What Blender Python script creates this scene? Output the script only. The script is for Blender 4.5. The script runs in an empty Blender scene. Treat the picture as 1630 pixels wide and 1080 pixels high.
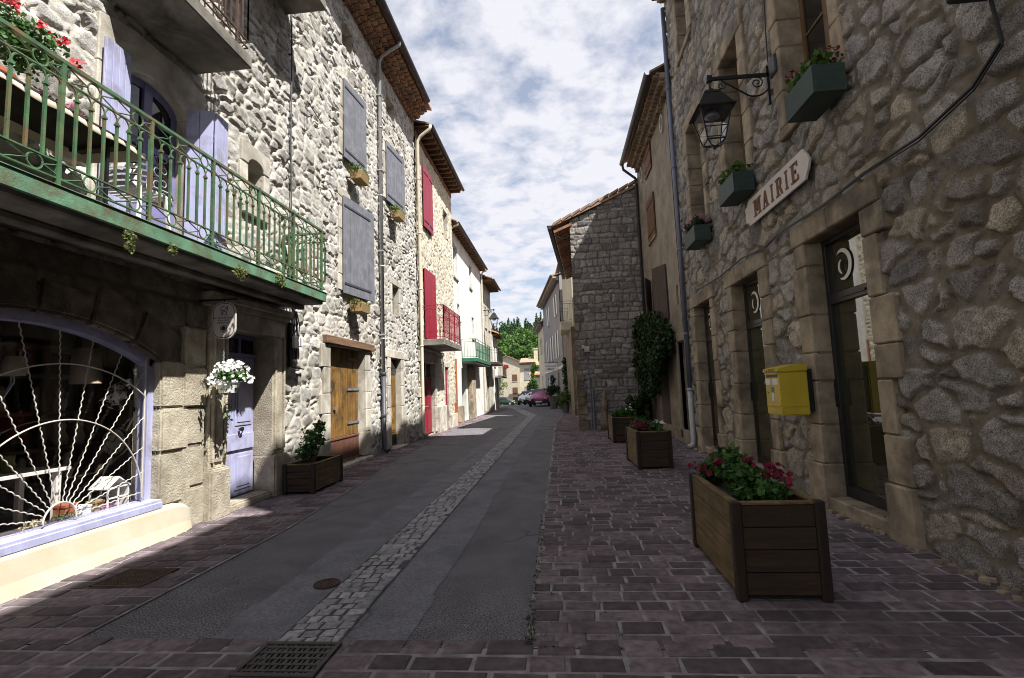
import bpy, bmesh, math, random
import numpy as np
from mathutils import Vector, Matrix

S = bpy.context.scene
C = S.collection
R = math.radians
# ---------------------------------------------------------------- camera
EYE = 1.5
cam = bpy.data.cameras.new("camera"); cam.sensor_width = 36.0; cam.sensor_fit = 'HORIZONTAL'
cam.lens = 800.0 / 1630.0 * 36.0
cam.clip_start = 0.05; cam.clip_end = 3000
co = bpy.data.objects.new("camera", cam); C.objects.link(co)
roll, pitch, yaw = R(-2.2), R(5.627), R(-5.12)
fwd = Vector((math.sin(yaw)*math.cos(pitch), math.cos(yaw)*math.cos(pitch), math.sin(pitch)))
rt = Vector((math.cos(yaw), -math.sin(yaw), 0)); up = rt.cross(fwd)
cr, sr = math.cos(roll), math.sin(roll)
rt, up = cr*rt + sr*up, -sr*rt + cr*up
co.matrix_world = Matrix(((rt.x, up.x, -fwd.x, 0), (rt.y, up.y, -fwd.y, 0), (rt.z, up.z, -fwd.z, EYE), (0, 0, 0, 1)))
S.camera = co
S.render.resolution_x = 1024; S.render.resolution_y = 678
# ---------------------------------------------------------------- light
SUN = Vector((0.56, -0.36, 1.0)).normalized()
w = bpy.data.worlds.new("World"); S.world = w; w.use_nodes = True
WN, WL = w.node_tree.nodes, w.node_tree.links
WN.clear()
wo = WN.new("ShaderNodeOutputWorld"); bg = WN.new("ShaderNodeBackground"); bg.inputs[1].default_value = 0.075
sky = WN.new("ShaderNodeTexSky"); sky.sky_type = 'NISHITA'; sky.sun_disc = False
sky.sun_elevation = math.asin(SUN.z); sky.sun_rotation = math.atan2(SUN.x, SUN.y)
sky.air_density = 1.0; sky.dust_density = 1.0
tc = WN.new("ShaderNodeTexCoord"); sep = WN.new("ShaderNodeSeparateXYZ"); WL.new(tc.outputs['Generated'], sep.inputs[0])
def wmath(op, a, b):
    n = WN.new("ShaderNodeMath"); n.operation = op
    for i, q in enumerate((a, b)):
        if q is None: continue
        if isinstance(q, (int, float)): n.inputs[i].default_value = q
        else: WL.new(q, n.inputs[i])
    return n.outputs[0]
zc = wmath('ADD', wmath('MAXIMUM', sep.outputs[2], 0.0), 0.12)
cx, cy = wmath('DIVIDE', sep.outputs[0], zc), wmath('DIVIDE', sep.outputs[1], zc)
cmb = WN.new("ShaderNodeCombineXYZ"); WL.new(cx, cmb.inputs[0]); WL.new(cy, cmb.inputs[1])
def wnoise(scale, detail, rough, dist=0.0):
    n = WN.new("ShaderNodeTexNoise"); n.inputs['Scale'].default_value = scale; n.inputs['Detail'].default_value = detail
    n.inputs['Roughness'].default_value = rough; n.inputs['Distortion'].default_value = dist
    WL.new(cmb.outputs[0], n.inputs['Vector']); return n.outputs['Fac']
n1 = wnoise(6.5, 9, 0.6, 0.15); n2 = wnoise(0.75, 3, 0.5, 0.2)
cl = wmath('ADD', wmath('MULTIPLY', n1, 0.62), wmath('MULTIPLY', n2, 0.5))
rmp = WN.new("ShaderNodeValToRGB"); WL.new(cl, rmp.inputs[0])
rmp.color_ramp.elements[0].position = 0.45; rmp.color_ramp.elements[0].color = (0.3, 0.3, 0.3, 1)
rmp.color_ramp.elements[1].position = 0.61; rmp.color_ramp.elements[1].color = (1, 1, 1, 1)
e = rmp.color_ramp.elements.new(0.54); e.color = (0.72, 0.72, 0.72, 1)
mixc = WN.new("ShaderNodeMix"); mixc.data_type = 'RGBA'
WL.new(rmp.outputs[0], mixc.inputs[0]); WL.new(sky.outputs[0], mixc.inputs[6]); mixc.inputs[7].default_value = (5.6, 5.6, 6.05, 1)
WL.new(mixc.outputs[2], bg.inputs[0]); WL.new(bg.outputs[0], wo.inputs[0])
sd = bpy.data.lights.new("sun", 'SUN'); sd.energy = 5.0; sd.angle = R(0.5); sd.color = (1.0, 0.965, 0.915)
so = bpy.data.objects.new("sun", sd); C.objects.link(so); so.rotation_euler = SUN.to_track_quat('Z', 'Y').to_euler(); so.location = (10, -10, 30)
S.view_settings.view_transform = 'Standard'; S.view_settings.look = 'None'; S.view_settings.gamma = 1.0
S.view_settings.exposure = 1.1
S.cycles.use_denoising = True; S.cycles.filter_width = 1.0
S.cycles.max_bounces = 6; S.cycles.diffuse_bounces = 3; S.cycles.glossy_bounces = 3; S.cycles.transparent_max_bounces = 12
S.cycles.caustics_reflective = False; S.cycles.caustics_refractive = False
# ---------------------------------------------------------------- materials
MATS = {}
def _nt(name):
    m = bpy.data.materials.new(name); m.use_nodes = True
    return m, m.node_tree.nodes, m.node_tree.links, m.node_tree.nodes["Principled BSDF"]
def _noise(N, L, vec, scale, detail=5, rough=0.55, dist=0):
    n = N.new("ShaderNodeTexNoise"); n.inputs['Scale'].default_value = scale; n.inputs['Detail'].default_value = detail
    n.inputs['Roughness'].default_value = rough; n.inputs['Distortion'].default_value = dist
    L.new(vec, n.inputs['Vector']); return n.outputs['Fac']
def _ramp(N, L, fac, stops):
    r = N.new("ShaderNodeValToRGB"); L.new(fac, r.inputs[0]); els = r.color_ramp.elements
    while len(els) < len(stops): els.new(0.5)
    for e, (p, c) in zip(els, stops): e.position = p; e.color = (*c, 1)
    return r.outputs[0]
def _mix(N, L, fac, a, b, mode='MIX'):
    n = N.new("ShaderNodeMix"); n.data_type = 'RGBA'; n.blend_type = mode
    for i, q in ((0, fac), (6, a), (7, b)):
        if isinstance(q, (int, float)): n.inputs[i].default_value = q
        elif isinstance(q, tuple): n.inputs[i].default_value = (*q, 1)
        else: L.new(q, n.inputs[i])
    return n.outputs[2]
def _bump(N, L, bs, h, strength, dist=0.01, prev=None):
    b = N.new("ShaderNodeBump"); b.inputs['Strength'].default_value = strength; b.inputs['Distance'].default_value = dist
    L.new(h, b.inputs['Height'])
    if prev is not None: L.new(prev, b.inputs['Normal'])
    L.new(b.outputs[0], bs.inputs['Normal']); return b.outputs[0]
def mat(name, c1, c2=None, scale=4, rough=0.8, bump=0.0, bscale=60, spec=0.3, metal=0, stretch=(1, 1, 1), stain=None, island=0.0, detail=6, lo=0.35, hi=0.65, bdist=0.01, stain_scale=1.3, cracks=False):
    m, N, L, bs = _nt(name); MATS[name] = m
    tcn = N.new("ShaderNodeTexCoord"); mp = N.new("ShaderNodeMapping"); mp.inputs['Scale'].default_value = stretch
    L.new(tcn.outputs['Object'], mp.inputs[0]); v = mp.outputs[0]
    c2 = c2 or tuple(x*0.75 for x in c1)
    col = _ramp(N, L, _noise(N, L, v, scale, detail), ((lo, c2), (hi, c1)))
    if island:
        g = N.new("ShaderNodeNewGeometry"); mr = N.new("ShaderNodeMapRange")
        L.new(g.outputs['Random Per Island'], mr.inputs[0]); mr.inputs[3].default_value = 1-island; mr.inputs[4].default_value = 1+island
        cm = N.new("ShaderNodeCombineXYZ")
        for i in range(3): L.new(mr.outputs[0], cm.inputs[i])
        col = _mix(N, L, 1.0, col, cm.outputs[0], 'MULTIPLY')
    if stain:
        f = _ramp(N, L, _noise(N, L, tcn.outputs['Object'], stain_scale, 7, 0.65, 0.4), ((0.47, (0, 0, 0)), (0.68, (1, 1, 1))))
        col = _mix(N, L, f, col, stain)
    if cracks:
        o = tcn.outputs['Object']; ws = N.new("ShaderNodeVectorMath"); ws.operation = 'MULTIPLY_ADD'
        nz = N.new("ShaderNodeTexNoise"); nz.inputs['Scale'].default_value = 3.5; nz.inputs['Detail'].default_value = 6; L.new(o, nz.inputs['Vector'])
        L.new(nz.outputs['Color'], ws.inputs[0]); ws.inputs[1].default_value = (0.35, 0.35, 0.35); L.new(o, ws.inputs[2])
        vo = N.new("ShaderNodeTexVoronoi"); vo.feature = 'DISTANCE_TO_EDGE'; vo.inputs['Scale'].default_value = 0.55; L.new(ws.outputs[0], vo.inputs['Vector'])
        lin = _ramp(N, L, vo.outputs['Distance'], ((0.0, (1, 1, 1)), (0.009, (0, 0, 0)))); msk = _ramp(N, L, _noise(N, L, o, 0.35, 3), ((0.46, (0, 0, 0)), (0.58, (1, 1, 1))))
        col = _mix(N, L, _mix(N, L, 1.0, lin, msk, 'MULTIPLY'), col, (0.025, 0.024, 0.026))
        dirt = _ramp(N, L, _noise(N, L, o, 2.6, 8, 0.7, 0.6), ((0.3, (0.72,)*3), (0.62, (1.08,)*3))); col = _mix(N, L, 1.0, col, dirt, 'MULTIPLY')
    L.new(col, bs.inputs['Base Color'])
    bs.inputs['Roughness'].default_value = rough; bs.inputs['Metallic'].default_value = metal; bs.inputs['Specular IOR Level'].default_value = spec
    if bump: _bump(N, L, bs, _noise(N, L, v, bscale, 5, 0.6), bump, bdist)
    return m
def stone_mat(name, stops, mortar, mortar2, speck=(0.55, 1.35), speckscale=110, bump=0.5, rough=0.9, tint=None, mscale=6):
    """stones and mortar told apart by the two attributes that the relief mesh carries"""
    m, N, L, bs = _nt(name); MATS[name] = m
    tcn = N.new("ShaderNodeTexCoord"); v = tcn.outputs['Object']
    a = N.new("ShaderNodeAttribute"); a.attribute_name = 'stone_tone'; b = N.new("ShaderNodeAttribute"); b.attribute_name = 'mortar'
    col = _ramp(N, L, a.outputs['Fac'], stops)
    sp = _ramp(N, L, _noise(N, L, v, speckscale, 3, 0.7), ((0.36, (speck[0],)*3), (0.62, (speck[1],)*3)))
    col = _mix(N, L, 1.0, col, sp, 'MULTIPLY')
    pt = _ramp(N, L, _noise(N, L, v, 7, 6, 0.65), ((0.3, (0.58,)*3), (0.68, (1.3,)*3)))
    col = _mix(N, L, 1.0, col, pt, 'MULTIPLY')
    mo = _ramp(N, L, _noise(N, L, v, mscale, 8, 0.7), ((0.3, mortar2), (0.68, mortar)))
    col = _mix(N, L, b.outputs['Fac'], col, mo)
    if tint:
        f = _ramp(N, L, _noise(N, L, v, 0.55, 6, 0.6, 0.5), ((0.45, (0, 0, 0)), (0.75, (0.75,)*3)))
        col = _mix(N, L, f, col, _mix(N, L, 1.0, col, tint, 'MULTIPLY'))
    L.new(col, bs.inputs['Base Color']); bs.inputs['Roughness'].default_value = rough; bs.inputs['Specular IOR Level'].default_value = 0.2
    p = _bump(N, L, bs, _noise(N, L, v, 45, 6, 0.65), bump, 0.02)
    _bump(N, L, bs, _noise(N, L, v, 190, 3, 0.7), bump*0.7, 0.005, p)
    return m
def leaf_mat(name, dark, light, trans=0.35, rough=0.5):
    m, N, L, bs = _nt(name); MATS[name] = m
    g = N.new("ShaderNodeNewGeometry"); col = _ramp(N, L, g.outputs['Random Per Island'], ((0.1, dark), (0.9, light)))
    L.new(col, bs.inputs['Base Color']); bs.inputs['Roughness'].default_value = rough; bs.inputs['Specular IOR Level'].default_value = 0.25
    t = N.new("ShaderNodeBsdfTranslucent"); L.new(col, t.inputs[0]); mx = N.new("ShaderNodeMixShader"); mx.inputs[0].default_value = trans
    L.new(bs.outputs[0], mx.inputs[1]); L.new(t.outputs[0], mx.inputs[2]); L.new(mx.outputs[0], N["Material Output"].inputs[0])
    return m
def glass_mat(name, ior=1.5, tint=(1, 1, 1)):
    m, N, L, bs = _nt(name); MATS[name] = m; N.remove(bs)
    lw = N.new("ShaderNodeLayerWeight"); lw.inputs[0].default_value = 0.5; pw = N.new("ShaderNodeMath"); pw.operation = 'POWER'; pw.inputs[1].default_value = 5; L.new(lw.outputs['Facing'], pw.inputs[0])
    f0 = ((ior-1)/(ior+1))**2; f = N.new("ShaderNodeMath"); f.operation = 'MULTIPLY_ADD'; f.inputs[1].default_value = 1-f0; f.inputs[2].default_value = f0; L.new(pw.outputs[0], f.inputs[0])
    t = N.new("ShaderNodeBsdfTransparent"); t.inputs[0].default_value = (*tint, 1); g = N.new("ShaderNodeBsdfGlossy"); g.inputs['Roughness'].default_value = 0.02
    mx = N.new("ShaderNodeMixShader"); L.new(f.outputs[0], mx.inputs[0]); L.new(t.outputs[0], mx.inputs[1]); L.new(g.outputs[0], mx.inputs[2])
    L.new(mx.outputs[0], N["Material Output"].inputs[0]); return m

stone_mat('limestone_rubble', ((0.0, (0.22, 0.21, 0.195)), (0.25, (0.42, 0.405, 0.375)), (0.5, (0.54, 0.525, 0.485)), (0.75, (0.32, 0.31, 0.30)), (1.0, (0.56, 0.545, 0.50))), (0.60, 0.575, 0.515), (0.40, 0.375, 0.33), speck=(0.55, 1.32), tint=(0.76, 0.72, 0.66))
mat('shaded_granite', (0.20, 0.165, 0.12), (0.10, 0.083, 0.062), 6, 0.92, 1.0, 40, stain=(0.055, 0.046, 0.036), island=0.25, bdist=0.02)  # arch granite darkened in colour to stand for shade under the balcony
stone_mat('shop_granite', ((0.0, (0.13, 0.112, 0.09)), (0.5, (0.22, 0.195, 0.155)), (1.0, (0.17, 0.155, 0.13))), (0.19, 0.165, 0.125), (0.1, 0.085, 0.065), speck=(0.5, 1.4), speckscale=130, tint=(0.7, 0.65, 0.55))  # wall granite toned down as well, for the shade below the balcony
stone_mat('granite_rubble', ((0.0, (0.16, 0.15, 0.145)), (0.3, (0.35, 0.33, 0.31)), (0.5, (0.25, 0.24, 0.236)), (0.7, (0.36, 0.315, 0.255)), (0.85, (0.30, 0.285, 0.275)), (1.0, (0.43, 0.375, 0.30))), (0.27, 0.24, 0.195), (0.12, 0.105, 0.086), speck=(0.4, 1.6), speckscale=95, bump=0.9, tint=(0.75, 0.7, 0.6))
stone_mat('gable_ashlar', ((0.0, (0.15, 0.14, 0.135)), (0.3, (0.33, 0.305, 0.285)), (0.55, (0.24, 0.228, 0.228)), (0.8, (0.40, 0.37, 0.34)), (1.0, (0.22, 0.195, 0.175))), (0.15, 0.135, 0.12), (0.09, 0.08, 0.07), speck=(0.7, 1.25), speckscale=40, tint=(0.6, 0.55, 0.5))
stone_mat('red_house_rubble', ((0.0, (0.38, 0.35, 0.28)), (0.5, (0.58, 0.55, 0.46)), (1.0, (0.48, 0.44, 0.36))), (0.66, 0.62, 0.50), (0.52, 0.47, 0.37), speck=(0.75, 1.15), tint=(0.8, 0.76, 0.66))
mat('dressed_pale', (0.56, 0.53, 0.46), (0.38, 0.35, 0.29), 5, 0.9, 0.5, 55, stain=(0.24, 0.21, 0.17), island=0.12)
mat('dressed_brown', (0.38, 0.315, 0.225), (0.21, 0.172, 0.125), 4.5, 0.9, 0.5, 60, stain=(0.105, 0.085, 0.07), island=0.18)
mat('dressed_dark', (0.25, 0.19, 0.135), (0.13, 0.10, 0.075), 4, 0.85, 0.5, 70, stain=(0.07, 0.055, 0.045), island=0.15)  # darker brown dressed stone
mat('shop_stone', (0.50, 0.46, 0.36), (0.33, 0.29, 0.22), 6, 0.92, 0.9, 40, stain=(0.24, 0.20, 0.15), island=0.12, bdist=0.02)
mat('concrete', (0.25, 0.235, 0.20), (0.13, 0.12, 0.10), 3, 0.9, 0.5, 40, stain=(0.06, 0.055, 0.046))
mat('cream_plaster', (0.52, 0.475, 0.375), (0.42, 0.375, 0.285), 2.2, 0.92, 0.25, 70, stain=(0.46, 0.40, 0.28))
mat('white_plaster', (0.74, 0.73, 0.70), (0.62, 0.61, 0.57), 1.2, 0.9, 0.2, 40, stain=(0.5, 0.47, 0.41))
mat('ochre_plaster', (0.33, 0.285, 0.22), (0.22, 0.19, 0.15), 1.6, 0.95, 0.7, 28, stain=(0.16, 0.14, 0.12))
mat('grey_plaster', (0.30, 0.29, 0.29), (0.24, 0.23, 0.23), 1.2, 0.9, 0.2, 30)
mat('beige_plaster', (0.62, 0.55, 0.40), (0.5, 0.44, 0.32), 1.0, 0.9, 0.2, 30)
mat('terracotta', (0.36, 0.17, 0.095), (0.17, 0.095, 0.065), 6, 0.85, 0.4, 50, island=0.4, stain=(0.30, 0.22, 0.14), stain_scale=3)
mat('old_terracotta', (0.30, 0.21, 0.13), (0.16, 0.11, 0.075), 6, 0.9, 0.4, 50, island=0.4, stain=(0.14, 0.115, 0.08), stain_scale=3)
mat('roof_tile', (0.40, 0.24, 0.15), (0.27, 0.16, 0.10), 3, 0.85, 0.3, 30, stain=(0.3, 0.25, 0.19), stain_scale=2)
mat('orange_tile', (0.55, 0.21, 0.09), (0.38, 0.14, 0.07), 3, 0.85, 0.3, 30)
mat('eave_mortar', (0.42, 0.37, 0.29), (0.25, 0.21, 0.16), 9, 0.95, 0.4, 60)
mat('asphalt', (0.25, 0.243, 0.262), (0.05, 0.048, 0.055), 85, 0.88, 1.0, 120, detail=2, lo=0.4, hi=0.6, stain=(0.11, 0.107, 0.117), stain_scale=0.8, cracks=True)
mat('asphalt_band', (0.21, 0.206, 0.23), (0.12, 0.118, 0.134), 60, 0.85, 0.45, 170, detail=4, stain=(0.12, 0.118, 0.132), stain_scale=1.2, cracks=True)
mat('paver', (0.175, 0.138, 0.15), (0.095, 0.073, 0.081), 14, 0.9, 0.6, 90, island=0.5, stain=(0.068, 0.052, 0.06), stain_scale=1.4)
mat('paver_joint', (0.34, 0.318, 0.312), (0.16, 0.148, 0.144), 8, 0.95, 0.5, 90, stain=(0.10, 0.092, 0.088), stain_scale=0.9)
mat('sett', (0.34, 0.335, 0.345), (0.2, 0.197, 0.205), 25, 0.8, 0.5, 90, island=0.28)
mat('sett_joint', (0.085, 0.08, 0.078), (0.05, 0.048, 0.046), 8, 0.95, 0.4, 90)
mat('earth', (0.12, 0.10, 0.075), (0.07, 0.058, 0.045), 3, 0.95, 0.4, 30)
mat('verge', (0.10, 0.13, 0.05), (0.06, 0.08, 0.03), 0.2, 0.95, 0.4, 3)
mat('lavender_paint', (0.42, 0.43, 0.62), (0.35, 0.36, 0.54), 3, 0.55, 0.2, 60, 0.3, stretch=(5, 5, 0.4), stain=(0.27, 0.26, 0.36), stain_scale=4)
mat('violet_frame', (0.23, 0.22, 0.42), (0.18, 0.17, 0.33), 3, 0.45, 0.1, 60, 0.4)
mat('slate_paint', (0.155, 0.16, 0.185), (0.115, 0.12, 0.14), 3, 0.6, 0.2, 50, stretch=(4, 4, 0.35), stain=(0.20, 0.20, 0.22), stain_scale=5)
mat('crimson_paint', (0.29, 0.018, 0.038), (0.2, 0.014, 0.028), 3, 0.45, 0.15, 50, 0.4, stretch=(4, 4, 0.35))
mat('crimson_faded', (0.27, 0.035, 0.062), (0.2, 0.026, 0.045), 3, 0.6, 0.15, 50, 0.3, stretch=(4, 4, 0.35))
mat('green_paint', (0.075, 0.165, 0.075), (0.042, 0.092, 0.048), 7, 0.5, 0.3, 60, 0.4, stain=(0.16, 0.10, 0.05), stain_scale=5)
mat('green_beam', (0.11, 0.235, 0.145), (0.08, 0.16, 0.10), 5, 0.65, 0.45, 60, 0.3, stain=(0.10, 0.075, 0.04), stain_scale=3.6, lo=0.4, hi=0.6)
mat('bottle_green', (0.03, 0.16, 0.09), (0.02, 0.10, 0.06), 4, 0.5, 0.1, 60, 0.4)
mat('box_green', (0.035, 0.062, 0.05), (0.024, 0.042, 0.035), 5, 0.55, 0.2, 50, 0.35, stretch=(1, 0.5, 4))
mat('oak', (0.27, 0.15, 0.035), (0.12, 0.062, 0.02), 5, 0.6, 0.35, 40, 0.3, stretch=(5, 5, 0.35), stain=(0.06, 0.034, 0.016), stain_scale=3.2, island=0.15)
mat('oxblood_board', (0.17, 0.075, 0.05), (0.10, 0.045, 0.032), 6, 0.6, 0.2, 50, stretch=(3, 3, 0.5), stain=(0.06, 0.035, 0.03), stain_scale=3)
mat('old_wood', (0.21, 0.125, 0.075), (0.11, 0.065, 0.04), 6, 0.8, 0.5, 40, stretch=(1, 0.25, 5))
mat('window_wood', (0.19, 0.115, 0.05), (0.10, 0.06, 0.028), 5, 0.6, 0.3, 50, stretch=(4, 4, 0.4))
mat('brown_shutter', (0.17, 0.085, 0.045), (0.10, 0.05, 0.03), 5, 0.65, 0.3, 50, stretch=(4, 4, 0.4))
mat('dark_shutter', (0.075, 0.05, 0.042), (0.045, 0.03, 0.026), 5, 0.65, 0.3, 50, stretch=(4, 4, 0.4))
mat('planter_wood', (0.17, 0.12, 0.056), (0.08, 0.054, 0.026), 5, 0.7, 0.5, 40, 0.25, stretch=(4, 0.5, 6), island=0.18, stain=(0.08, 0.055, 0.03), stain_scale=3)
mat('planter_wood_shaded_end', (0.048, 0.031, 0.019), (0.025, 0.017, 0.011), 5, 0.7, 0.5, 40, 0.25, stretch=(0.5, 4, 6), island=0.2, stain=(0.04, 0.028, 0.018), stain_scale=3)  # end boards coloured darker than the sides to stand for shade on them
mat('planter_post', (0.03, 0.021, 0.014), (0.018, 0.013, 0.01), 5, 0.7, 0.4, 40, stretch=(5, 5, 0.5))
mat('door_black', (0.022, 0.021, 0.022), (0.015, 0.015, 0.016), 3, 0.4, 0, 10, 0.4)
mat('curtain', (0.085, 0.085, 0.042), (0.06, 0.06, 0.03), 2, 0.95, 0.1, 40, stretch=(4, 4, 0.3))
mat('iron_black', (0.014, 0.014, 0.016), (0.010, 0.010, 0.011), 8, 0.45, 0.15, 60, 0.4)
mat('iron_rust', (0.10, 0.06, 0.045), (0.05, 0.032, 0.027), 9, 0.7, 0.4, 50)
mat('grate_rust', (0.085, 0.05, 0.035), (0.04, 0.025, 0.02), 14, 0.8, 0.4, 60)
mat('grate_iron', (0.034, 0.03, 0.03), (0.018, 0.016, 0.016), 14, 0.55, 0.4, 60, 0.5)
mat('zinc', (0.185, 0.20, 0.26), (0.125, 0.135, 0.18), 2.5, 0.5, 0.1, 40, 0.5, 0.35, stretch=(3, 3, 0.7))
mat('zinc_light', (0.42, 0.42, 0.42), (0.32, 0.32, 0.33), 2.5, 0.5, 0.1, 40, 0.5, 0.2)
mat('cast_iron_pipe', (0.055, 0.055, 0.075), (0.04, 0.04, 0.05), 4, 0.5, 0.2, 40, 0.4)
mat('gutter_dark', (0.075, 0.068, 0.07), (0.05, 0.045, 0.047), 4, 0.5, 0.1, 40, 0.4, 0.3)
mat('cream_pipe', (0.62, 0.56, 0.44), (0.5, 0.45, 0.35), 3, 0.5, 0.1, 40, 0.4)
mat('post_yellow', (0.56, 0.42, 0.035), (0.47, 0.35, 0.03), 4, 0.42, 0.05, 60, 0.45)
mat('white_enamel', (0.78, 0.76, 0.72), (0.68, 0.66, 0.62), 4, 0.45, 0.05, 60, 0.4)
mat('sign_white', (0.60, 0.55, 0.52), (0.54, 0.50, 0.47), 4, 0.6, 0.05, 60, 0.3)
mat('ink', (0.03, 0.026, 0.026), (0.024, 0.02, 0.02), 3, 0.6)
mat('letter_brown', (0.15, 0.055, 0.032), (0.11, 0.042, 0.026), 6, 0.55, 0.1, 50)
mat('letter_gold', (0.34, 0.22, 0.10), (0.26, 0.17, 0.08), 6, 0.6)
mat('label_white', (0.7, 0.7, 0.7), (0.62, 0.62, 0.62), 4, 0.4)
mat('white_iron', (0.55, 0.52, 0.46), (0.42, 0.39, 0.34), 6, 0.5, 0.1, 60, 0.4)
mat('white_plastic', (0.80, 0.79, 0.76), (0.74, 0.73, 0.7), 4, 0.4, 0, 10, 0.4)
mat('cloth', (0.62, 0.54, 0.42), (0.5, 0.43, 0.33), 4, 0.95, 0.2, 60)
mat('dark_fabric', (0.05, 0.04, 0.03), (0.03, 0.025, 0.02), 4, 0.9)
mat('pot_clay', (0.40, 0.12, 0.06), (0.30, 0.09, 0.045), 5, 0.7, 0.15, 50)
mat('grey_pot', (0.12, 0.11, 0.115), (0.085, 0.08, 0.08), 5, 0.7, 0.15, 50)
mat('basket', (0.38, 0.27, 0.12), (0.24, 0.17, 0.08), 20, 0.85, 0.5, 50, stretch=(1, 1, 4))
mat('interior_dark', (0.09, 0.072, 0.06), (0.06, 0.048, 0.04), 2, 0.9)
mat('shelf_wood', (0.13, 0.10, 0.07), (0.085, 0.065, 0.048), 4, 0.7, 0.1, 40)
mat('shade_linen', (0.62, 0.52, 0.38), (0.52, 0.44, 0.32), 8, 0.9)
mat('clock_face', (0.45, 0.42, 0.36), (0.36, 0.33, 0.28), 6, 0.7)
mat('straw', (0.45, 0.38, 0.2), (0.3, 0.25, 0.12), 14, 0.8)
mat('car_magenta', (0.33, 0.035, 0.135), (0.31, 0.033, 0.125), 2, 0.25, 0, 10, 0.6)
mat('car_white', (0.62, 0.62, 0.61), (0.6, 0.6, 0.59), 2, 0.25, 0, 10, 0.6)
mat('car_dark', (0.03, 0.05, 0.04), (0.028, 0.045, 0.037), 2, 0.3, 0, 10, 0.6)
mat('car_trim', (0.02, 0.02, 0.022), (0.016, 0.016, 0.018), 4, 0.6)
mat('tyre', (0.018, 0.018, 0.018), (0.014, 0.014, 0.014), 4, 0.85)
mat('headlamp', (0.6, 0.62, 0.65), (0.5, 0.52, 0.55), 4, 0.15, 0, 10, 0.6)
mat('bark', (0.12, 0.09, 0.065), (0.07, 0.05, 0.04), 6, 0.95, 0.6, 30)
mat('vine_stem', (0.16, 0.12, 0.08), (0.09, 0.07, 0.05), 6, 0.95, 0.5, 30)
leaf_mat('leaf_geranium', (0.018, 0.055, 0.012), (0.085, 0.19, 0.045))
leaf_mat('leaf_dark', (0.008, 0.022, 0.006), (0.03, 0.07, 0.018), 0.25)
leaf_mat('leaf_ivy', (0.008, 0.02, 0.005), (0.035, 0.075, 0.016), 0.25)
leaf_mat('leaf_fresh', (0.04, 0.09, 0.02), (0.15, 0.23, 0.06), 0.4)
leaf_mat('leaf_sedum', (0.09, 0.12, 0.035), (0.22, 0.24, 0.09), 0.3)
leaf_mat('leaf_hill', (0.03, 0.075, 0.018), (0.115, 0.215, 0.045), 0.4)
leaf_mat('leaf_conifer', (0.016, 0.04, 0.018), (0.055, 0.105, 0.035), 0.2)
leaf_mat('petal_red', (0.45, 0.02, 0.03), (0.65, 0.06, 0.06), 0.3)
leaf_mat('petal_crimson', (0.10, 0.005, 0.02), (0.24, 0.012, 0.045), 0.3)
leaf_mat('petal_pink', (0.50, 0.10, 0.28), (0.62, 0.25, 0.42), 0.3)
leaf_mat('petal_magenta', (0.22, 0.02, 0.12), (0.38, 0.05, 0.2), 0.3)
leaf_mat('petal_white', (0.72, 0.72, 0.68), (0.85, 0.85, 0.82), 0.3)
glass_mat('clear_glass', 1.5)
def dark_glass(name, col, ior=1.9, rough=0.02):
    m, N, L, bs = _nt(name); MATS[name] = m
    bs.inputs['Base Color'].default_value = (*col, 1); bs.inputs['Roughness'].default_value = rough; bs.inputs['IOR'].default_value = ior; bs.inputs['Specular IOR Level'].default_value = 0.5
dark_glass('pane_dark', (0.012, 0.012, 0.014), 1.6)
dark_glass('pane_olive', (0.030, 0.030, 0.014), 2.2)
dark_glass('car_glass', (0.02, 0.024, 0.028), 1.6)
mat('interior_floor', (0.10, 0.075, 0.055), (0.07, 0.05, 0.04), 3, 0.8)
# ---------------------------------------------------------------- helpers
ORG = {}
SPLIT = {'dressed_stone', 'opening_reveals', 'gable', 'window_bars', 'plinth_blocks', 'doorstep', 'window_sill', 'pipe_bracket', 'hinge_strap', 'side_window', 'handle', 'bracket', 'plaster_bands', 'buttress', 'casing', 'collection_card', 'transom_motif', 'pier_stones'}
def tag(o, label=None, cat=None, group=None, kind=None):
    if label: o['label'] = label
    if cat: o['category'] = cat
    if group: o['group'] = group
    if kind: o['kind'] = kind
    return o
def root(name, loc, label, cat, group=None):
    o = bpy.data.objects.new(name, None); C.objects.link(o); o.location = loc; o.empty_display_size = 0.2
    ORG[o.name] = Vector(loc); return tag(o, label, cat, group)
def copy_tree(o, parent=None):
    c = o.copy(); C.objects.link(c); c.parent = parent
    for ch in list(o.children): copy_tree(ch, c)
    ORG[c.name] = Vector(c.location); return c
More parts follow.
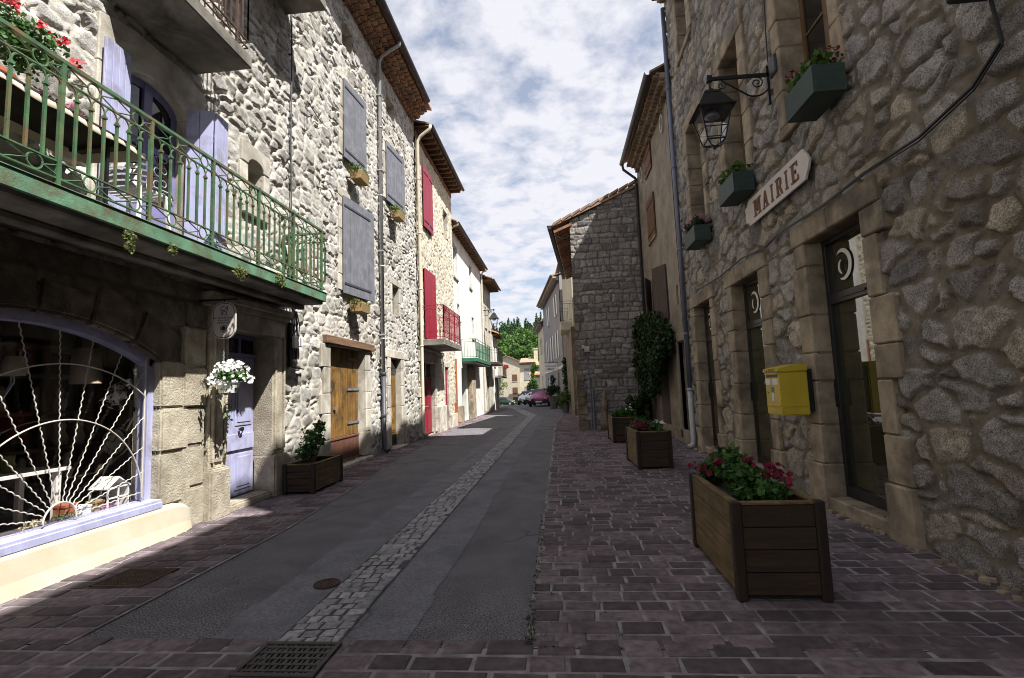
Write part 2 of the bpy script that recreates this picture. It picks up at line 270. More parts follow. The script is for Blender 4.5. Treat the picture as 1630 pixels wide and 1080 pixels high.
class MB:
    def __init__(s): s.v = []; s.f = []
    def add(s, vs, fs):
        b = len(s.v); s.v.extend([tuple(p) for p in vs]); s.f.extend([tuple(i+b for i in f) for f in fs]); return s
    def box(s, x0, x1, y0, y1, z0, z1):
        x0, x1 = sorted((x0, x1)); y0, y1 = sorted((y0, y1)); z0, z1 = sorted((z0, z1))
        return s.add([(x, y, z) for z in (z0, z1) for y in (y0, y1) for x in (x0, x1)],
                     [(0, 2, 3, 1), (4, 5, 7, 6), (0, 1, 5, 4), (2, 6, 7, 3), (0, 4, 6, 2), (1, 3, 7, 5)])
    def obox(s, c, size, rot=None):
        hx, hy, hz = (q/2 for q in size); m = rot or Matrix.Identity(3); c = Vector(c)
        return s.add([c + m @ Vector((x, y, z)) for z in (-hz, hz) for y in (-hy, hy) for x in (-hx, hx)],
                     [(0, 2, 3, 1), (4, 5, 7, 6), (0, 1, 5, 4), (2, 6, 7, 3), (0, 4, 6, 2), (1, 3, 7, 5)])
    def bar(s, p0, p1, w, t=None, upv=(0, 0, 1)):
        p0, p1 = Vector(p0), Vector(p1); d = p1-p0; l = d.length; d.normalize(); u = Vector(upv)
        if abs(d.dot(u)) > 0.95: u = Vector((0, 1, 0))
        a = d.cross(u).normalized(); b = a.cross(d)
        return s.obox((p0+p1)/2, (w, l, t or w), Matrix((a, d, b)).transposed())
    def tube(s, pts, r, n=8, caps=True, r2=None):
        pts = [Vector(p) for p in pts]; k = len(pts); rings = []
        prev = None
        for i, p in enumerate(pts):
            d = (pts[min(i+1, k-1)] - pts[max(i-1, 0)]).normalized()
            if prev is None:
                a = d.orthogonal().normalized()
            else:
                a = (prev - d*prev.dot(d))
                a = a.normalized() if a.length > 1e-6 else d.orthogonal().normalized()
            prev = a; b = d.cross(a)
            rr = r if r2 is None else r + (r2-r)*i/(k-1)
            rings.append([p + rr*(math.cos(2*math.pi*j/n)*a + math.sin(2*math.pi*j/n)*b) for j in range(n)])
        vs = [q for g in rings for q in g]; fs = []
        for i in range(k-1):
            for j in range(n):
                fs.append((i*n+j, i*n+(j+1) % n, (i+1)*n+(j+1) % n, (i+1)*n+j))
        if caps: fs.append(tuple(range(n-1, -1, -1))); fs.append(tuple((k-1)*n+j for j in range(n)))
        return s.add(vs, fs)
    def lathe(s, c, prof, n=16, caps=True):
        c = Vector(c); vs = []; fs = []; k = len(prof)
        for r, z in prof:
            for j in range(n):
                a = 2*math.pi*j/n; vs.append(c + Vector((r*math.cos(a), r*math.sin(a), z)))
        for i in range(k-1):
            for j in range(n): fs.append((i*n+j, i*n+(j+1) % n, (i+1)*n+(j+1) % n, (i+1)*n+j))
        if caps: fs.append(tuple(range(n-1, -1, -1))); fs.append(tuple((k-1)*n+j for j in range(n)))
        return s.add(vs, fs)
    def prism(s, poly, axis, a, b):
        def P(p, t):
            return (t, p[0], p[1]) if axis == 'X' else (p[0], t, p[1]) if axis == 'Y' else (p[0], p[1], t)
        n = len(poly)
        return s.add([P(p, a) for p in poly] + [P(p, b) for p in poly],
                     [tuple(range(n-1, -1, -1)), tuple(range(n, 2*n))] + [(i, (i+1) % n, n+(i+1) % n, n+i) for i in range(n)])
    def ring(s, c, r, axis='X', t=0.006, n=20, tn=6):
        c = Vector(c); pts = []
        for i in range(n+1):
            a = 2*math.pi*i/n; p = (0, r*math.cos(a), r*math.sin(a)) if axis == 'X' else (r*math.cos(a), 0, r*math.sin(a)) if axis == 'Y' else (r*math.cos(a), r*math.sin(a), 0)
            pts.append(c + Vector(p))
        return s.tube(pts, t, tn, False)
    def leaves(s, c, rad, n, size, seed=0, shell=0.4, aspect=0.6, droop=0.0, floor=None):
        rg = np.random.default_rng(seed); d = rg.normal(size=(n, 3)); d /= np.linalg.norm(d, axis=1)[:, None]
        rr = (shell + (1-shell)*rg.random(n)**0.6)
        lump = 0.78 + 0.22*np.sin(d[:, 0]*5+seed)*np.cos(d[:, 1]*4+seed*2) + 0.12*np.sin(d[:, 2]*7+seed)
        P = np.array(c) + d*np.array(rad)*(rr*lump)[:, None]
        if floor is not None: P[:, 2] = np.maximum(P[:, 2], floor + rg.random(n)*0.02)
        a = rg.normal(size=(n, 3)); a[:, 2] -= droop; a /= np.linalg.norm(a, axis=1)[:, None]
        b = np.cross(a, d + rg.normal(size=(n, 3))*0.6); b /= np.linalg.norm(b, axis=1)[:, None] + 1e-9
        sz = (size*(0.6+0.8*rg.random(n)))[:, None]; a = a*sz; b = b*sz*aspect
        nb = len(s.v)
        V = np.stack([P-a, P+b*0.9, P+a, P-b*0.9], 1).reshape(-1, 3); s.v.extend(map(tuple, V.tolist()))
        s.f.extend([(nb+4*i, nb+4*i+1, nb+4*i+2, nb+4*i+3) for i in range(n)]); return s
    def blossoms(s, pts, size, seed=0, face=(0, -0.5, 0.7)):
        rg = random.Random(seed)
        for p in pts:
            p = Vector(p); nrm = (Vector(face) + Vector((rg.gauss(0, .5), rg.gauss(0, .5), rg.gauss(0, .4)))).normalized()
            a = nrm.orthogonal().normalized(); b = nrm.cross(a); sz = size*rg.uniform(.7, 1.2); o = rg.uniform(0, 6)
            vs = [p]; fs = []
            for k in range(10):
                t = o + 2*math.pi*k/10; r = sz*(1.0 if k % 2 == 0 else 0.72)
                vs.append(p + r*(math.cos(t)*a + math.sin(t)*b) + nrm*sz*0.25)
            for k in range(10): fs.append((0, 1+k, 1+(k+1) % 10))
            s.add(vs, fs)
        return s
    def clusters(s, gap=0.06):
        """separate builds for groups of shapes that stand apart from each other"""
        par = list(range(len(s.v)))
        def find(a):
            while par[a] != a: par[a] = par[par[a]]; a = par[a]
            return a
        for f in s.f:
            for q in f[1:]: par[find(q)] = find(f[0])
        isl = {}
        for i in range(len(s.v)): isl.setdefault(find(i), []).append(i)
        keys = list(isl); bb = [(np.min([s.v[i] for i in isl[k]], 0), np.max([s.v[i] for i in isl[k]], 0)) for k in keys]; p2 = list(range(len(keys)))
        def f2(a):
            while p2[a] != a: a = p2[a]
            return a
        for i in range(len(keys)):
            for j in range(i):
                if f2(i) != f2(j) and np.all(bb[i][0]-gap <= bb[j][1]) and np.all(bb[j][0]-gap <= bb[i][1]): p2[f2(i)] = f2(j)
        grp = {}; own = {k: f2(n) for n, k in enumerate(keys)}
        for k in keys: grp.setdefault(own[k], MB())
        idx = {}
        for i in range(len(s.v)):
            g = grp[own[find(i)]]; idx[i] = len(g.v); g.v.append(s.v[i])
        for f in s.f: grp[own[find(f[0])]].f.append(tuple(idx[q] for q in f))
        return list(grp.values())
    def build(s, name, material, parent=None, at=None, bevel=0.0, smooth=False, seg=1, _one=False):
        org = ORG[parent.name] if parent is not None else Vector(at or (0, 0, 0))
        if name in SPLIT and not _one:
            out = [q.build(name, material, parent, at, bevel, smooth, seg, True) for q in s.clusters()]
            return out[0]
        me = bpy.data.meshes.new(name)
        V = np.array(s.v, dtype=np.float64) - np.array(org)
        me.from_pydata(V.tolist(), [], s.f)
        if bevel:
            bm = bmesh.new(); bm.from_mesh(me)
            bmesh.ops.remove_doubles(bm, verts=bm.verts, dist=1e-6) if False else None
            bmesh.ops.bevel(bm, geom=bm.edges[:], offset=bevel, segments=seg, affect='EDGES', clamp_overlap=True)
            bm.to_mesh(me); bm.free()
        me.materials.append(MATS[material])
        if smooth:
            me.polygons.foreach_set('use_smooth', [True]*len(me.polygons))
        me.update()
        o = bpy.data.objects.new(name, me); C.objects.link(o); ORG[o.name] = org.copy()
        if parent is not None: o.parent = parent
        else: o.location = org
        return o
# ---- noise and masonry patterns, in metres on the wall
def _h(i, j, k):
    x = (i.astype(np.int64)*374761393 + j.astype(np.int64)*668265263 + k*2147483647*3 + 97) & 0xFFFFFFFF
    x = ((x ^ (x >> 13))*1274126177) & 0xFFFFFFFF
    x = ((x ^ (x >> 16))*2246822519) & 0xFFFFFFFF
    return ((x ^ (x >> 15)) & 0xFFFFFF)/16777216.0
def vnoise(u, v, k=0):
    i, j = np.floor(u), np.floor(v); a, b = u-i, v-j; a = a*a*(3-2*a); b = b*b*(3-2*b)
    return (_h(i, j, k)*(1-a)+_h(i+1, j, k)*a)*(1-b) + (_h(i, j+1, k)*(1-a)+_h(i+1, j+1, k)*a)*b
def fbm(u, v, k=0, o=4):
    r = 0; amp = 0.5
    for n in range(o): r = r + amp*(vnoise(u*2**n, v*2**n, k+n)-0.5); amp *= 0.55
    return r
def sstep(x): x = np.clip(x, 0, 1); return x*x*(3-2*x)
def rubble(ch=0.17, aspect=1.5, wvar=0.9, mort=0.012, rnd=0.035, depth=0.035, seed=1, warp=0.03, rough=0.012, jit=0.85, erode=0.02, fill=0.5, blocky=4.0):
    def dist(a, b): return (np.abs(a)**blocky+np.abs(b)**blocky)**(2/blocky)
    def fn(u, v):
        wu = u + warp*2*fbm(u*6, v*6, seed+50, 3) + warp*0.5*fbm(u*26, v*26, seed+51, 2); wv = v + warp*2*fbm(u*6, v*6, seed+60, 3) + warp*0.5*fbm(u*26, v*26, seed+61, 2)
        x, y = wu/(ch*aspect), wv/ch; i0, j0 = np.floor(x), np.floor(y)
        def site(a, b):
            i, j = i0+a, j0+b; off = 0.5*np.mod(j, 2)
            px = i + 0.5 + off*0.8 - 0.2 + (_h(i, j, seed)-0.5)*jit; py = j + 0.5 + (_h(i, j, seed+1)-0.5)*jit
            return px, py, wvar*(_h(i, j, seed+2)**1.5 - 0.3), _h(i, j, seed+3)
        best = np.full(u.shape, 1e9); bx = np.zeros(u.shape); by = np.zeros(u.shape); bid = np.zeros(u.shape)
        nb = [(a, b) for a in range(-2, 3) for b in range(-2, 3)]
        for a, b in nb:
            px, py, wt, hid = site(a, b); d = dist(x-px, y-py) - wt*0.5
            m = d < best; best = np.where(m, d, best); bx = np.where(m, px, bx); by = np.where(m, py, by); bid = np.where(m, hid, bid)
        ed = np.full(u.shape, 1e9)
        for a, b in nb:
            px, py, wt, hid = site(a, b); d = dist(x-px, y-py) - wt*0.5
            s = np.sqrt((px-bx)**2+(py-by)**2); e = np.where(s > 1e-6, (d-best)/(2*np.maximum(s, 1e-6)), 1e9); ed = np.minimum(ed, e)
        ed = ed*ch*1.15; mw = mort*(0.6+0.9*vnoise(u*3, v*3, seed+9))
        t = sstep((ed-mw)/rnd)
        lf = 1-fill+2*fill*vnoise(u*1.7, v*1.7, seed+70)
        h = t*depth*(0.45+0.9*bid)*lf + t*rough*(fbm(u*11, v*11, seed+20, 3)*1.6 + fbm(u*38, v*38, seed+23, 2)*0.7)
        h = h + (1-t)*(0.007*fbm(u*22, v*22, seed+30, 3)*2 - erode*sstep((vnoise(u*4.5, v*4.5, seed+33)-0.52)*5))
        return h, np.mod(bid*7.31, 1.0), 1-sstep((ed-mw)/(rnd*0.45))
    return fn
def coursed(rh=(0.16, 0.3), rl=(0.22, 0.6), mort=0.01, rnd=0.03, depth=0.03, seed=3, warp=0.03, rough=0.01, vmax=14):
    rg = random.Random(seed); ys = [-0.5]
    while ys[-1] < vmax: ys.append(ys[-1]+rg.uniform(*rh))
    ys = np.array(ys)
    def fn(u, v):
        wu = u + warp*2*fbm(u*4, v*4, seed+50, 3); wv = v + warp*1.6*fbm(u*2.5, v*2.5, seed+60, 4)
        j = np.clip(np.searchsorted(ys, wv)-1, 0, len(ys)-2); y0, y1 = ys[j], ys[j+1]
        L = rl[0] + (rl[1]-rl[0])*_h(j, j*0, seed+4); x = wu/L + _h(j, j*0, seed+5)*7
        i = np.floor(x); f = x-i; a = (_h(i, j, seed+6)-0.5)*0.5; b = (_h(i+1, j, seed+6)-0.5)*0.5
        lo = f < np.maximum(a, 0)*1.0; ii = np.where(lo, i-1, i)
        f0 = np.abs(f-np.maximum(a, 0))*L; f1 = np.abs(1+np.minimum(0, b)*0 - f)*L
        f1 = np.abs(1+np.maximum(b, 0)-f)*L
        ed = np.minimum(np.minimum(f0, f1), np.minimum(wv-y0, y1-wv)); bid = _h(ii, j, seed+7)
        t = sstep((ed-mort)/rnd)
        h = t*depth*(0.5+0.8*bid) + t*rough*fbm(u*14, v*14, seed+20, 4)*2
        return h, np.mod(bid*5.17, 1.0), 1-sstep((ed-mort)/(rnd*0.5))
    return fn
def grid_line(a, b, step, snaps):
    pts = list(np.arange(a, b, step)) + [b]
    pts = [p for p in pts if all(abs(p-q) > step*0.45 for q in snaps)] + [q for q in snaps if a < q < b]
    pts = sorted(set(round(float(p), 4) for p in pts)); return np.array(pts)
def relief(name, material, parent, plane, pos, sgn, us, vs, holes, fn):
    """a wall face with modelled stones; holes are rectangles (u0,u1,v0,v1) or masks"""
    U, V = np.meshgrid(us, vs, indexing='ij'); h, tone, mo = fn(U, V)
    P = pos + sgn*h
    co3 = np.stack([P, U, V] if plane == 'X' else [U, P, V], -1).reshape(-1, 3) - np.array(ORG[parent.name])
    nu, nv = len(us), len(vs); I = np.arange(nu*nv).reshape(nu, nv)
    uc, vc = (us[:-1]+us[1:])/2, (vs[:-1]+vs[1:])/2; UC, VC = np.meshgrid(uc, vc, indexing='ij'); keep = np.ones(UC.shape, bool)
    for q in holes:
        keep &= ~(q(UC, VC) if callable(q) else ((UC > q[0]) & (UC < q[1]) & (VC > q[2]) & (VC < q[3])))
    a, b, c, d = I[:-1, :-1], I[1:, :-1], I[1:, 1:], I[:-1, 1:]
    F = np.stack([a, b, c, d], -1)[keep]
    if (plane == 'X') == (sgn < 0): F = F[:, ::-1]
    me = bpy.data.meshes.new(name); me.vertices.add(len(co3)); me.vertices.foreach_set('co', co3.ravel())
    me.loops.add(F.size); me.loops.foreach_set('vertex_index', F.ravel().astype(np.int32))
    me.polygons.add(len(F)); me.polygons.foreach_set('loop_start', np.arange(0, F.size, 4, dtype=np.int32)); me.polygons.foreach_set('loop_total', np.full(len(F), 4, np.int32))
    me.polygons.foreach_set('use_smooth', np.ones(len(F), bool))
    for nm, ar in (('stone_tone', tone), ('mortar', mo)):
        at = me.attributes.new(nm, 'FLOAT', 'POINT'); at.data.foreach_set('value', ar.ravel().astype(np.float32))
    me.update(calc_edges=True); me.validate()
    me.materials.append(MATS[material])
    o = bpy.data.objects.new(name, me); C.objects.link(o); o.parent = parent; ORG[o.name] = ORG[parent.name].copy(); return o
def panel_wall(mb, plane, pos, u0, u1, v0, v1, holes, thick):
    """flat wall with rectangular openings, with thickness"""
    us = sorted({u0, u1, *[q for h in holes for q in h[:2]]}); vs = sorted({v0, v1, *[q for h in holes for q in h[2:4]]})
    us = [q for q in us if u0 <= q <= u1]; vs = [q for q in vs if v0 <= q <= v1]
    for a, b in zip(us[:-1], us[1:]):
        run = None
        for c, d in zip(vs[:-1], vs[1:]):
            m, n = (a+b)/2, (c+d)/2
            solid = not any(h[0] < m < h[1] and h[2] < n < h[3] for h in holes)
            if solid: run = [run[0], d] if run else [c, d]
            if (not solid or d == vs[-1]) and run:
                if plane == 'X': mb.box(pos, pos+thick, a, b, *run)
                else: mb.box(a, b, pos, pos+thick, *run)
                run = None
    return mb
def reveal(mb, X, d, y0, y1, z0, z1, t=0.02, bottom=True):
    """inner faces of an opening in a wall on the plane X, going d inwards"""
    y0 -= 0.004; y1 += 0.004; z1 += 0.004; z0 -= 0.004 if bottom else 0
    mb.box(X, X+d, y0-t, y0, z0, z1); mb.box(X, X+d, y1, y1+t, z0, z1); mb.box(X, X+d, y0-t, y1+t, z1, z1+t)
    if bottom: mb.box(X, X+d, y0-t, y1+t, z0-t, z0)
    return mb
def tiled_roof(mb, xe, xr, y0, y1, ze, zr, pitch=0.21):
    """corrugated canal tile slope running from eave xe to ridge xr"""
    n = max(4, int((y1-y0)/pitch*6)); vs = []; fs = []
    for i in range(n+1):
        y = y0+(y1-y0)*i/n; c = 0.045*abs(math.sin(math.pi*(y-y0)/pitch)) 
        vs += [(xe, y, ze+c), (xr, y, zr+c), (xe, y, ze-0.05), (xr, y, zr-0.05)]
    for i in range(n):
        a = 4*i; b = a+4; fs += [(a, a+1, b+1, b), (a+2, b+2, b+3, a+3), (a, b, b+2, a+2), (a+1, a+3, b+3, b+1)]
    fs += [(0, 2, 3, 1), (4*n, 4*n+1, 4*n+3, 4*n+2)]
    return mb.add(vs, fs)
def genoise(mt, mm, xw, sg, y0, y1, z0, rows=3, out=0.15, rh=0.11, pitch=0.2):
    """cornice of corbelled canal tiles: mt gets the tiles, mm the mortar"""
    for r in range(rows):
        xo = xw + sg*out*(r+1); z = z0 + r*rh
        mm.box(xw, xo-sg*0.05, y0, y1, z+rh*0.80, z+rh*1.0)
        mm.box(xw, xo-sg*out*0.9, y0, y1, z, z+rh*0.8)
        k = int((y1-y0)/pitch); off = (r % 2)*pitch/2
        for i in range(k):
            yc = y0 + (i+0.5)*pitch + off*0.6; jx = random.uniform(-0.012, 0.012); wv = pitch*0.41
            if yc+wv > y1: continue
            poly = [(yc+wv*math.cos(math.pi*q/6), z+0.004+(rh*0.85)*math.sin(math.pi*q/6)) for q in range(7)]
            mt.prism(poly, 'X', xo-sg*out*0.98, xo+jx)
def downpipe(mb, x, y, z0, z1, sg, gx=None, gz=None, r=0.05, foot=True):
    pts = []
    if gx is not None: pts += [(gx, y, gz), (gx-sg*0.02, y, gz-0.12), (x+sg*0.1, y, z1+0.06)]
    pts += [(x, y, z1-0.1), (x, y, z0+0.12)]
    if foot: pts += [(x+sg*0.04, y, z0+0.05), (x+sg*0.16, y-0.01, z0+0.02)]
    mb.tube(pts, r, 12)
    z = z0+1.0
    while z < z1-0.3:
        mb.lathe((x, y, z), [(r+0.008, -0.02), (r+0.012, 0), (r+0.008, 0.02)], 12); z += 1.9
def gutter(mb, x, z, y0, y1, r=0.07):
    n = 8; pr = [(x+r*math.cos(math.pi+math.pi*i/n), z+r*math.sin(math.pi+math.pi*i/n)) for i in range(n+1)]
    pr += [(x+(r-0.012)*math.cos(2*math.pi-math.pi*i/n), z+(r-0.012)*math.sin(2*math.pi-math.pi*i/n)) for i in range(n+1)]
    mb.prism(pr, 'Y', y0, y1)
def twist(mb, p0, p1, r=0.013, amp=0.006, turns=9):
    """a hammered twisted rod"""
    p0, p1 = Vector(p0), Vector(p1); d = p1-p0; a = d.normalized().orthogonal().normalized(); b = d.normalized().cross(a); n = turns*6
    pts = [p0 + d*i/n + amp*(math.cos(2*math.pi*i/6)*a + math.sin(2*math.pi*i/6)*b) for i in range(n+1)]
    mb.tube(pts, r, 6)
# ---------------------------------------------------------------- ground
random.seed(4)
def gz(y): return 0.0 if y < 46 else -1.6*min(1, (y-46)/50.0)
def sheet(name, material, pts, z, kind='structure', ragged=0.0):
    """a flat sheet through left/right edge points [(xl, xr, y)]"""
    m = MB(); vs = []
    if ragged:
        ya = np.arange(pts[0][2], pts[-1][2], 0.07); P_ = np.array(pts); q = np.array([0.0])
        el = (vnoise(ya*2.2, ya*0+3, len(name))-0.5)*ragged*1.6+(vnoise(ya*9, ya*0+1, 7)-0.5)*ragged; er = (vnoise(ya*2.2, ya*0+9, 5)-0.5)*ragged*1.6+(vnoise(ya*9, ya*0+5, 9)-0.5)*ragged
        pts = [(float(np.interp(y, P_[:, 2], P_[:, 0])+a), float(np.interp(y, P_[:, 2], P_[:, 1])+b), float(y)) for y, a, b in zip(ya, el, er)]
    for xl, xr, y in pts: vs += [(xl, y, z+gz(y)), (xr, y, z+gz(y))]
    m.add(vs, [(2*i, 2*i+1, 2*i+3, 2*i+2) for i in range(len(pts)-1)])
    return tag(m.build(name, material), kind=kind)
g = MB(); ys = [-60, 0, 46, 56, 66, 76, 86, 96, 200, 1500]; xs = [-900, -60, 0, 60, 900]
g.add([(x, y, gz(y)-0.045) for y in ys for x in xs], [(r*5+c, r*5+c+1, r*5+c+6, r*5+c+5) for r in range(len(ys)-1) for c in range(4)])
tag(g.build('ground', 'earth'), kind='structure')
def road_left(y): return float(np.interp(y, [3.1, 5.7, 9.6, 15.7, 60], [-3.2, -3.2, -3.56, -4.0, -4.02]))
def road_right(y): return 0.014*math.sin(y*3.1)+0.012*math.sin(y*7.7+1)+0.01*math.sin(y*17)+float(np.interp(y, [3.1, 21, 31, 38, 46], [-0.25, -0.2, 0.35, -0.45, -1.15]))
def strip_mid(y): return float(np.interp(y, [2.5, 27.5, 39, 60], [-1.62, -1.53, -3.5, -9]))
ys = [3.06, 5.7, 9.6, 15.7, 21, 26, 27.5, 31, 34, 38, 42, 46, 56]
sheet('road', 'asphalt', [(road_left(y)-(0 if y < 45 else 3), road_right(y)+(0 if y < 45 else 1), y) for y in ys], -0.012)
sheet('road_band', 'asphalt_band', [(strip_mid(y)-0.66, strip_mid(y)-0.12, y) for y in (3.1, 8, 15, 27.5)], -0.008, ragged=0.035)
sheet('road_band', 'asphalt_band', [(strip_mid(y)+0.12, strip_mid(y)+0.62, y) for y in (3.1, 8, 15, 27.5)], -0.008, ragged=0.035)
sheet('far_road', 'asphalt', [(-30, 4, y) for y in (46, 56, 66, 76, 86, 96, 130)], -0.02)
def paver_field(m, x0f, x1f, y0, y1, depth, lens, gap, z, jit=0.006, rise=0.004, thick=0.03, skew=0.0):
    y = y0; r = 0
    while y < y1:
        d = depth*random.uniform(0.9, 1.12); ym = y+d/2; x = x0f(ym); xe = x1f(ym); first = True
        while x < xe-0.05:
            l = random.uniform(*lens)
            if first: l *= random.uniform(0.55, 1.0); first = False
            if xe-(x+l) < lens[0]*0.5: l = xe-x
            a, b = x+gap/2, min(x+l, xe)-gap/2
            if b-a > 0.03:
                zz = z+random.uniform(-rise, rise); tl = [random.uniform(-rise, rise)*0.5 for _ in range(4)]
                ch = min(0.010, (b-a)/5, d/5); q = []
                for (px, py), t in zip(((a, y+gap/2), (b, y+gap/2), (b, y+d-gap/2), (a, y+d-gap/2)), tl):
                    q.append((px+random.uniform(-jit, jit), py+random.uniform(-jit, jit)+skew*(px-x0f(ym)), zz+t))
                cx = sum(p[0] for p in q)/4; cy = sum(p[1] for p in q)/4
                top = [(p[0]+(ch if p[0] < cx else -ch), p[1]+(ch if p[1] < cy else -ch), p[2]) for p in q]
                mid = [(p[0], p[1], p[2]-ch*0.7) for p in q]; bot = [(p[0], p[1], z-thick) for p in q]
                m.add(top+mid+bot, [(0, 1, 2, 3)] + [(i+4*k+4, (i+1) % 4+4*k+4, (i+1) % 4+4*k, i+4*k) for k in (0, 1) for i in range(4)])
            x += l
        y += d; r += 1
sheet('pavement_bed', 'paver_joint', [(-4.9, 3.2, y) for y in (-2, 3.07)], -0.0065)
sheet('pavement_bed', 'paver_joint', [(road_right(y)-0.02, 3.2, y) for y in (3.08, 10, 17.5)] , -0.006)
sheet('pavement_bed', 'paver_joint', [(road_right(y)-0.02, 1.6, y) for y in (17.6, 21, 26, 31, 33)] , -0.006)
sheet('pavement_bed', 'paver_joint', [(-5.2, road_left(y)+0.02, y) for y in (3.08, 5.7, 9.6, 15.7, 30, 45)], -0.0035)
m = MB(); paver_field(m, lambda y: -4.85, lambda y: 3.1, 1.6, 3.04, 0.175, (0.2, 0.37), 0.024, 0.0)
tag(m.build('pavement', 'paver'), kind='structure')
m = MB(); paver_field(m, road_right, lambda y: 3.05, 3.08, 9, 0.152, (0.17, 0.32), 0.018, 0.0)
paver_field(m, road_right, lambda y: 3.05 if y < 17.4 else 0.8, 9, 30, 0.155, (0.18, 0.32), 0.018, 0.0, rise=0.003)
tag(m.build('pavement', 'paver'), kind='structure')
m = MB(); paver_field(m, lambda y: -4.8, road_left, 3.08, 45, 0.165, (0.2, 0.36), 0.018, 0.004, skew=0.03)
tag(m.build('pavement', 'paver'), kind='structure')
# pale sett strip down the middle of the road
m = MB(); paver_field(m, lambda y: strip_mid(y)-0.2, lambda y: strip_mid(y)+0.2, 3.06, 27.5, 0.1, (0.075, 0.135), 0.010, 0.003, jit=0.009, rise=0.005, thick=0.02, skew=0.1)
paver_field(m, lambda y: strip_mid(y)-0.32, lambda y: strip_mid(y)+0.32, 27.5, 45, 0.16, (0.12, 0.2), 0.012, 0.003, jit=0.009, rise=0.004, thick=0.02)
tag(m.build('sett_strip', 'sett'), kind='structure')
sheet('sett_bed', 'sett_joint', [(strip_mid(y)-0.21, strip_mid(y)+0.21, y) for y in (3.06, 8, 15, 27.4)], -0.004)
# moss in the joints beside the road edge
m = MB(); rg = random.Random(3)
for k in range(420):
    y = 3.1+rg.random()**1.8*3.6; x = -0.25+rg.gauss(0, 0.018) if rg.random() < 0.65 else -0.25+rg.random()*0.55
    if x > -0.2: y = 3.08+round((y-3.08)/0.153)*0.153
    m.leaves((x, y, 0.0), (0.018, 0.012, 0.006), 4, 0.006, k)
tag(m.build('moss', 'leaf_ivy'), kind='stuff')
# ironwork in the paving
t = root('storm_grate', (-1.62, 2.93, 0), 'black iron storm grate with slots at the near end of the pale sett strip', 'drain grate')
m = MB(); x0, x1, y0, y1 = -1.86, -1.38, 2.73, 3.1
for a in ((x0, x1, y0, y0+0.03), (x0, x1, y1-0.03, y1), (x0, x0+0.03, y0+0.03, y1-0.03), (x1-0.03, x1, y0+0.03, y1-0.03)): m.box(*a, -0.01, 0.014)
m.build('frame', 'grate_iron', t, bevel=0.003)
m = MB()
for i in range(5):
    yy = y0+0.03+(i+0.5)*(y1-y0-0.06)/5; m.box(x0+0.03, x1-0.03, yy-0.011, yy+0.011, -0.02, 0.010)
for i in range(13):
    xx = x0+0.03+(i+0.5)*(x1-x0-0.06)/13
    for j in range(6):
        yy = y0+0.03+j*(y1-y0-0.06)/5
        if (i+j) % 2 == 0: m.box(xx-0.012, xx+0.012, max(y0+0.03, yy-0.034), min(y1-0.03, yy+0.034), -0.02, 0.0085)
    m.box(xx-0.006, xx+0.006, y0+0.03, y1-0.03, -0.02, 0.0075)
m.build('bars', 'grate_iron', t)
m = MB(); m.box(x0+0.02, x1-0.02, y0+0.02, y1-0.02, -0.06, -0.0085); m.build('pit', 'iron_black', t)
m = MB(); m.lathe((-1.93, 4.05, 0), [(0.0, 0.0), (0.105, 0.0), (0.105, -0.03)], 24, False)
m.ring((-1.93, 4.05, 0.001), 0.095, 'Z', 0.006); m.ring((-1.93, 4.05, 0.001), 0.055, 'Z', 0.005); m.lathe((-1.93, 4.05, 0), [(0.025, 0), (0.022, 0.006), (0, 0.006)], 12, False)
tag(m.build('valve_cover', 'grate_rust', at=(-1.93, 4.05, 0)), 'small round rusty cover in the asphalt beside the sett strip', 'drain cover')
t = root('doorstep_grate', (-3.7, 4.18, 0), 'rust brown square grating set in the left pavement before the shop window', 'drain grate')
m = MB()
for i in range(15):
    xx = -3.92+0.44*(i+0.5)/15; m.box(xx-0.006, xx+0.006, 3.99, 4.37, -0.015, 0.013)
for i in range(13):
    yy = 3.99+0.38*(i+0.5)/13; m.box(-3.92, -3.48, yy-0.005, yy+0.005, -0.015, 0.011)
m.build('bars', 'grate_rust', t)
m = MB(); m.box(-3.93, -3.47, 3.975, 3.99, -0.02, 0.015); m.box(-3.93, -3.47, 4.37, 4.385, -0.02, 0.015); m.box(-3.935, -3.92, 3.975, 4.385, -0.02, 0.015); m.box(-3.48, -3.465, 3.975, 4.385, -0.02, 0.015)
m.box(-3.92, -3.48, 3.99, 4.37, -0.03, 0.0055); m.build('frame', 'grate_rust', t)
m = MB(); m.box(-0.85, -0.35, 18.2, 19.2, -0.02, -0.002); m.box(-0.95, -0.30, 18.1, 18.2, -0.02, -0.003)
tag(m.build('road_grate', 'grate_iron', at=(-0.6, 18.7, 0)), 'dark iron cover set in the road beside the paving far up the street', 'drain grate')

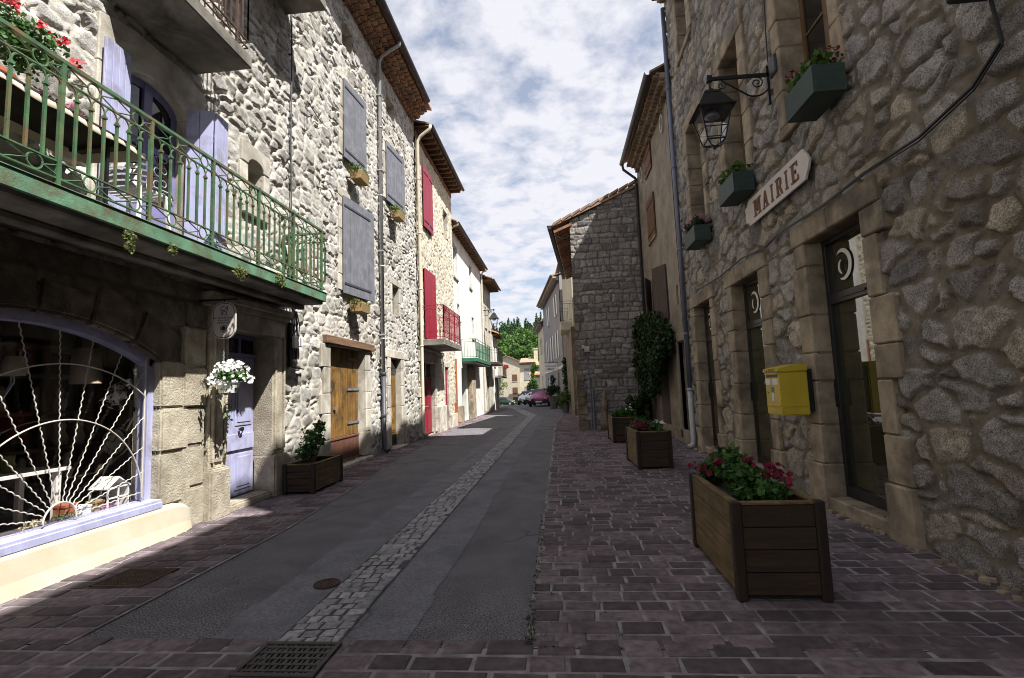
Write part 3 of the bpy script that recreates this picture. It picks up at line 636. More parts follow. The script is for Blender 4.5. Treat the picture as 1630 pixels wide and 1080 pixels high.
# ================================================================= LEFT SIDE
LX = -4.55
def shutter(name, material, parent, hinge, w, h, ang, sg=1, th=0.035, rail=True, boards=5, label=None):
    """boarded shutter hinged at (x,y,z0), leaning out by ang from the wall plane X=const, running towards +Y * sg"""
    m = MB(); ca, sa = math.cos(ang), math.sin(ang); hx, hy, z0 = hinge
    def P(u, n, z): return (hx+u*sa+n*ca, hy+sg*(u*ca-n*sa), z0+z)
    def bx(u0, u1, n0, n1, a, b):
        m.add([P(u, n, z) for z in (a, b) for n in (n0, n1) for u in (u0, u1)], [(0, 2, 3, 1), (4, 5, 7, 6), (0, 1, 5, 4), (2, 6, 7, 3), (0, 4, 6, 2), (1, 3, 7, 5)])
    for i in range(boards): bx(w*i/boards+0.005, w*(i+1)/boards-0.005, 0, th, 0, h)
    bx(0.002, w-0.002, 0.004, th-0.012, 0.002, h-0.002)
    o = m.build(name, material, parent, bevel=0.003)
    if rail:
        m = MB()
        for z in (h*0.1, h*0.9): bx(0.02, w*0.86, th, th+0.012, z-0.022, z+0.022)
        m.build('hinge_strap', 'iron_black' if material != 'slate_paint' else 'cast_iron_pipe', o)
    if label: o['label'] = label
    return o
def simple_window(parent, X, d, y0, y1, z0, z1, frame='white_enamel', mull=1, bars=0, pane='pane_dark', t=0.05, sg=1):
    """window frame with pane, recessed d behind the plane X (sg=-1: wall faces +X, room is at -X)"""
    xa = X+sg*d; m = MB(); x0, x1 = xa, xa+sg*0.05
    m.box(x0, x1, y0, y0+t, z0, z1); m.box(x0, x1, y1-t, y1, z0, z1); m.box(x0, x1, y0+t, y1-t, z0, z0+t); m.box(x0, x1, y0+t, y1-t, z1-t, z1)
    for i in range(mull):
        y = y0+(y1-y0)*(i+1)/(mull+1); m.box(x0-sg*0.004, x1-sg*0.004, y-t*0.7, y+t*0.7, z0+t, z1-t)
    for i in range(bars):
        z = z0+(z1-z0)*(i+1)/(bars+1); m.box(x0+sg*0.008, x1-sg*0.01, y0+t, y1-t, z-0.014, z+0.014)
    f = m.build('window', frame, parent)
    p = MB(); p.box(xa+sg*0.02, xa+sg*0.03, y0+t*0.5, y1-t*0.5, z0+t*0.5, z1-t*0.5); p.build('pane', pane, f)
    return f
hA = root('stone_house', (LX, 6, 0), 'tall pale rubble stone house with the shop window, green balcony and slate blue shutters', 'house')
AY0, AY1, AZ = -7.0, 16.05, 10.7
SHOP_Y, SHOP_S, SHOP_Z0, SPR, RISE = 3.92, 1.42, 0.33, 1.97, 0.36
SR = (SHOP_S**2+RISE**2)/(2*RISE)
def shop_arch(u): return SPR+RISE-SR+np.sqrt(np.maximum(SR*SR-(u-SHOP_Y)**2, 0))
def shop_mask(u, v): return (np.abs(u-SHOP_Y) < SHOP_S) & (v > SHOP_Z0) & (v < shop_arch(u))
DOOR_A = (6.42, 7.5, 0.1, 2.46); DOOR_W = (9.62, 11.46, 0.1, 2.52); DOOR_N = (13.25, 14.15, 0.05, 2.46)
UDOOR = (4.72, 5.62, 3.22, 5.22)
WIN_S = (6.9, 7.3, 4.35, 5.15); SLIT = (13.5, 14.1, 3.7, 4.55)
SH_A = (10.32, 11.3, 6.78, 8.55); SH_B = (10.25, 11.5, 3.72, 5.8); SH_C = (13.1, 14.3, 6.85, 8.5)
TOP1 = (10.3, 10.9, 9.45, 10.05); TOP2 = (13.25, 14.0, 9.5, 10.05)
def ud_mask(u, v): return (u > UDOOR[0]) & (u < UDOOR[1]) & (v > UDOOR[2]) & (v < 5.0+0.22*np.sqrt(np.maximum(0, 1-((u-5.17)/0.46)**2)))
def win_s_mask(u, v): return (u > WIN_S[0]) & (u < WIN_S[1]) & (v > WIN_S[2]) & (v < 5.02+0.13*np.sqrt(np.maximum(0, 1-((u-7.1)/0.21)**2)))
holes_hi = [ud_mask, win_s_mask, SLIT, SH_A, SH_B, SH_C, TOP1, TOP2, DOOR_W, DOOR_N]
snapu = [6.42, 7.5, 7.62, 9.62, 11.46, 13.25, 14.15, 10.32, 11.3, 10.25, 11.5, 13.1, 14.3, 13.5, 14.1, 4.72, 5.62, 6.9, 7.3]
snapv = [0.1, 2.52, 2.46, 3.7, 4.55, 6.78, 8.55, 3.72, 5.8, 6.85, 8.5, 9.45, 10.05, 3.22, 4.35]
rub = rubble(0.145, 1.7, 1.9, 0.013, 0.012, 0.017, 11, 0.035, 0.015, 0.9, 0.032, 0.7)
# the wall above the balcony and right of the blue door is pale rubble; the shop's base is granite, coloured darker to stand for balcony shade
relief('rubble_wall', 'limestone_rubble', hA, 'X', LX, 1, grid_line(2.4, AY1, 0.021, snapu), grid_line(2.95, AZ, 0.021, snapv), holes_hi, rub)
relief('rubble_wall', 'limestone_rubble', hA, 'X', LX, 1, grid_line(7.62, AY1, 0.026, snapu), grid_line(-0.05, 2.95, 0.026, snapv), [DOOR_W, DOOR_N], rub)
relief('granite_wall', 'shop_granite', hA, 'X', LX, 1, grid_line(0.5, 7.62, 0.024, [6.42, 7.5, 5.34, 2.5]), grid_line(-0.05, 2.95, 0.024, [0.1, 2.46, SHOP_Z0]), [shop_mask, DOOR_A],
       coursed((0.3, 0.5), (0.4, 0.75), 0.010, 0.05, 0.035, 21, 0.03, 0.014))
m = MB()   # wall mass behind the stone face
panel_wall(m, 'X', LX-0.5, AY0, AY1, -0.05, AZ, [(2.4, AY1, -0.05, AZ), (0.5, 2.4, -0.05, 2.95)], 0.49)
m.box(LX-9, LX-0.5, AY1-0.3, AY1-0.02, 0, AZ); m.box(LX-9, LX-0.5, AY0, AY0+0.3, 0, AZ); m.box(LX-9.3, LX-9, AY0, AY1-0.02, 0, AZ)
m.box(LX-8.9, LX-0.45, 1.6, AY1-0.3, 2.97, 3.1)
m.build('outer_wall', 'dressed_pale', hA)
m = MB()
for h in (SH_A, SH_B, SH_C, SLIT): reveal(m, LX-0.28, 0.29, h[0], h[1], h[2], h[3])
for h in (TOP1, TOP2): reveal(m, LX-0.3, 0.31, h[0], h[1], h[2], h[3])
for h in (DOOR_W, DOOR_N, DOOR_A): reveal(m, LX-0.4, 0.41, h[0], h[1], h[2], h[3], 0.025, False)
reveal(m, LX-0.35, 0.36, WIN_S[0], WIN_S[1], WIN_S[2], WIN_S[3]); reveal(m, LX-0.32, 0.33, UDOOR[0], UDOOR[1], UDOOR[2], UDOOR[3], 0.02, False)
m.build('opening_reveals', 'dressed_pale', hA)
# dressed blocks round the openings
def jambs(mb, y0, y1, z0, z1, wd=0.2, out=0.02, lintel=0.24, X=LX, sg=1, rows=None, lint=True, seed=0):
    rg = random.Random(seed); z = z0
    while z < z1-0.02:
        h = min(rg.uniform(0.32, 0.6), z1-z); h = z1-z if z1-z-h < 0.18 else h
        for a in (0, 1):
            ww = wd*rg.uniform(0.8, 1.5)
            (ya, yb) = (y0-ww, y0) if a == 0 else (y1, y1+ww)
            xo = out+rg.uniform(0, 0.012); mb.box(X-sg*0.28, X+sg*xo, ya+0.003, yb-0.003, z+0.004, z+h-0.004)
        z += h
    if lint: mb.box(X-sg*0.28, X+sg*(out+0.01), y0-wd*1.2, y1+wd*1.2, z1, z1+lintel)
m = MB()
jambs(m, 10.25, 11.5, 3.72, 5.8, 0.16, 0.03, 0.2, seed=1); jambs(m, 10.32, 11.3, 6.78, 8.55, 0.14, 0.03, 0.18, seed=2); jambs(m, 13.1, 14.3, 6.85, 8.5, 0.14, 0.03, 0.18, seed=3)
jambs(m, 13.5, 14.1, 3.7, 4.55, 0.14, 0.03, 0.18, seed=4); jambs(m, 13.25, 14.15, 0.05, 2.46, 0.28, 0.045, 0.22, seed=5)
jambs(m, 9.62, 11.46, 0.1, 2.52, 0.3, 0.045, 0.2, lint=False, seed=6)
jambs(m, 6.9, 7.3, 4.35, 5.02, 0.13, 0.045, 0.2, lint=False, seed=8)
m.prism([(6.74, 5.03), (6.74, 5.36), (7.46, 5.36), (7.46, 5.03), (7.3, 5.03)]+[(7.1+0.2*math.cos(math.pi*k/8), 5.02+0.13*math.sin(math.pi*k/8)) for k in range(1, 8)]+[(6.9, 5.03)], 'X', LX-0.25, LX+0.05)
m.box(LX-0.2, LX+0.07, 6.78, 7.42, 4.25, 4.347)
m.build('dressed_stone', 'dressed_pale', hA, bevel=0.012)
# lintel and jambs of the balcony door, smooth pale render
m = MB(); aw = [(5.17+0.45*math.cos(math.pi*k/12), 5.0+0.22*math.sin(math.pi*k/12)) for k in range(13)]
m.prism([(5.95, 5.0), (5.95, 5.52), (5.55, 5.62), (4.8, 5.62), (4.4, 5.52), (4.4, 5.0)]+aw[::-1], 'X', LX-0.3, LX+0.05)
m.box(LX-0.3, LX+0.05, 4.4, 4.72, 3.2, 4.997); m.box(LX-0.3, LX+0.05, 5.62, 5.95, 3.2, 4.997)
m.build('door_surround', 'dressed_pale', hA, bevel=0.01)
# shop arch voussoirs, rough granite with the balcony's shade put into its colour
m = MB(); rg = random.Random(5); a0 = math.asin(SHOP_S/SR); czz = SPR+RISE-SR; k = 6
for i in range(k):
    t0 = -a0*1.06+2*a0*1.06*i/k; t1 = -a0*1.06+2*a0*1.06*(i+1)/k; hh = rg.uniform(0.3, 0.42); o = rg.uniform(0.06, 0.1); pl = []
    for q in range(5): t = t0+0.002+(t1-t0-0.004)*q/4; pl.append((SHOP_Y+SR*math.sin(t), czz+SR*math.cos(t)))
    for q in range(4, -1, -1): t = t0+0.004+(t1-t0-0.008)*q/4; pl.append((SHOP_Y+(SR+hh)*math.sin(t), czz+(SR+hh)*math.cos(t)))
    m.prism(pl, 'X', LX-0.3, LX+o)
m.build('arch_stones', 'shaded_granite', hA, bevel=0.03, seg=2)
m = MB(); z = SHOP_Z0
for h in (0.6, 0.5, 0.54):
    for s in (-1, 1):
        ya, yb = SHOP_Y+s*SHOP_S, SHOP_Y+s*(SHOP_S+rg.uniform(0.36, 0.6)); m.box(LX-0.3, LX+rg.uniform(0.055, 0.075), min(ya, yb), max(ya, yb), z+0.005, z+h-0.005)
    z += h
z = -0.02
for h in (0.48, 0.5, 0.46, 0.5, 0.5):
    m.box(LX-0.2, LX+rg.uniform(0.06, 0.085), 5.66, 6.06, z+0.005, z+h-0.005); z += h
m.build('pier_stones', 'shop_stone', hA, bevel=0.022, seg=2)
# carved surround of the blue door
m = MB()
for ya, yb in ((6.08, 6.42), (7.5, 7.84)):
    m.box(LX-0.35, LX+0.1, ya, yb, 0.62, 2.46); m.box(LX, LX+0.125, ya+0.1, yb-0.1, 0.7, 2.4); m.box(LX, LX+0.14, ya+0.03, ya+0.07, 0.7, 2.46); m.box(LX, LX+0.14, yb-0.07, yb-0.03, 0.7, 2.46)
m.box(LX-0.35, LX+0.11, 6.08, 7.84, 2.463, 2.72); m.box(LX, LX+0.15, 6.02, 7.9, 2.72, 2.8); m.box(LX, LX+0.2, 5.98, 7.94, 2.8, 2.9)
m.build('carved_surround', 'shop_stone', hA, bevel=0.01)
m = MB(); m.box(LX-0.2, LX+0.17, 6.04, 6.44, -0.02, 0.62); m.box(LX-0.2, LX+0.17, 7.48, 7.88, -0.02, 0.62); m.box(LX-0.2, LX+0.12, 6.44, 7.48, -0.02, 0.095)
m.build('plinth_blocks', 'shop_stone', hA, bevel=0.025, seg=2)
# cream rendered sill under the shop window
m = MB(); prof = [(LX-0.3, -0.05), (LX+0.22, -0.05), (LX+0.16, 0.12), (LX+0.13, 0.30), (LX+0.1, 0.345), (LX-0.3, 0.345)]
m.prism(prof, 'Y', 1.0, 5.45)
vs = []; ne = 8
for k in range(ne+1):
    f = math.cos(math.pi/2*k/ne); vs.append([(LX+0.02+(x-LX-0.02)*max(f, 0) if x > LX else x, 5.45+0.42*math.sin(math.pi/2*k/ne), z*(0.25+0.75*f) if z > 0 else z) for x, z in prof])
n = len(prof); m.add([q for r in vs for q in r], [(i*n+j, i*n+(j+1) % n, (i+1)*n+(j+1) % n, (i+1)*n+j) for i in range(ne) for j in range(n)])
m.build('shop_sill', 'cream_plaster', hA, bevel=0.0)
# shop window: violet frame, pane, sunburst grille
m = MB(); Xf = LX-0.1
def arch_band(mb, r0, r1, xa, xb, n=24):
    pts0 = [(SHOP_Y+r0*math.sin(-a0+2*a0*q/n), czz+r0*math.cos(-a0+2*a0*q/n)) for q in range(n+1)]; pts1 = [(SHOP_Y+r1*math.sin(-a0+2*a0*q/n), czz+r1*math.cos(-a0+2*a0*q/n)) for q in range(n+1)]
    for q in range(n): mb.prism([pts0[q], pts0[q+1], pts1[q+1], pts1[q]], 'X', xa, xb)
arch_band(m, SR-0.085, SR+0.03, Xf-0.06, Xf+0.06)
for s in (-1, 1): m.box(Xf-0.06, Xf+0.06, SHOP_Y+s*(SHOP_S-0.075), SHOP_Y+s*(SHOP_S+0.01), 0.4, SPR+0.02)
m.box(Xf-0.06, Xf+0.2, SHOP_Y-SHOP_S, SHOP_Y+SHOP_S, 0.35, 0.43); m.box(Xf+0.06, Xf+0.215, SHOP_Y-SHOP_S, SHOP_Y+SHOP_S, 0.335, 0.40)
fr = m.build('shop_window', 'lavender_paint', hA, bevel=0.004)
m = MB(); pp = [(SHOP_Y-SHOP_S+0.09, 0.44), (SHOP_Y+SHOP_S-0.09, 0.44)]+[(SHOP_Y+(SHOP_S-0.09)*math.cos(math.pi*q/16), float(shop_arch(np.array(SHOP_Y+(SHOP_S-0.09)*math.cos(math.pi*q/16))))-0.09) for q in range(17)]
m.prism(pp, 'X', Xf-0.012, Xf-0.004); m.build('pane', 'clear_glass', fr)
m = MB(); gx = LX-0.03; gc = (4.3, 0.47)
def clipr(ang):
    d = (math.cos(ang), math.sin(ang)); t = 0.15
    while True:
        y, z = gc[0]+d[0]*t, gc[1]+d[1]*t
        if abs(y-SHOP_Y) > SHOP_S-0.12 or z > float(shop_arch(np.array(y)))-0.11 or t > 3: return t
        t += 0.01
for a in (4, 17, 31, 44, 57, 69, 81, 92.5, 104, 116, 129, 142, 156, 170):
    a = R(a); t = clipr(a); c_, s_ = math.cos(a), math.sin(a)
    twist(m, (gx, gc[0]+c_*0.16, gc[1]+s_*0.16), (gx, gc[0]+c_*t, gc[1]+s_*t), 0.005, 0.0042, max(4, int((t-0.16)/0.065)))
for rr, th in ((0.155, 0.009), (0.9, 0.007), (1.42, 0.007)):
    pts = []
    for q in range(61):
        a = math.pi*q/60; y, z = gc[0]+rr*math.cos(a), gc[1]+rr*math.sin(a)
        if abs(y-SHOP_Y) < SHOP_S-0.11 and z < float(shop_arch(np.array(y)))-0.1: pts.append((gx+0.012, y, z))
    seg = []
    for p in pts:
        if seg and (Vector(p)-Vector(seg[-1])).length > 0.12:
            if len(seg) > 1: m.tube(seg, th, 6)
            seg = []
        seg.append(p)
    if len(seg) > 1: m.tube(seg, th, 6)
m.tube([(gx, SHOP_Y+SHOP_S-0.13, 0.46), (gx, SHOP_Y+SHOP_S-0.13, SPR)], 0.01, 6)
m.build('sunburst_grille', 'white_iron', hA)
# blue street door
def plank_door(name, material, parent, X, y0, y1, z0, z1, sg=1, th=0.05, leaves=2, panels=((0.05, 0.42), (0.47, 0.97)), groove=True):
    m = MB(); wd = (y1-y0)/leaves
    for l in range(leaves):
        a, b = y0+l*wd+0.004, y0+(l+1)*wd-0.004
        m.box(X-sg*th, X, a, b, z0, z1)
        for p0, p1 in panels:
            za, zb = z0+(z1-z0)*p0, z0+(z1-z0)*p1
            m.box(X, X+sg*0.012, a+wd*0.12, b-wd*0.12, za, zb); m.box(X+sg*0.012, X+sg*0.022, a+wd*0.2, b-wd*0.2, za+0.05, zb-0.05)
    return m.build(name, material, parent, bevel=0.004)
dX = LX-0.2
d = plank_door('door', 'lavender_paint', hA, dX, 6.43, 7.49, 0.1, 2.12, panels=((0.04, 0.30), (0.50, 0.97)))
m = MB(); m.box(dX, dX+0.028, 6.46, 7.46, 0.76, 0.99); m.build('lock_rail', 'lavender_paint', d, bevel=0.004)
m = MB()
for yy, zz in ((6.74, 1.05), (7.1, 1.06)):
    m.lathe((0, 0, 0), [(0.001, 0)], 3, False) if False else None
    m.tube([(dX+0.02, yy, zz), (dX+0.055, yy, zz)], 0.012, 8); m.tube([(dX+0.055, yy, zz), (dX+0.085, yy, zz)], 0.03, 10)
    m.ring((dX+0.05, yy, zz-0.04), 0.035, 'X', 0.008)
m.tube([(dX+0.02, 7.06, 1.33), (dX+0.03, 7.06, 1.33)], 0.017, 8)
m.build('handle', 'iron_black', d)
m = MB(); m.box(dX-0.05, dX+0.03, 6.43, 7.49, 2.12, 2.18); m.box(dX-0.05, dX+0.01, 6.43, 7.49, 2.4, 2.46); m.box(dX-0.04, dX+0.01, 7.1, 7.14, 2.18, 2.4)
f = m.build('fanlight', 'violet_frame', hA, bevel=0.003)
m = MB(); m.box(dX-0.03, dX-0.02, 6.43, 7.49, 2.17, 2.42); m.build('pane', 'pane_dark', f)
# oak double door with iron straps
oX = LX-0.14; m = MB(); ws = [9.64, 9.98, 10.28, 10.56, 10.86, 11.15, 11.44]
for a, b in zip(ws[:-1], ws[1:]): m.box(oX-0.05, oX+random.uniform(-0.004, 0.006), a+0.004, b-0.004, 0.62, 2.5)
d = m.build('oak_door', 'oak', hA, bevel=0.005)
m = MB()
for zz in (0.88, 1.62, 2.3):
    for a, b in ((9.66, 10.02), (10.82, 11.46)): m.box(oX+0.006, oX+0.02, a, b, zz-0.025, zz+0.025)
m.box(oX+0.006, oX+0.05, 10.12, 10.2, 1.2, 1.25); m.build('hinge_strap', 'slate_paint', d)
m = MB(); m.box(oX-0.05, oX+0.012, 9.64, 11.44, 0.1, 0.615); m.box(oX, oX+0.03, 9.64, 11.44, 0.57, 0.61); m.box(oX, oX+0.06, 9.64, 11.44, 0.04, 0.12); m.build('kick_board', 'oxblood_board', d, bevel=0.004)
m = MB(); m.box(LX-0.25, LX+0.11, 9.36, 11.9, 2.525, 2.69); m.build('wooden_lintel', 'old_wood', hA, bevel=0.012)
# narrow brown door with its step
d = plank_door('narrow_door', 'oak', hA, LX-0.12, 13.27, 14.13, 0.35, 2.0, leaves=1, panels=((0.04, 0.42), (0.47, 0.97)))
m = MB(); m.box(LX-0.165, LX-0.116, 13.27, 14.13, 0.05, 0.34); m.build('kick_board', 'iron_black', d)
m = MB(); m.box(LX-0.10, LX-0.06, 13.38, 13.42, 1.1, 1.3); m.build('handle', 'label_white', d)
m = MB(); m.box(LX-0.16, LX-0.11, 13.27, 14.13, 2.02, 2.45); m.build('pane', 'pane_dark', d)
m = MB(); m.box(LX-0.3, LX+0.13, 9.5, 11.7, -0.02, 0.075); m.box(LX-0.3, LX+0.18, 13.1, 14.3, -0.02, 0.05); m.build('doorstep', 'dressed_pale', hA, bevel=0.02)
# shutters standing a little off the wall, windows behind them
for h, sh in ((SH_A, 'A'), (SH_B, 'B'), (SH_C, 'C')):
    simple_window(hA, LX, 0.2, h[0], h[1], h[2], h[3], 'white_enamel', 1, 2, sg=-1)
    shutter('shutter', 'slate_paint', hA, (LX+0.05, h[0]-0.05, h[2]-0.05), h[1]-h[0]+0.08, h[3]-h[2]+0.08, R(5 if sh != 'B' else 8))
simple_window(hA, LX, 0.25, *SLIT, 'white_enamel', 0, 0, sg=-1)
m = MB()
for yy in (13.65, 13.8, 13.95): m.tube([(LX-0.1, yy, 3.68), (LX-0.1, yy, 4.57)], 0.014, 6)
m.build('window_bars', 'zinc', hA)
f = simple_window(hA, LX, 0.3, *WIN_S, 'white_enamel', 1, 0, sg=-1)
m = MB()
for yy in (7.02, 7.17): m.box(LX-0.17, LX-0.14, yy-0.02, yy+0.02, 4.34, 5.14)
m.build('window_bars', 'white_enamel', hA)
for h in (TOP1, TOP2): simple_window(hA, LX, 0.22, *h, 'white_enamel', 0, 1, sg=-1)
# balcony door with arched head, lavender shutters
X = LX-0.13; f = MB(); yc, zs = 5.17, 5.0
f.box(X, X+0.05, 4.72, 4.79, 3.22, 5.0); f.box(X, X+0.05, 5.55, 5.62, 3.22, 5.0); f.box(X, X+0.06, 5.11, 5.23, 3.22, 5.2); f.box(X, X+0.05, 4.79, 5.55, 3.22, 3.8)
f.box(X, X+0.05, 4.79, 5.55, 4.42, 4.5)
for k in range(12):
    a, b = math.pi*k/12, math.pi*(k+1)/12
    f.prism([(yc+0.36*math.cos(a), zs+0.13*math.sin(a)), (yc+0.46*math.cos(a), zs+0.23*math.sin(a)), (yc+0.46*math.cos(b), zs+0.23*math.sin(b)), (yc+0.36*math.cos(b), zs+0.13*math.sin(b))], 'X', X, X+0.05)
d = f.build('balcony_door', 'violet_frame', hA, bevel=0.003)
m = MB(); m.prism([(4.75, 3.7), (5.59, 3.7)]+[(yc+0.42*math.cos(math.pi*k/12), zs+0.19*math.sin(math.pi*k/12)) for k in range(13)], 'X', X+0.015, X+0.025); m.build('pane', 'pane_dark', d)
m = MB()     # iron scrollwork over the glass
for s in (4.95, 5.39):
    for zz in (3.9, 4.06, 4.22, 4.36):
        m.ring((X+0.05, s-0.05, zz), 0.05, 'X', 0.006, 12, 5); m.ring((X+0.05, s+0.05, zz+0.05), 0.04, 'X', 0.006, 12, 5)
m.tube([(X+0.08, 5.25, 4.0), (X+0.1, 5.5, 4.0), (X+0.08, 5.56, 3.95)], 0.012, 6)
m.build('scrollwork', 'zinc_light', d)
shutter('door_shutter', 'lavender_paint', hA, (LX+0.07, 4.74, 3.24), 0.34, 2.0, R(5), -1, rail=False, boards=4)
shutter('door_shutter', 'lavender_paint', hA, (LX+0.06, 5.62, 3.24), 0.3, 1.9, R(70), 1, rail=False, boards=2)
shutter('door_shutter', 'lavender_paint', hA, (LX+0.34, 5.73, 3.24), 0.27, 1.9, R(-6), 1, rail=False, boards=3)
# green balcony
BX = -3.78; BY0, BY1 = 0.8, 7.93
m = MB(); m.box(LX-0.1, BX-0.045, BY0, BY1-0.02, 3.0, 3.16); m.box(LX+0.3, LX+0.42, BY0, BY1-0.04, 2.93, 3.0); m.build('balcony_slab', 'concrete', hA, bevel=0.015)
m = MB(); m.box(BX-0.04, BX, BY0, BY1, 3.05, 3.19); m.box(LX, BX-0.04, BY1-0.018, BY1, 3.05, 3.19); m.box(BX-0.09, BX+0.012, BY0, BY1, 3.19, 3.2); m.build('balcony_beam', 'green_beam', hA, bevel=0.003)
def green_rail(mb, along, c, a, b, z0=3.2, z1=4.22, sp=0.126):
    """wrought iron balustrade; along 'Y' at X=c or along 'X' at Y=c"""
    def P(t, z, o=0): return (c+o, t, z) if along == 'Y' else (t, c+o, z)
    ax = 'X' if along == 'Y' else 'Y'
    n = max(2, int(round((b-a)/sp))); sp = (b-a)/n
    mb.bar(P(a, z1), P(b, z1), 0.036, 0.03); mb.bar(P(a, z1-0.15), P(b, z1-0.15), 0.02, 0.012); mb.bar(P(a, z0+0.055), P(b, z0+0.055), 0.022, 0.012); mb.bar(P(a, z0+0.19), P(b, z0+0.19), 0.022, 0.012)
    for i in range(n+1):
        t = a+sp*i; post = i % 7 == 0; r = 0.016 if post else 0.010
        mb.bar(P(t, z0+0.19 if not post else z0), P(t, z1-0.235 if not post else z1), r*2, r*2)
        mb.obox(P(t, z1-0.26), (0.034, 0.034, 0.02)); 
        if i < n:
            mb.tube([P(t+sp*0.5-sp*0.5*math.cos(math.pi*k/8), z1-0.235+0.08*math.sin(math.pi*k/8)) for k in range(9)], 0.008, 5, False)
    q = 0; t = a; per = sp*3.5; k = int(round((b-a)/per)); per = (b-a)/k
    for i in range(k):
        tc_ = a+per*(i+0.5)
        for zc_, rr in ((z1-0.083, 0.058), (z0+0.122, 0.058)):
            mb.ring(P(tc_, zc_), rr, ax, 0.0075, 18, 5)
            for s in (-1, 1):
                e0, e1 = tc_+s*rr, tc_+s*per*0.5
                mb.tube([P(e0, zc_), P((e0+e1)/2, zc_-0.03), P(e1, zc_-0.062)], 0.0065, 5); mb.tube([P(e0, zc_), P((e0+e1)/2, zc_+0.03), P(e1, zc_+0.062)], 0.0065, 5)
    return mb
m = MB(); green_rail(m, 'Y', BX-0.02, BY0, BY1-0.01); green_rail(m, 'X', BY1-0.012, LX+0.02, BX-0.02); m.build('balcony_railing', 'green_paint', hA)
# grey balcony above it
m = MB(); m.box(LX-0.1, BX, 4.42, 5.84, 5.76, 5.93); m.build('upper_balcony_slab', 'concrete', hA, bevel=0.012)
m = MB()
for a, b, c_ in (((BX-0.04, 4.46), (BX-0.04, 5.8), 0), ((LX, 5.8), (BX-0.04, 5.8), 1)):
    for z in (6.03, 6.12, 6.9): m.bar((*a, z), (*b, z), 0.02, 0.012)
    L_ = math.dist(a, b); n = int(L_/0.11)
    for i in range(n+1):
        f_ = i/n; p = (a[0]+(b[0]-a[0])*f_, a[1]+(b[1]-a[1])*f_); m.bar((*p, 6.12), (*p, 6.9), 0.014); 
        if i % 10 == 0: m.bar((*p, 5.9), (*p, 6.95), 0.026)
        if i < n:
            p2 = (a[0]+(b[0]-a[0])*(i+1)/n, a[1]+(b[1]-a[1])*(i+1)/n); m.bar((*p, 6.03 if i % 2 else 6.12), (*p2, 6.12 if i % 2 else 6.03), 0.009)
m.build('upper_railing', 'iron_rust', hA)
m = MB(); m.box(LX-0.05, LX+0.75, 5.9, 8.0, 8.3, 8.46); m.build('top_balcony_slab', 'concrete', hA, bevel=0.012)
# eaves
mt, mm = MB(), MB(); genoise(mt, mm, LX-0.02, 1, 7.0, AY1-0.1, AZ-0.13, 4, 0.145, 0.105)
mt.build('cornice_tiles', 'terracotta', hA); mm.build('cornice_mortar', 'eave_mortar', hA)
m = MB(); tiled_roof(m, LX+0.66, LX-4.7, AY0, AY1, AZ+0.40, AZ+1.7); m.build('roof', 'roof_tile', hA)
m = MB(); tiled_roof(m, LX-9.6, LX-4.7, AY0, AY1, AZ+0.2, AZ+1.7); m.build('roof', 'roof_tile', hA)
m = MB(); gutter(m, LX+0.69, AZ+0.36, 2.0, AY1-0.6, 0.075); m.build('gutter', 'gutter_dark', hA)
m = MB(); downpipe(m, LX+0.1, 12.5, 1.9, AZ-0.1, 1, LX+0.68, AZ+0.32, 0.048, False); m.build('downpipe', 'zinc_light', hA, smooth=True)
m = MB(); m.tube([(LX+0.1, 12.5, 2.0), (LX+0.1, 12.5, 0.12), (LX+0.2, 12.48, 0.04)], 0.056, 12); m.lathe((LX+0.1, 12.5, 1.95), [(0.06, 0), (0.072, 0.01), (0.072, 0.08), (0.06, 0.09)], 12); m.lathe((LX+0.1, 12.5, 0.9), [(0.06, 0), (0.07, 0.01), (0.07, 0.08), (0.06, 0.09)], 12); m.build('downpipe', 'cast_iron_pipe', hA, smooth=True)
m = MB()
for zz in (3.0, 5.2, 7.4, 9.5): m.box(LX, LX+0.16, 12.44, 12.56, zz-0.015, zz+0.015)
m.build('pipe_bracket', 'zinc_light', hA)
# ---------------------------------------------------------------- red-shuttered house
hB = root('stone_house', (LX, 19, 0), 'stone house with crimson shutters, crimson doors and a crimson balcony', 'house')
BX = LX+0.03; B0, B1, BZ = 16.08, 21.85, 10.25
H_sh = (16.85, 18.05, 7.35, 9.5); H_up = (16.75, 18.1, 3.32, 5.78); H_d1 = (16.3, 18.0, 0.05, 2.5); H_d2 = (19.7, 20.35, 0.0, 2.45); H_n1 = (20.1, 20.8, 8.0, 9.1); H_n2 = (19.75, 20.45, 3.9, 4.95)
relief('rubble_wall', 'red_house_rubble', hB, 'X', BX, 1, grid_line(B0, B1, 0.034, [q for h in (H_sh, H_up, H_d1, H_d2, H_n1, H_n2) for q in h[:2]]), grid_line(-0.05, BZ, 0.034, [2.5, 3.32, 5.78, 7.35]), [H_sh, H_up, H_d1, H_d2, H_n1, H_n2], rubble(0.15, 1.6, 1.8, 0.02, 0.014, 0.014, 31, 0.035, 0.016, 0.9, 0.02, 0.6))
m = MB(); m.box(LX-9, LX-0.5, B1-0.3, B1-0.02, 0, BZ+1.2); m.box(LX-9.3, LX-9, B0, B1, 0, BZ); m.box(BX-0.5, BX-0.03, B1-0.05, B1, 0, BZ); m.build('outer_wall', 'beige_plaster', hB)
m = MB()
for h in (H_sh, H_up, H_n1, H_n2): reveal(m, BX-0.28, 0.29, *h)
for h in (H_d1, H_d2): reveal(m, BX-0.4, 0.41, *h, 0.02, False)
m.build('opening_reveals', 'cream_plaster', hB)
m = MB()
jambs(m, *H_d1, 0.24, 0.04, 0.36, X=BX, seed=11); jambs(m, *H_d2, 0.16, 0.03, 0.2, X=BX, seed=12); jambs(m, *H_n1, 0.14, 0.03, 0.16, X=BX, seed=13); jambs(m, *H_n2, 0.14, 0.03, 0.16, X=BX, seed=14)
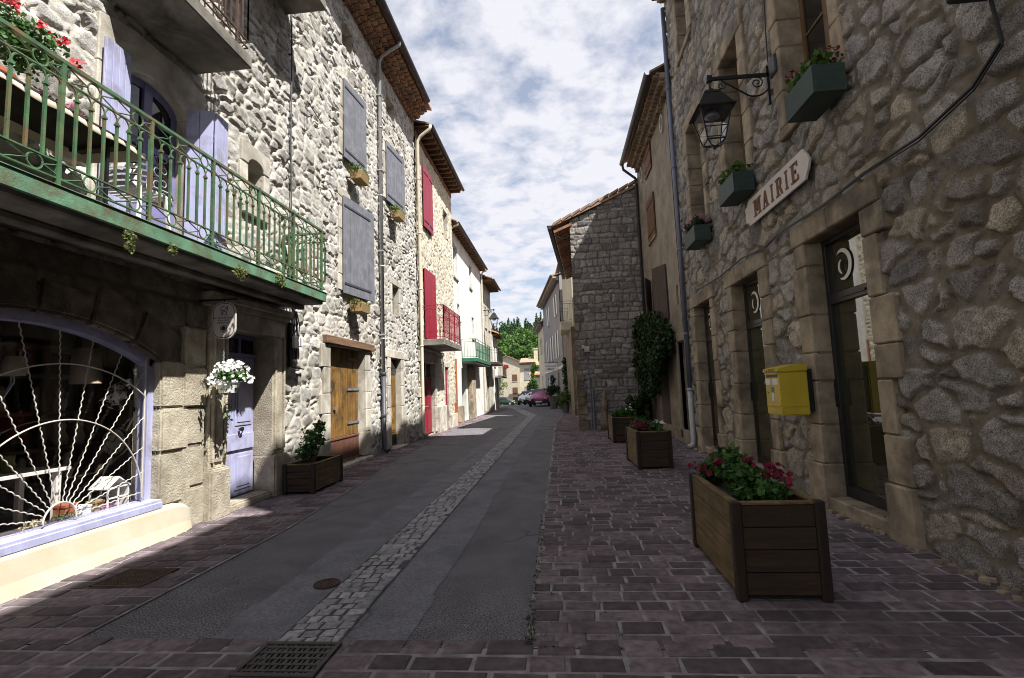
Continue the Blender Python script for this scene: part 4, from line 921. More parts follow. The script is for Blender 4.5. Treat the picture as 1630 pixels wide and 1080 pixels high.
m.box(BX-0.05, BX+0.14, 18.25, 19.45, -0.02, 0.95); m.box(BX-0.05, BX+0.1, B0+0.02, 16.05+0.1, -0.02, 1.0); m.box(BX-0.05, BX+0.09, 20.55, B1, -0.02, 0.55)
m.box(BX-0.05, BX+0.05, 16.1, 19.6, 2.88, 3.0); m.build('dressed_stone', 'dressed_pale', hB, bevel=0.015)
shutter('shutter', 'crimson_faded', hB, (BX+0.05, 16.82, 7.3), 0.62, 2.22, R(3), boards=3); shutter('shutter', 'crimson_faded', hB, (BX+0.05, 18.08, 7.3), 0.62, 2.22, R(-3), 1, boards=3) if False else shutter('shutter', 'crimson_faded', hB, (BX+0.08, 17.46, 7.3), 0.62, 2.22, R(-2), boards=3)
shutter('door_shutter', 'crimson_paint', hB, (BX+0.05, 16.75, 3.32), 1.35, 2.46, R(2), boards=6, rail=False)
d = plank_door('door', 'crimson_paint', hB, BX-0.1, 16.32, 17.98, 0.05, 1.92, panels=((0.05, 0.40), (0.46, 0.96)))
m = MB(); m.tube([(BX-0.09, 17.08, 1.0), (BX-0.03, 17.08, 1.0), (BX-0.03, 17.2, 1.0)], 0.014, 6); m.build('handle', 'zinc_light', d)
m = MB(); m.box(BX-0.15, BX-0.08, 16.32, 17.98, 1.92, 2.0); m.box(BX-0.15, BX-0.09, 17.1, 17.2, 2.0, 2.5); m.box(BX-0.15, BX-0.09, 16.32, 16.4, 2.0, 2.5); f = m.build('fanlight', 'crimson_paint', hB)
m = MB(); m.box(BX-0.13, BX-0.12, 16.32, 17.98, 1.98, 2.5); m.build('pane', 'pane_dark', f)
plank_door('narrow_door', 'crimson_paint', hB, BX-0.04, 19.72, 20.33, 0.03, 2.42, leaves=1)
simple_window(hB, BX, 0.2, *H_n1, 'cream_plaster', 0, 0, sg=-1); simple_window(hB, BX, 0.25, *H_n2, 'cream_plaster', 0, 0, sg=-1); simple_window(hB, BX, 0.2, *H_sh, 'white_enamel', 1, 1, sg=-1)
m = MB(); m.box(BX-0.1, LX+0.88, 16.14, 19.05, 3.02, 3.22); m.build('balcony_slab', 'concrete', hB, bevel=0.012)
m = MB()
def thin_rail(mb, X0, Xo, y0, y1, z0, z1, sp=0.11, curl=True, ends=True):
    runs = [((Xo, y0), (Xo, y1))] + ([((X0, y0), (Xo, y0)), ((X0, y1), (Xo, y1))] if ends else [])
    for a, b in runs:
        L_ = math.dist(a, b); n = max(2, int(L_/sp)); ax = 'X' if a[0] == b[0] else 'Y'
        for z in (z0+0.06, z1-0.14, z1): mb.bar((*a, z), (*b, z), 0.026, 0.016)
        for i in range(n+1):
            f_ = i/n; p = (a[0]+(b[0]-a[0])*f_, a[1]+(b[1]-a[1])*f_)
            mb.bar((*p, z0+0.06), (*p, z1-0.14), 0.013)
            if i % 8 == 0 or i == n: mb.bar((*p, z0-0.02), (*p, z1), 0.028)
            if curl and i < n:
                p2 = (a[0]+(b[0]-a[0])*(i+.5)/n, a[1]+(b[1]-a[1])*(i+.5)/n)
                mb.ring((*p2, z1-0.07), 0.045, ax, 0.007, 10, 4); mb.ring((*p2, z0+0.25), 0.04, ax, 0.006, 10, 4); mb.ring((*p2, z0+0.72), 0.04, ax, 0.006, 10, 4)
thin_rail(m, BX, LX+0.85, 16.2, 19.0, 3.24, 4.36); m.build('balcony_railing', 'crimson_paint', hB)
m = MB(); tiled_roof(m, LX+0.55, LX-4.7, B0+0.02, B1+0.1, BZ+0.42, BZ+1.9); m.build('roof', 'roof_tile', hB)
m = MB(); tiled_roof(m, LX-9.6, LX-4.7, B0+0.02, B1+0.1, BZ+0.2, BZ+1.9); m.build('roof', 'roof_tile', hB)
m = MB(); y = B0+0.15
while y < B1: m.box(LX-0.3, LX+0.5, y, y+0.1, BZ+0.18, BZ+0.31); y += 0.42
m.box(LX-0.3, LX+0.53, B0+0.03, B1+0.08, BZ+0.312, BZ+0.34); m.box(LX-0.25, LX+0.06, B0, B1, BZ-0.02, BZ+0.17); m.build('rafters', 'old_wood', hB)
m = MB(); gutter(m, LX+0.6, BZ+0.38, B0+0.05, B1+0.12, 0.07); m.build('gutter', 'gutter_dark', hB)
m = MB(); downpipe(m, LX+0.12, 16.12, 0.1, BZ-0.1, 1, LX+0.58, BZ+0.33, 0.055); m.build('downpipe', 'cream_pipe', hB, smooth=True)
m = MB(); downpipe(m, LX+0.1, B1-0.1, 0.1, 3.0, 1, r=0.035); m.box(LX, LX+0.1, B1-0.35, B1-0.2, 0.0, 1.0); m.build('downpipe', 'pot_clay', hB)

# ---------------------------------------------------------------- plain rendered houses further up
def plain_house(name, label, X, sg, y0, y1, H, wallmat, wins, depth=8, shm=None, roofm='roof_tile', over=0.4, zr=1.8, doors=(), gut='gutter_dark', soff='old_wood', door_mat='dark_shutter', sill=True):
    """house whose street face lies on X=const facing sg; wins = (y0,y1,z0,z1, open-shutter material or None)"""
    r = root(name, (X, (y0+y1)/2, gz((y0+y1)/2)), label, 'house')
    hs = [q[:4] for q in wins] + [q[:4] for q in doors]
    m = MB(); panel_wall(m, 'X', X, y0, y1, gz(y1)-0.1, H, hs, -sg*0.35)
    m.box(X-sg*0.35, X-sg*depth, y0, y0+0.3, gz(y1)-0.1, H); m.box(X-sg*0.35, X-sg*depth, y1-0.3, y1, gz(y1)-0.1, H); m.box(X-sg*(depth-0.3), X-sg*depth, y0+0.3, y1-0.3, gz(y1)-0.1, H)
    m.build('outer_wall', wallmat, r)
    s = MB()
    for q in wins:
        simple_window(r, X, 0.16, *q[:4], 'window_wood' if sg < 0 else 'white_enamel', 1, 1, sg=-sg)
        if sill: s.box(X-sg*0.1, X+sg*0.07, q[0]-0.06, q[1]+0.06, q[2]-0.09, q[2]-0.001)
        if len(q) > 4 and q[4]:
            wd = (q[1]-q[0])/2; th = MB()
            th.box(X+sg*0.01, X+sg*0.05, q[0]-wd, q[0]-0.02, q[2], q[3]); th.build('shutter', q[4], r, bevel=0.004)
            th = MB(); th.box(X+sg*0.01, X+sg*0.05, q[1]+0.02, q[1]+wd, q[2], q[3]); th.build('shutter', q[4], r, bevel=0.004)
    if s.v: s.build('window_sill', 'dressed_pale', r)
    for q in doors: plank_door('door', q[4] if len(q) > 4 else door_mat, r, X-sg*0.2, *q[:4], sg=sg, leaves=1)
    m = MB(); tiled_roof(m, X+sg*over, X-sg*depth/2, y0-0.05, y1+0.05, H+0.12, H+zr); m.build('roof', roofm, r)
    m = MB(); tiled_roof(m, X-sg*(depth+0.3), X-sg*depth/2, y0-0.05, y1+0.05, H+0.12, H+zr); m.build('roof', roofm, r)
    m = MB(); tri = [(X, H), (X-sg*depth, H), (X-sg*depth/2, H+zr-0.06)]
    m.prism(tri, 'Y', y0+0.02, y0+0.25); m.prism(tri, 'Y', y1-0.25, y1-0.02); m.build('gable', wallmat, r)
    m = MB(); y = y0+0.1
    while y < y1-0.1: m.box(X-sg*0.3, X+sg*(over-0.06), y, y+0.09, H-0.07, H+0.05); y += 0.38
    m.build('rafters', soff, r)
    m = MB(); gutter(m, X+sg*(over+0.05), H+0.08, y0, y1, 0.065); m.build('gutter', gut, r)
    return r
CX = LX-0.15
hC = plain_house('white_house', 'tall white rendered house with the bottle green balcony', CX, 1, 21.95, 31.4, 9.1, 'white_plaster',
    [(22.9, 23.9, 6.9, 8.5), (27.2, 28.0, 7.2, 8.5), (23.6, 24.2, 4.9, 5.7), (27.6, 28.3, 4.4, 5.6)], doors=[(23.9, 25.0, 0.05, 2.45, 'bottle_green'), (26.9, 28.2, 3.05, 5.0, 'bottle_green')] if False else [(24.2, 25.3, 0.05, 2.6, 'bottle_green')])
m = MB(); m.box(CX, CX+0.7, 24.4, 29.4, 2.82, 2.9); m.build('balcony_slab', 'concrete', hC)
m = MB(); m.box(CX, CX+0.74, 24.35, 29.45, 2.905, 3.08); m.build('balcony_beam', 'bottle_green', hC)
m = MB(); thin_rail(m, CX, CX+0.71, 24.4, 29.4, 3.08, 4.02, 0.13, False)
for k in range(6): m.box(CX+0.70, CX+0.72, 24.5+k*0.82, 25.2+k*0.82, 3.45, 3.5)
m.build('balcony_railing', 'bottle_green', hC)
m = MB(); downpipe(m, CX+0.1, 22.05, 0.1, 8.9, 1, CX+0.44, 9.15, 0.05); m.build('downpipe', 'cream_pipe', hC)
m = MB(); downpipe(m, CX+0.1, 31.2, 0.1, 8.9, 1, CX+0.44, 9.15, 0.05); m.build('downpipe', 'cream_pipe', hC)
m = MB(); m.box(CX, CX+0.25, 25.8, 26.9, 0, 2.75); m.box(CX, CX+0.12, 21.98, 24.1, -0.02, 0.8); m.build('buttress', 'dressed_brown', hC, bevel=0.03)
hD = plain_house('stone_house', 'narrow grey stone house with a deep brown eave behind the white house', CX+0.05, 1, 31.45, 35.5, 8.5, 'dressed_pale', [(32.5, 33.2, 5.6, 7.0), (34.0, 34.8, 5.6, 7.0)], over=0.7, doors=[(32.6, 33.5, 0.05, 2.4)])
m = MB(); m.box(CX+0.05, CX+0.85, 31.9, 35.2, 3.1, 3.24); m.build('balcony_slab', 'dark_shutter', hD)
m = MB(); thin_rail(m, CX, CX+0.82, 32.0, 35.1, 3.24, 4.2, 0.14, False); m.build('balcony_railing', 'iron_black', hD)
hE = plain_house('white_house', 'low white house at the far end of the left row with a red flowered balcony', CX+0.1, 1, 35.55, 38.6, 5.4, 'white_plaster', [(36.2, 36.9, 3.2, 4.6)], doors=[(37.2, 38.0, 0.05, 2.4, 'crimson_faded')], roofm='orange_tile')
m = MB(); m.box(CX+0.1, CX+0.75, 36.0, 38.4, 2.3, 2.42); m.build('balcony_slab', 'concrete', hE)
m = MB(); thin_rail(m, CX+0.1, CX+0.72, 36.05, 38.35, 2.42, 3.3, 0.16, False); m.build('balcony_railing', 'iron_black', hE)

# ================================================================= RIGHT SIDE
RX = 3.05
hM = root('town_hall', (RX, 7, 0), 'brown granite town hall with three tall glazed doors and green flower boxes', 'town hall')
MY0, MY1, MZ = 2.0, 11.9, 10.78
D1, D2, D3 = (5.08, 6.2, 0.14, 3.1), (7.62, 8.78, 0.14, 3.1), (10.05, 11.15, 0.14, 3.1)
W1, W2, W3 = (5.25, 6.35, 4.68, 6.9), (7.7, 8.55, 4.68, 6.9), (9.85, 10.8, 4.68, 6.9); W4 = (10.15, 10.9, 8.75, 10.3)
hs = [D1, D2, D3, W1, W2, W3, W4]; sn = [q for h in hs for q in h[:2]]; sv = [0.14, 3.1, 4.68, 6.9, 8.75]
us = np.concatenate([grid_line(2.4, 6.6, 0.0145, sn), grid_line(6.6, MY1, 0.023, sn)[1:]])
vs = np.concatenate([grid_line(-0.05, 6.0, 0.017, sv), grid_line(6.0, MZ, 0.035, sv)[1:]])
big = rubble(0.19, 1.6, 2.6, 0.020, 0.012, 0.019, 71, 0.04, 0.026, 0.95, 0.036, 0.6)
relief('granite_wall', 'granite_rubble', hM, 'X', RX, -1, us, vs, hs, big)
m = MB(); m.box(RX+0.5, RX+9, MY1-0.3, MY1-0.02, 0, MZ); m.box(RX+0.03, RX+9, MY0, MY0+0.3, 0, MZ); m.box(RX+9, RX+9.3, MY0, MY1, 0, MZ); m.box(RX+0.08, RX+0.5, MY1-0.1, MY1-0.02, 0, MZ); m.build('outer_wall', 'granite_rubble', hM)
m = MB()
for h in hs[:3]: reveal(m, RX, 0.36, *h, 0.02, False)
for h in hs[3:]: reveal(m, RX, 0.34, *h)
m.build('opening_reveals', 'dressed_dark', hM)
m = MB()
for i, h in enumerate((D1, D2, D3)):
    jambs(m, h[0], h[1], 0.5, h[3], 0.24, 0.052, 0.0, RX, -1, lint=False, seed=40+i)
    m.box(RX+0.02, RX-0.07, h[0]-0.3, (h[0]+h[1])/2-0.003, h[3], h[3]+0.25); m.box(RX+0.02, RX-0.065, (h[0]+h[1])/2+0.003, h[1]+0.3, h[3], h[3]+0.25)
    for a, b in ((h[0]-0.34, h[0]+0.01), (h[1]-0.01, h[1]+0.34)): m.box(RX+0.28, RX-0.085, a, b, -0.02, 0.5)
    m.box(RX+0.36, RX-0.05, h[0]+0.01, h[1]-0.01, -0.02, 0.135)
for i, h in enumerate((W1, W2, W3, W4)):
    jambs(m, h[0], h[1], h[2], h[3], 0.2, 0.05, 0.26, RX, -1, seed=50+i); m.box(RX+0.3, RX-0.06, h[0]-0.2, h[1]+0.2, h[2]-0.14, h[2]-0.003)
m.build('dressed_stone', 'dressed_brown', hM, bevel=0.014)
m = MB(); rg = random.Random(9)
for k in range(190):
    y = 2.1+rg.random()*10; m.obox((RX-0.03-rg.random()*0.11, y, 0.006), (rg.uniform(.02, .06), rg.uniform(.02, .07), rg.uniform(.02, .05)), Matrix.Rotation(rg.random()*3, 3, 'Z'))
tag(m.build('rubble_skirt', 'dressed_brown', hM), kind='stuff')
def crescent(mb, X, yc, zc, r0, t, a0, a1, n=18, flip=1):
    pts = []
    for k in range(n+1):
        a = a0+(a1-a0)*k/n; f = math.sin(math.pi*k/n)**0.6; pts.append(((yc+flip*(r0+t*f)*math.cos(a), zc+(r0+t*f)*math.sin(a)), (yc+flip*(r0-t*f*0.2)*math.cos(a), zc+(r0-t*f*0.2)*math.sin(a))))
    for p, q in zip(pts[:-1], pts[1:]): mb.prism([p[0], q[0], q[1], p[1]], 'X', X, X-0.004)
for i, h in enumerate((D1, D2, D3)):
    X = RX+0.15; m = MB(); t = 0.06
    m.box(X, X+0.06, h[0], h[0]+t, h[2], h[3]); m.box(X, X+0.06, h[1]-t, h[1], h[2], h[3]); m.box(X, X+0.06, h[0]+t, h[1]-t, h[3]-t, h[3]); m.box(X, X+0.06, h[0]+t, h[1]-t, h[2], h[2]+0.12); m.box(X-0.004, X+0.056, h[0]+t, h[1]-t, 2.33, 2.45)
    d = m.build('glazed_door', 'door_black', hM, bevel=0.004)
    m = MB(); m.obox((X+0.032, (h[0]+h[1])/2, (h[2]+h[3])/2), (0.006, h[1]-h[0]-0.09, h[3]-h[2]-0.1), Matrix.Rotation(R(-2.4 if i == 0 else 0.6), 3, 'Z')); m.build('pane', 'pane_olive', d)
    m = MB(); m.box(X-0.03, X, h[1]-0.055, h[1]-0.03, 1.15, 1.45); m.box(X-0.018, X-0.005, h[0]+0.35, h[1]-0.35, 2.375, 2.40); m.build('handle', 'iron_black', d)
    m = MB(); crescent(m, X+0.02, (h[0]+h[1])/2+0.22, 2.74, 0.15, 0.05, R(60), R(290)); crescent(m, X+0.0155, (h[0]+h[1])/2+0.16, 2.72, 0.09, 0.03, R(-60), R(60)); m.build('transom_motif', 'label_white', d)
for h in (W1, W2, W3, W4): simple_window(hM, RX, 0.25, *h, 'window_wood', 1, 3, t=0.07)
mt, mm = MB(), MB(); genoise(mt, mm, RX, -1, 6.0, MY1+0.02, MZ-0.02, 3, 0.17, 0.12); mt.build('cornice_tiles', 'old_terracotta', hM); mm.build('cornice_mortar', 'eave_mortar', hM)
m = MB(); tiled_roof(m, RX-0.62, RX+0.1, MY0, MY1+0.05, MZ+0.44, MZ+0.66); m.build('roof', 'roof_tile', hM)
m = MB(); tiled_roof(m, RX-0.3, RX+4.6, MY0, MY1+0.05, 13.61, 15.1); tiled_roof(m, RX+9.5, RX+4.6, MY0, MY1+0.05, 13.55, 15.1); m.build('roof', 'roof_tile', hM)
m = MB(); m.box(RX+0.05, RX+0.45, MY0, MY1, MZ+0.5, 13.55); m.box(RX+0.45, RX+9, MY1-0.4, MY1, MZ+0.5, 13.55); m.box(RX+0.45, RX+9, MY0, MY0+0.4, MZ+0.5, 13.55); m.build('added_shade_storey', 'ochre_plaster', hM)  # unseen storey added, with the roof raised onto it, to shade the street
m = MB(); gutter(m, RX-0.68, MZ+0.42, 4, MY1+0.02, 0.075); m.build('gutter', 'gutter_dark', hM)
m = MB(); px = RX-0.075
m.tube([(px, MY1-0.03, MZ-0.1), (px, MY1-0.03, 1.35)], 0.052, 12)
for zz in (2.6, 4.6, 6.6, 8.6): m.lathe((px, MY1-0.03, zz), [(0.06, -0.03), (0.066, 0), (0.06, 0.03)], 12)
m.build('downpipe', 'zinc', hM, smooth=True)
m = MB(); m.tube([(px, MY1-0.03, 1.36), (px, MY1-0.03, 0.16), (px-0.03, MY1-0.05, 0.07), (px-0.13, MY1-0.1, 0.045)], 0.062, 12); m.lathe((px, MY1-0.03, 1.3), [(0.07, 0), (0.078, 0.02), (0.07, 0.05)], 12); m.build('downpipe', 'zinc_light', hM, smooth=True)
# lower neighbour behind the camera: it only shades the street
hN = root('stone_house', (RX+0.02, -4, 0), 'granite house on the right just before the town hall', 'house')
m = MB(); m.box(RX+0.02, RX+9, -14, MY0-0.02, -0.05, 11.9); m.build('outer_wall', 'granite_rubble', hN)
m = MB(); tiled_roof(m, RX-0.45, RX+4.6, -14, MY0-0.03, 12.0, 13.4); tiled_roof(m, RX+9.4, RX+4.6, -14, MY0-0.03, 12.0, 13.4); m.build('roof', 'roof_tile', hN)

# ---------------------------------------------------------------- plastered house with brown shutters
hP = root('plaster_house', (RX, 15, 0), 'ochre plastered house with brown wooden shutters beside the town hall', 'house')
PX = RX+0.04; P0, P1, PZ = 11.92, 17.46, 8.75
Q_low = (14.45, 15.6, 3.3, 4.7); Q_mid = (14.85, 15.95, 5.95, 7.15); Q_top = (14.85, 15.85, 8.0, 8.7); Q_d = (12.4, 13.15, 0.1, 2.5); Q_d2 = (14.6, 15.7, 0.05, 2.3); Q_s = (12.8, 13.0, 3.45, 3.95)
m = MB(); panel_wall(m, 'X', PX, P0, P1, -0.05, PZ+0.3, [Q_low, Q_mid, Q_top, Q_d, Q_d2, Q_s], 0.4)
m.box(PX+0.4, PX+8, P1-0.3, P1, 0, PZ+0.3); m.box(PX+8, PX+8.3, P0, P1, 0, PZ); m.build('outer_wall', 'ochre_plaster', hP)
m = MB(); m.prism([(PX, PZ), (PX+8, PZ), (PX+4, PZ+2.2)], 'Y', 16.7, 17.0); m.build('gable', 'ochre_plaster', hP)
m = MB(); m.box(PX-0.03, PX, P0+0.02, P1-0.02, 2.72, 2.8); m.box(PX-0.05, PX+0.02, P0+0.02, P1-0.05, -0.05, 0.32)
for yy in (12.32, 13.15): m.box(PX-0.05, PX+0.1, yy-0.1 if yy < 13 else yy, yy+0.08 if yy < 13 else yy+0.16, 0.1, 2.6)
m.box(PX-0.05, PX+0.1, 12.1, 13.33, 2.52, 2.72); m.build('plaster_bands', 'ochre_plaster', hP, bevel=0.01)
for yc, zc in ((13.2, 8.42), (16.5, 8.42)):
    m = MB(); n = 20
    for k in range(n):
        a, b = 2*math.pi*k/n, 2*math.pi*(k+1)/n
        m.prism([(yc+0.2*math.cos(a), zc+0.26*math.sin(a)), (yc+0.2*math.cos(b), zc+0.26*math.sin(b)), (yc+0.12*math.cos(b), zc+0.17*math.sin(b)), (yc+0.12*math.cos(a), zc+0.17*math.sin(a))], 'X', PX+0.01, PX-0.05)
    f = m.build('oculus', 'dressed_pale', hP)
    m = MB(); m.prism([(yc+0.13*math.cos(2*math.pi*k/n), zc+0.18*math.sin(2*math.pi*k/n)) for k in range(n)], 'X', PX+0.01, PX-0.012); m.build('pane', 'pane_dark', f)
for h in (Q_low, Q_mid, Q_top): simple_window(hP, PX, 0.2, *h, 'window_wood', 1, 1)
simple_window(hP, PX, 0.15, *Q_s, 'dressed_brown', 0, 0)
plank_door('door', 'dark_shutter', hP, PX+0.25, *Q_d, sg=-1, leaves=1); plank_door('door', 'dark_shutter', hP, PX+0.25, *Q_d2, sg=-1, leaves=1)
for h, mtn in ((Q_mid, 'brown_shutter'), (Q_top, 'brown_shutter')):
    hh = (h[1]-h[0])/2
    for k in range(2):
        m = MB()
        for b in range(3): m.box(PX-0.05, PX-0.015, h[0]+k*hh+b*hh/3+0.004, h[0]+k*hh+(b+1)*hh/3-0.004, h[2]-0.05, h[3]+0.05)
        for zz in (h[2]+0.15, h[3]-0.15): m.box(PX-0.066, PX-0.05, h[0]+k*hh+0.02, h[0]+(k+1)*hh-0.02, zz-0.03, zz+0.03)
        m.build('shutter', mtn, hP, bevel=0.003)
for ya, yb, ang in ((14.45, 13.9, 0), (15.6, 16.15, 0)):
    m = MB(); m.add([(PX-0.30, ya, 3.25), (PX-0.27, ya+0.01, 3.25), (PX-0.02, yb, 3.25), (PX-0.05, yb, 3.25), (PX-0.30, ya, 4.75), (PX-0.27, ya+0.01, 4.75), (PX-0.02, yb, 4.75), (PX-0.05, yb, 4.75)], [(0, 1, 2, 3), (4, 7, 6, 5), (0, 4, 5, 1), (1, 5, 6, 2), (2, 6, 7, 3), (3, 7, 4, 0)]); m.build('shutter', 'dark_shutter', hP)
m = MB(); m.box(PX-0.08, PX+0.1, 14.3, 15.75, 3.2, 3.295); m.box(PX-0.06, PX+0.1, 14.8, 16.0, 5.83, 5.9); m.build('window_sill', 'dressed_brown', hP)
mt, mm = MB(), MB(); genoise(mt, mm, PX, -1, P0, 17.05, PZ-0.02, 3, 0.14, 0.11, 0.19); mt.build('cornice_tiles', 'old_terracotta', hP); mm.build('cornice_mortar', 'eave_mortar', hP)
m = MB(); tiled_roof(m, PX-0.5, PX+4, P0+0.02, 17.06, PZ+0.4, PZ+2.5); m.build('roof', 'roof_tile', hP)
m = MB(); tiled_roof(m, PX+8.4, PX+4, P0+0.02, P1+0.03, PZ+0.3, PZ+2.5); m.build('roof', 'roof_tile', hP)
m = MB(); gutter(m, PX-0.56, PZ+0.37, P0+0.03, 17.1, 0.085); m.build('gutter', 'gutter_dark', hP)
m = MB(); m.tube([(PX-0.56, 17.0, PZ+0.3), (PX-0.53, 17.02, PZ+0.12), (PX-0.1, P1-0.2, PZ-0.12), (PX-0.07, P1-0.06, PZ-0.4), (PX-0.07, P1-0.06, 0.3)], 0.045, 10); m.build('downpipe', 'gutter_dark', hP, smooth=True)
m = MB()
for dx, dy in ((0, 0), (0.0, 0.06), (0, 0.13)): m.tube([(PX-0.02, 12.36+dy, 8.6), (PX-0.02, 12.38+dy, 6), (PX-0.02, 12.35+dy, 3.2-dy*3), (PX-0.02, 12.4+dy, 2.75)], 0.010, 5)
m.build('wires', 'iron_black', hP)

# ---------------------------------------------------------------- gable house, its blind end wall facing down the street
hG = root('gable_house', (1.8, 17.5, 0), 'dark coursed stone house with a blind gable wall and a lit upper corner', 'house')
GY = 17.52; G0, G1 = 0.64, 3.1
def gtop(x): return 7.34+0.46*(np.asarray(x)-G0)
relief('gable_wall', 'gable_ashlar', hG, 'Y', GY, -1, grid_line(G0, 3.3, 0.03, []), grid_line(-0.05, 8.9, 0.03, []), [lambda u, v: v > gtop(u)], coursed((0.12, 0.3), (0.18, 0.6), 0.012, 0.018, 0.022, 81, 0.085, 0.02))
m = MB(); sl = (1.05-G0)/6.0
m.add([(G0+0.004, GY+0.005, -0.05), (3.3, GY+0.005, -0.05), (8, GY+0.005, -0.05), (8, 26, -0.05), (1.15, 26, -0.05), (G0+0.004, GY+0.005, 7.3), (8, GY+0.005, 10.5), (8, 26, 10.5), (1.15, 26, 7.3)],
      [(0, 5, 6, 2), (0, 4, 8, 5), (4, 3, 7, 8), (2, 6, 7, 3), (5, 8, 7, 6)]); m.build('outer_wall', 'gable_ashlar', hG)
m = MB(); n = 40; vs = []; fs = []
for i in range(n+1):
    y = GY-0.12+(8.5)*i/n; dxx = sl*(y-GY); c_ = 0.04*abs(math.sin(math.pi*i/2.0))
    vs += [(G0-0.62+dxx, y, 7.22+c_), (8, y, 10.6+c_), (G0-0.62+dxx, y, 7.14), (8, y, 10.5)]
for i in range(n):
    a = 4*i; b = a+4; fs += [(a, a+1, b+1, b), (a+2, b+2, b+3, a+3), (a, b, b+2, a+2)]
fs.append((0, 2, 3, 1)); m.add(vs, fs)
for k in range(16): m.prism([(G0-0.6+k*0.34, 7.16+k*0.156), (G0-0.62+(k+1)*0.34, 7.22+(k+1)*0.156), (G0-0.62+(k+1)*0.34, 7.29+(k+1)*0.156), (G0-0.6+k*0.34, 7.27+k*0.156)], 'Y', GY-0.14, GY+0.1)
m.build('roof', 'roof_tile', hG)
m = MB()
for i in range(24): yy = GY+0.02+i*0.34; m.obox((G0-0.25+sl*(yy-GY), yy, 7.10), (0.68, 0.16, 0.09), Matrix.Rotation(-0.42*0.9, 3, 'Y'))
m.build('rafters', 'terracotta', hG)
m = MB(); m.prism([(G0-0.64, 7.08), (G0-0.76, 7.08), (G0-0.78, 7.2), (G0-0.62, 7.2)], 'Y', GY-0.1, GY-0.08); vs = []
for y in (GY-0.1, 26): vs += [(G0-0.62+sl*(y-GY), y, 7.2), (G0-0.64+sl*(y-GY), y, 7.07), (G0-0.78+sl*(y-GY), y, 7.07), (G0-0.80+sl*(y-GY), y, 7.2)]
m.add(vs, [(0, 1, 5, 4), (1, 2, 6, 5), (2, 3, 7, 6), (0, 4, 7, 3)]); m.build('gutter', 'gutter_dark', hG)
m = MB(); m.tube([(G0-0.5, GY+0.6, 7.05), (G0-0.3, GY+0.4, 6.9), (G0-0.06, GY+0.3, 6.85)], 0.03, 8); m.build('downpipe', 'gutter_dark', hG)
m = MB(); m.box(G0+0.28, G0+0.46, GY-0.14, GY-0.03, 2.65, 2.85); m.box(G0+0.2, G0+0.3, GY-0.09, GY-0.03, 2.78, 2.9); m.build('junction_box', 'dressed_pale', hG, bevel=0.01)
m = MB(); m.tube([(G0+0.38, GY-0.09, 2.66), (G0+0.36, GY-0.09, 2.2), (G0+0.42, GY-0.09, 1.8), (G0+0.42, GY-0.09, 0.05)], 0.022, 8); m.tube([(G0+0.5, GY-0.09, 1.4), (G0+0.5, GY-0.09, 0.05)], 0.03, 8); m.bar((G0+0.06, GY-0.09, 1.55), (G0+0.36, GY-0.09, 1.55), 0.03); m.bar((G0+0.06, GY-0.09, 1.56), (G0+0.36, GY-0.09, 1.9), 0.02)
m.bar((G0+0.5, GY-0.08, 1.35), (2.7, GY-0.08, 1.35), 0.035)
m.build('conduit', 'zinc', hG)
m = MB(); rg = random.Random(2); z = 0
while z < 1.9: h = rg.uniform(.18, .34); m.box(G0-0.04, G0+rg.uniform(.18, .34), GY-0.08, GY+0.3, z, z+h-0.008); z += h
m.build('corner_stones', 'dressed_dark', hG, bevel=0.015)
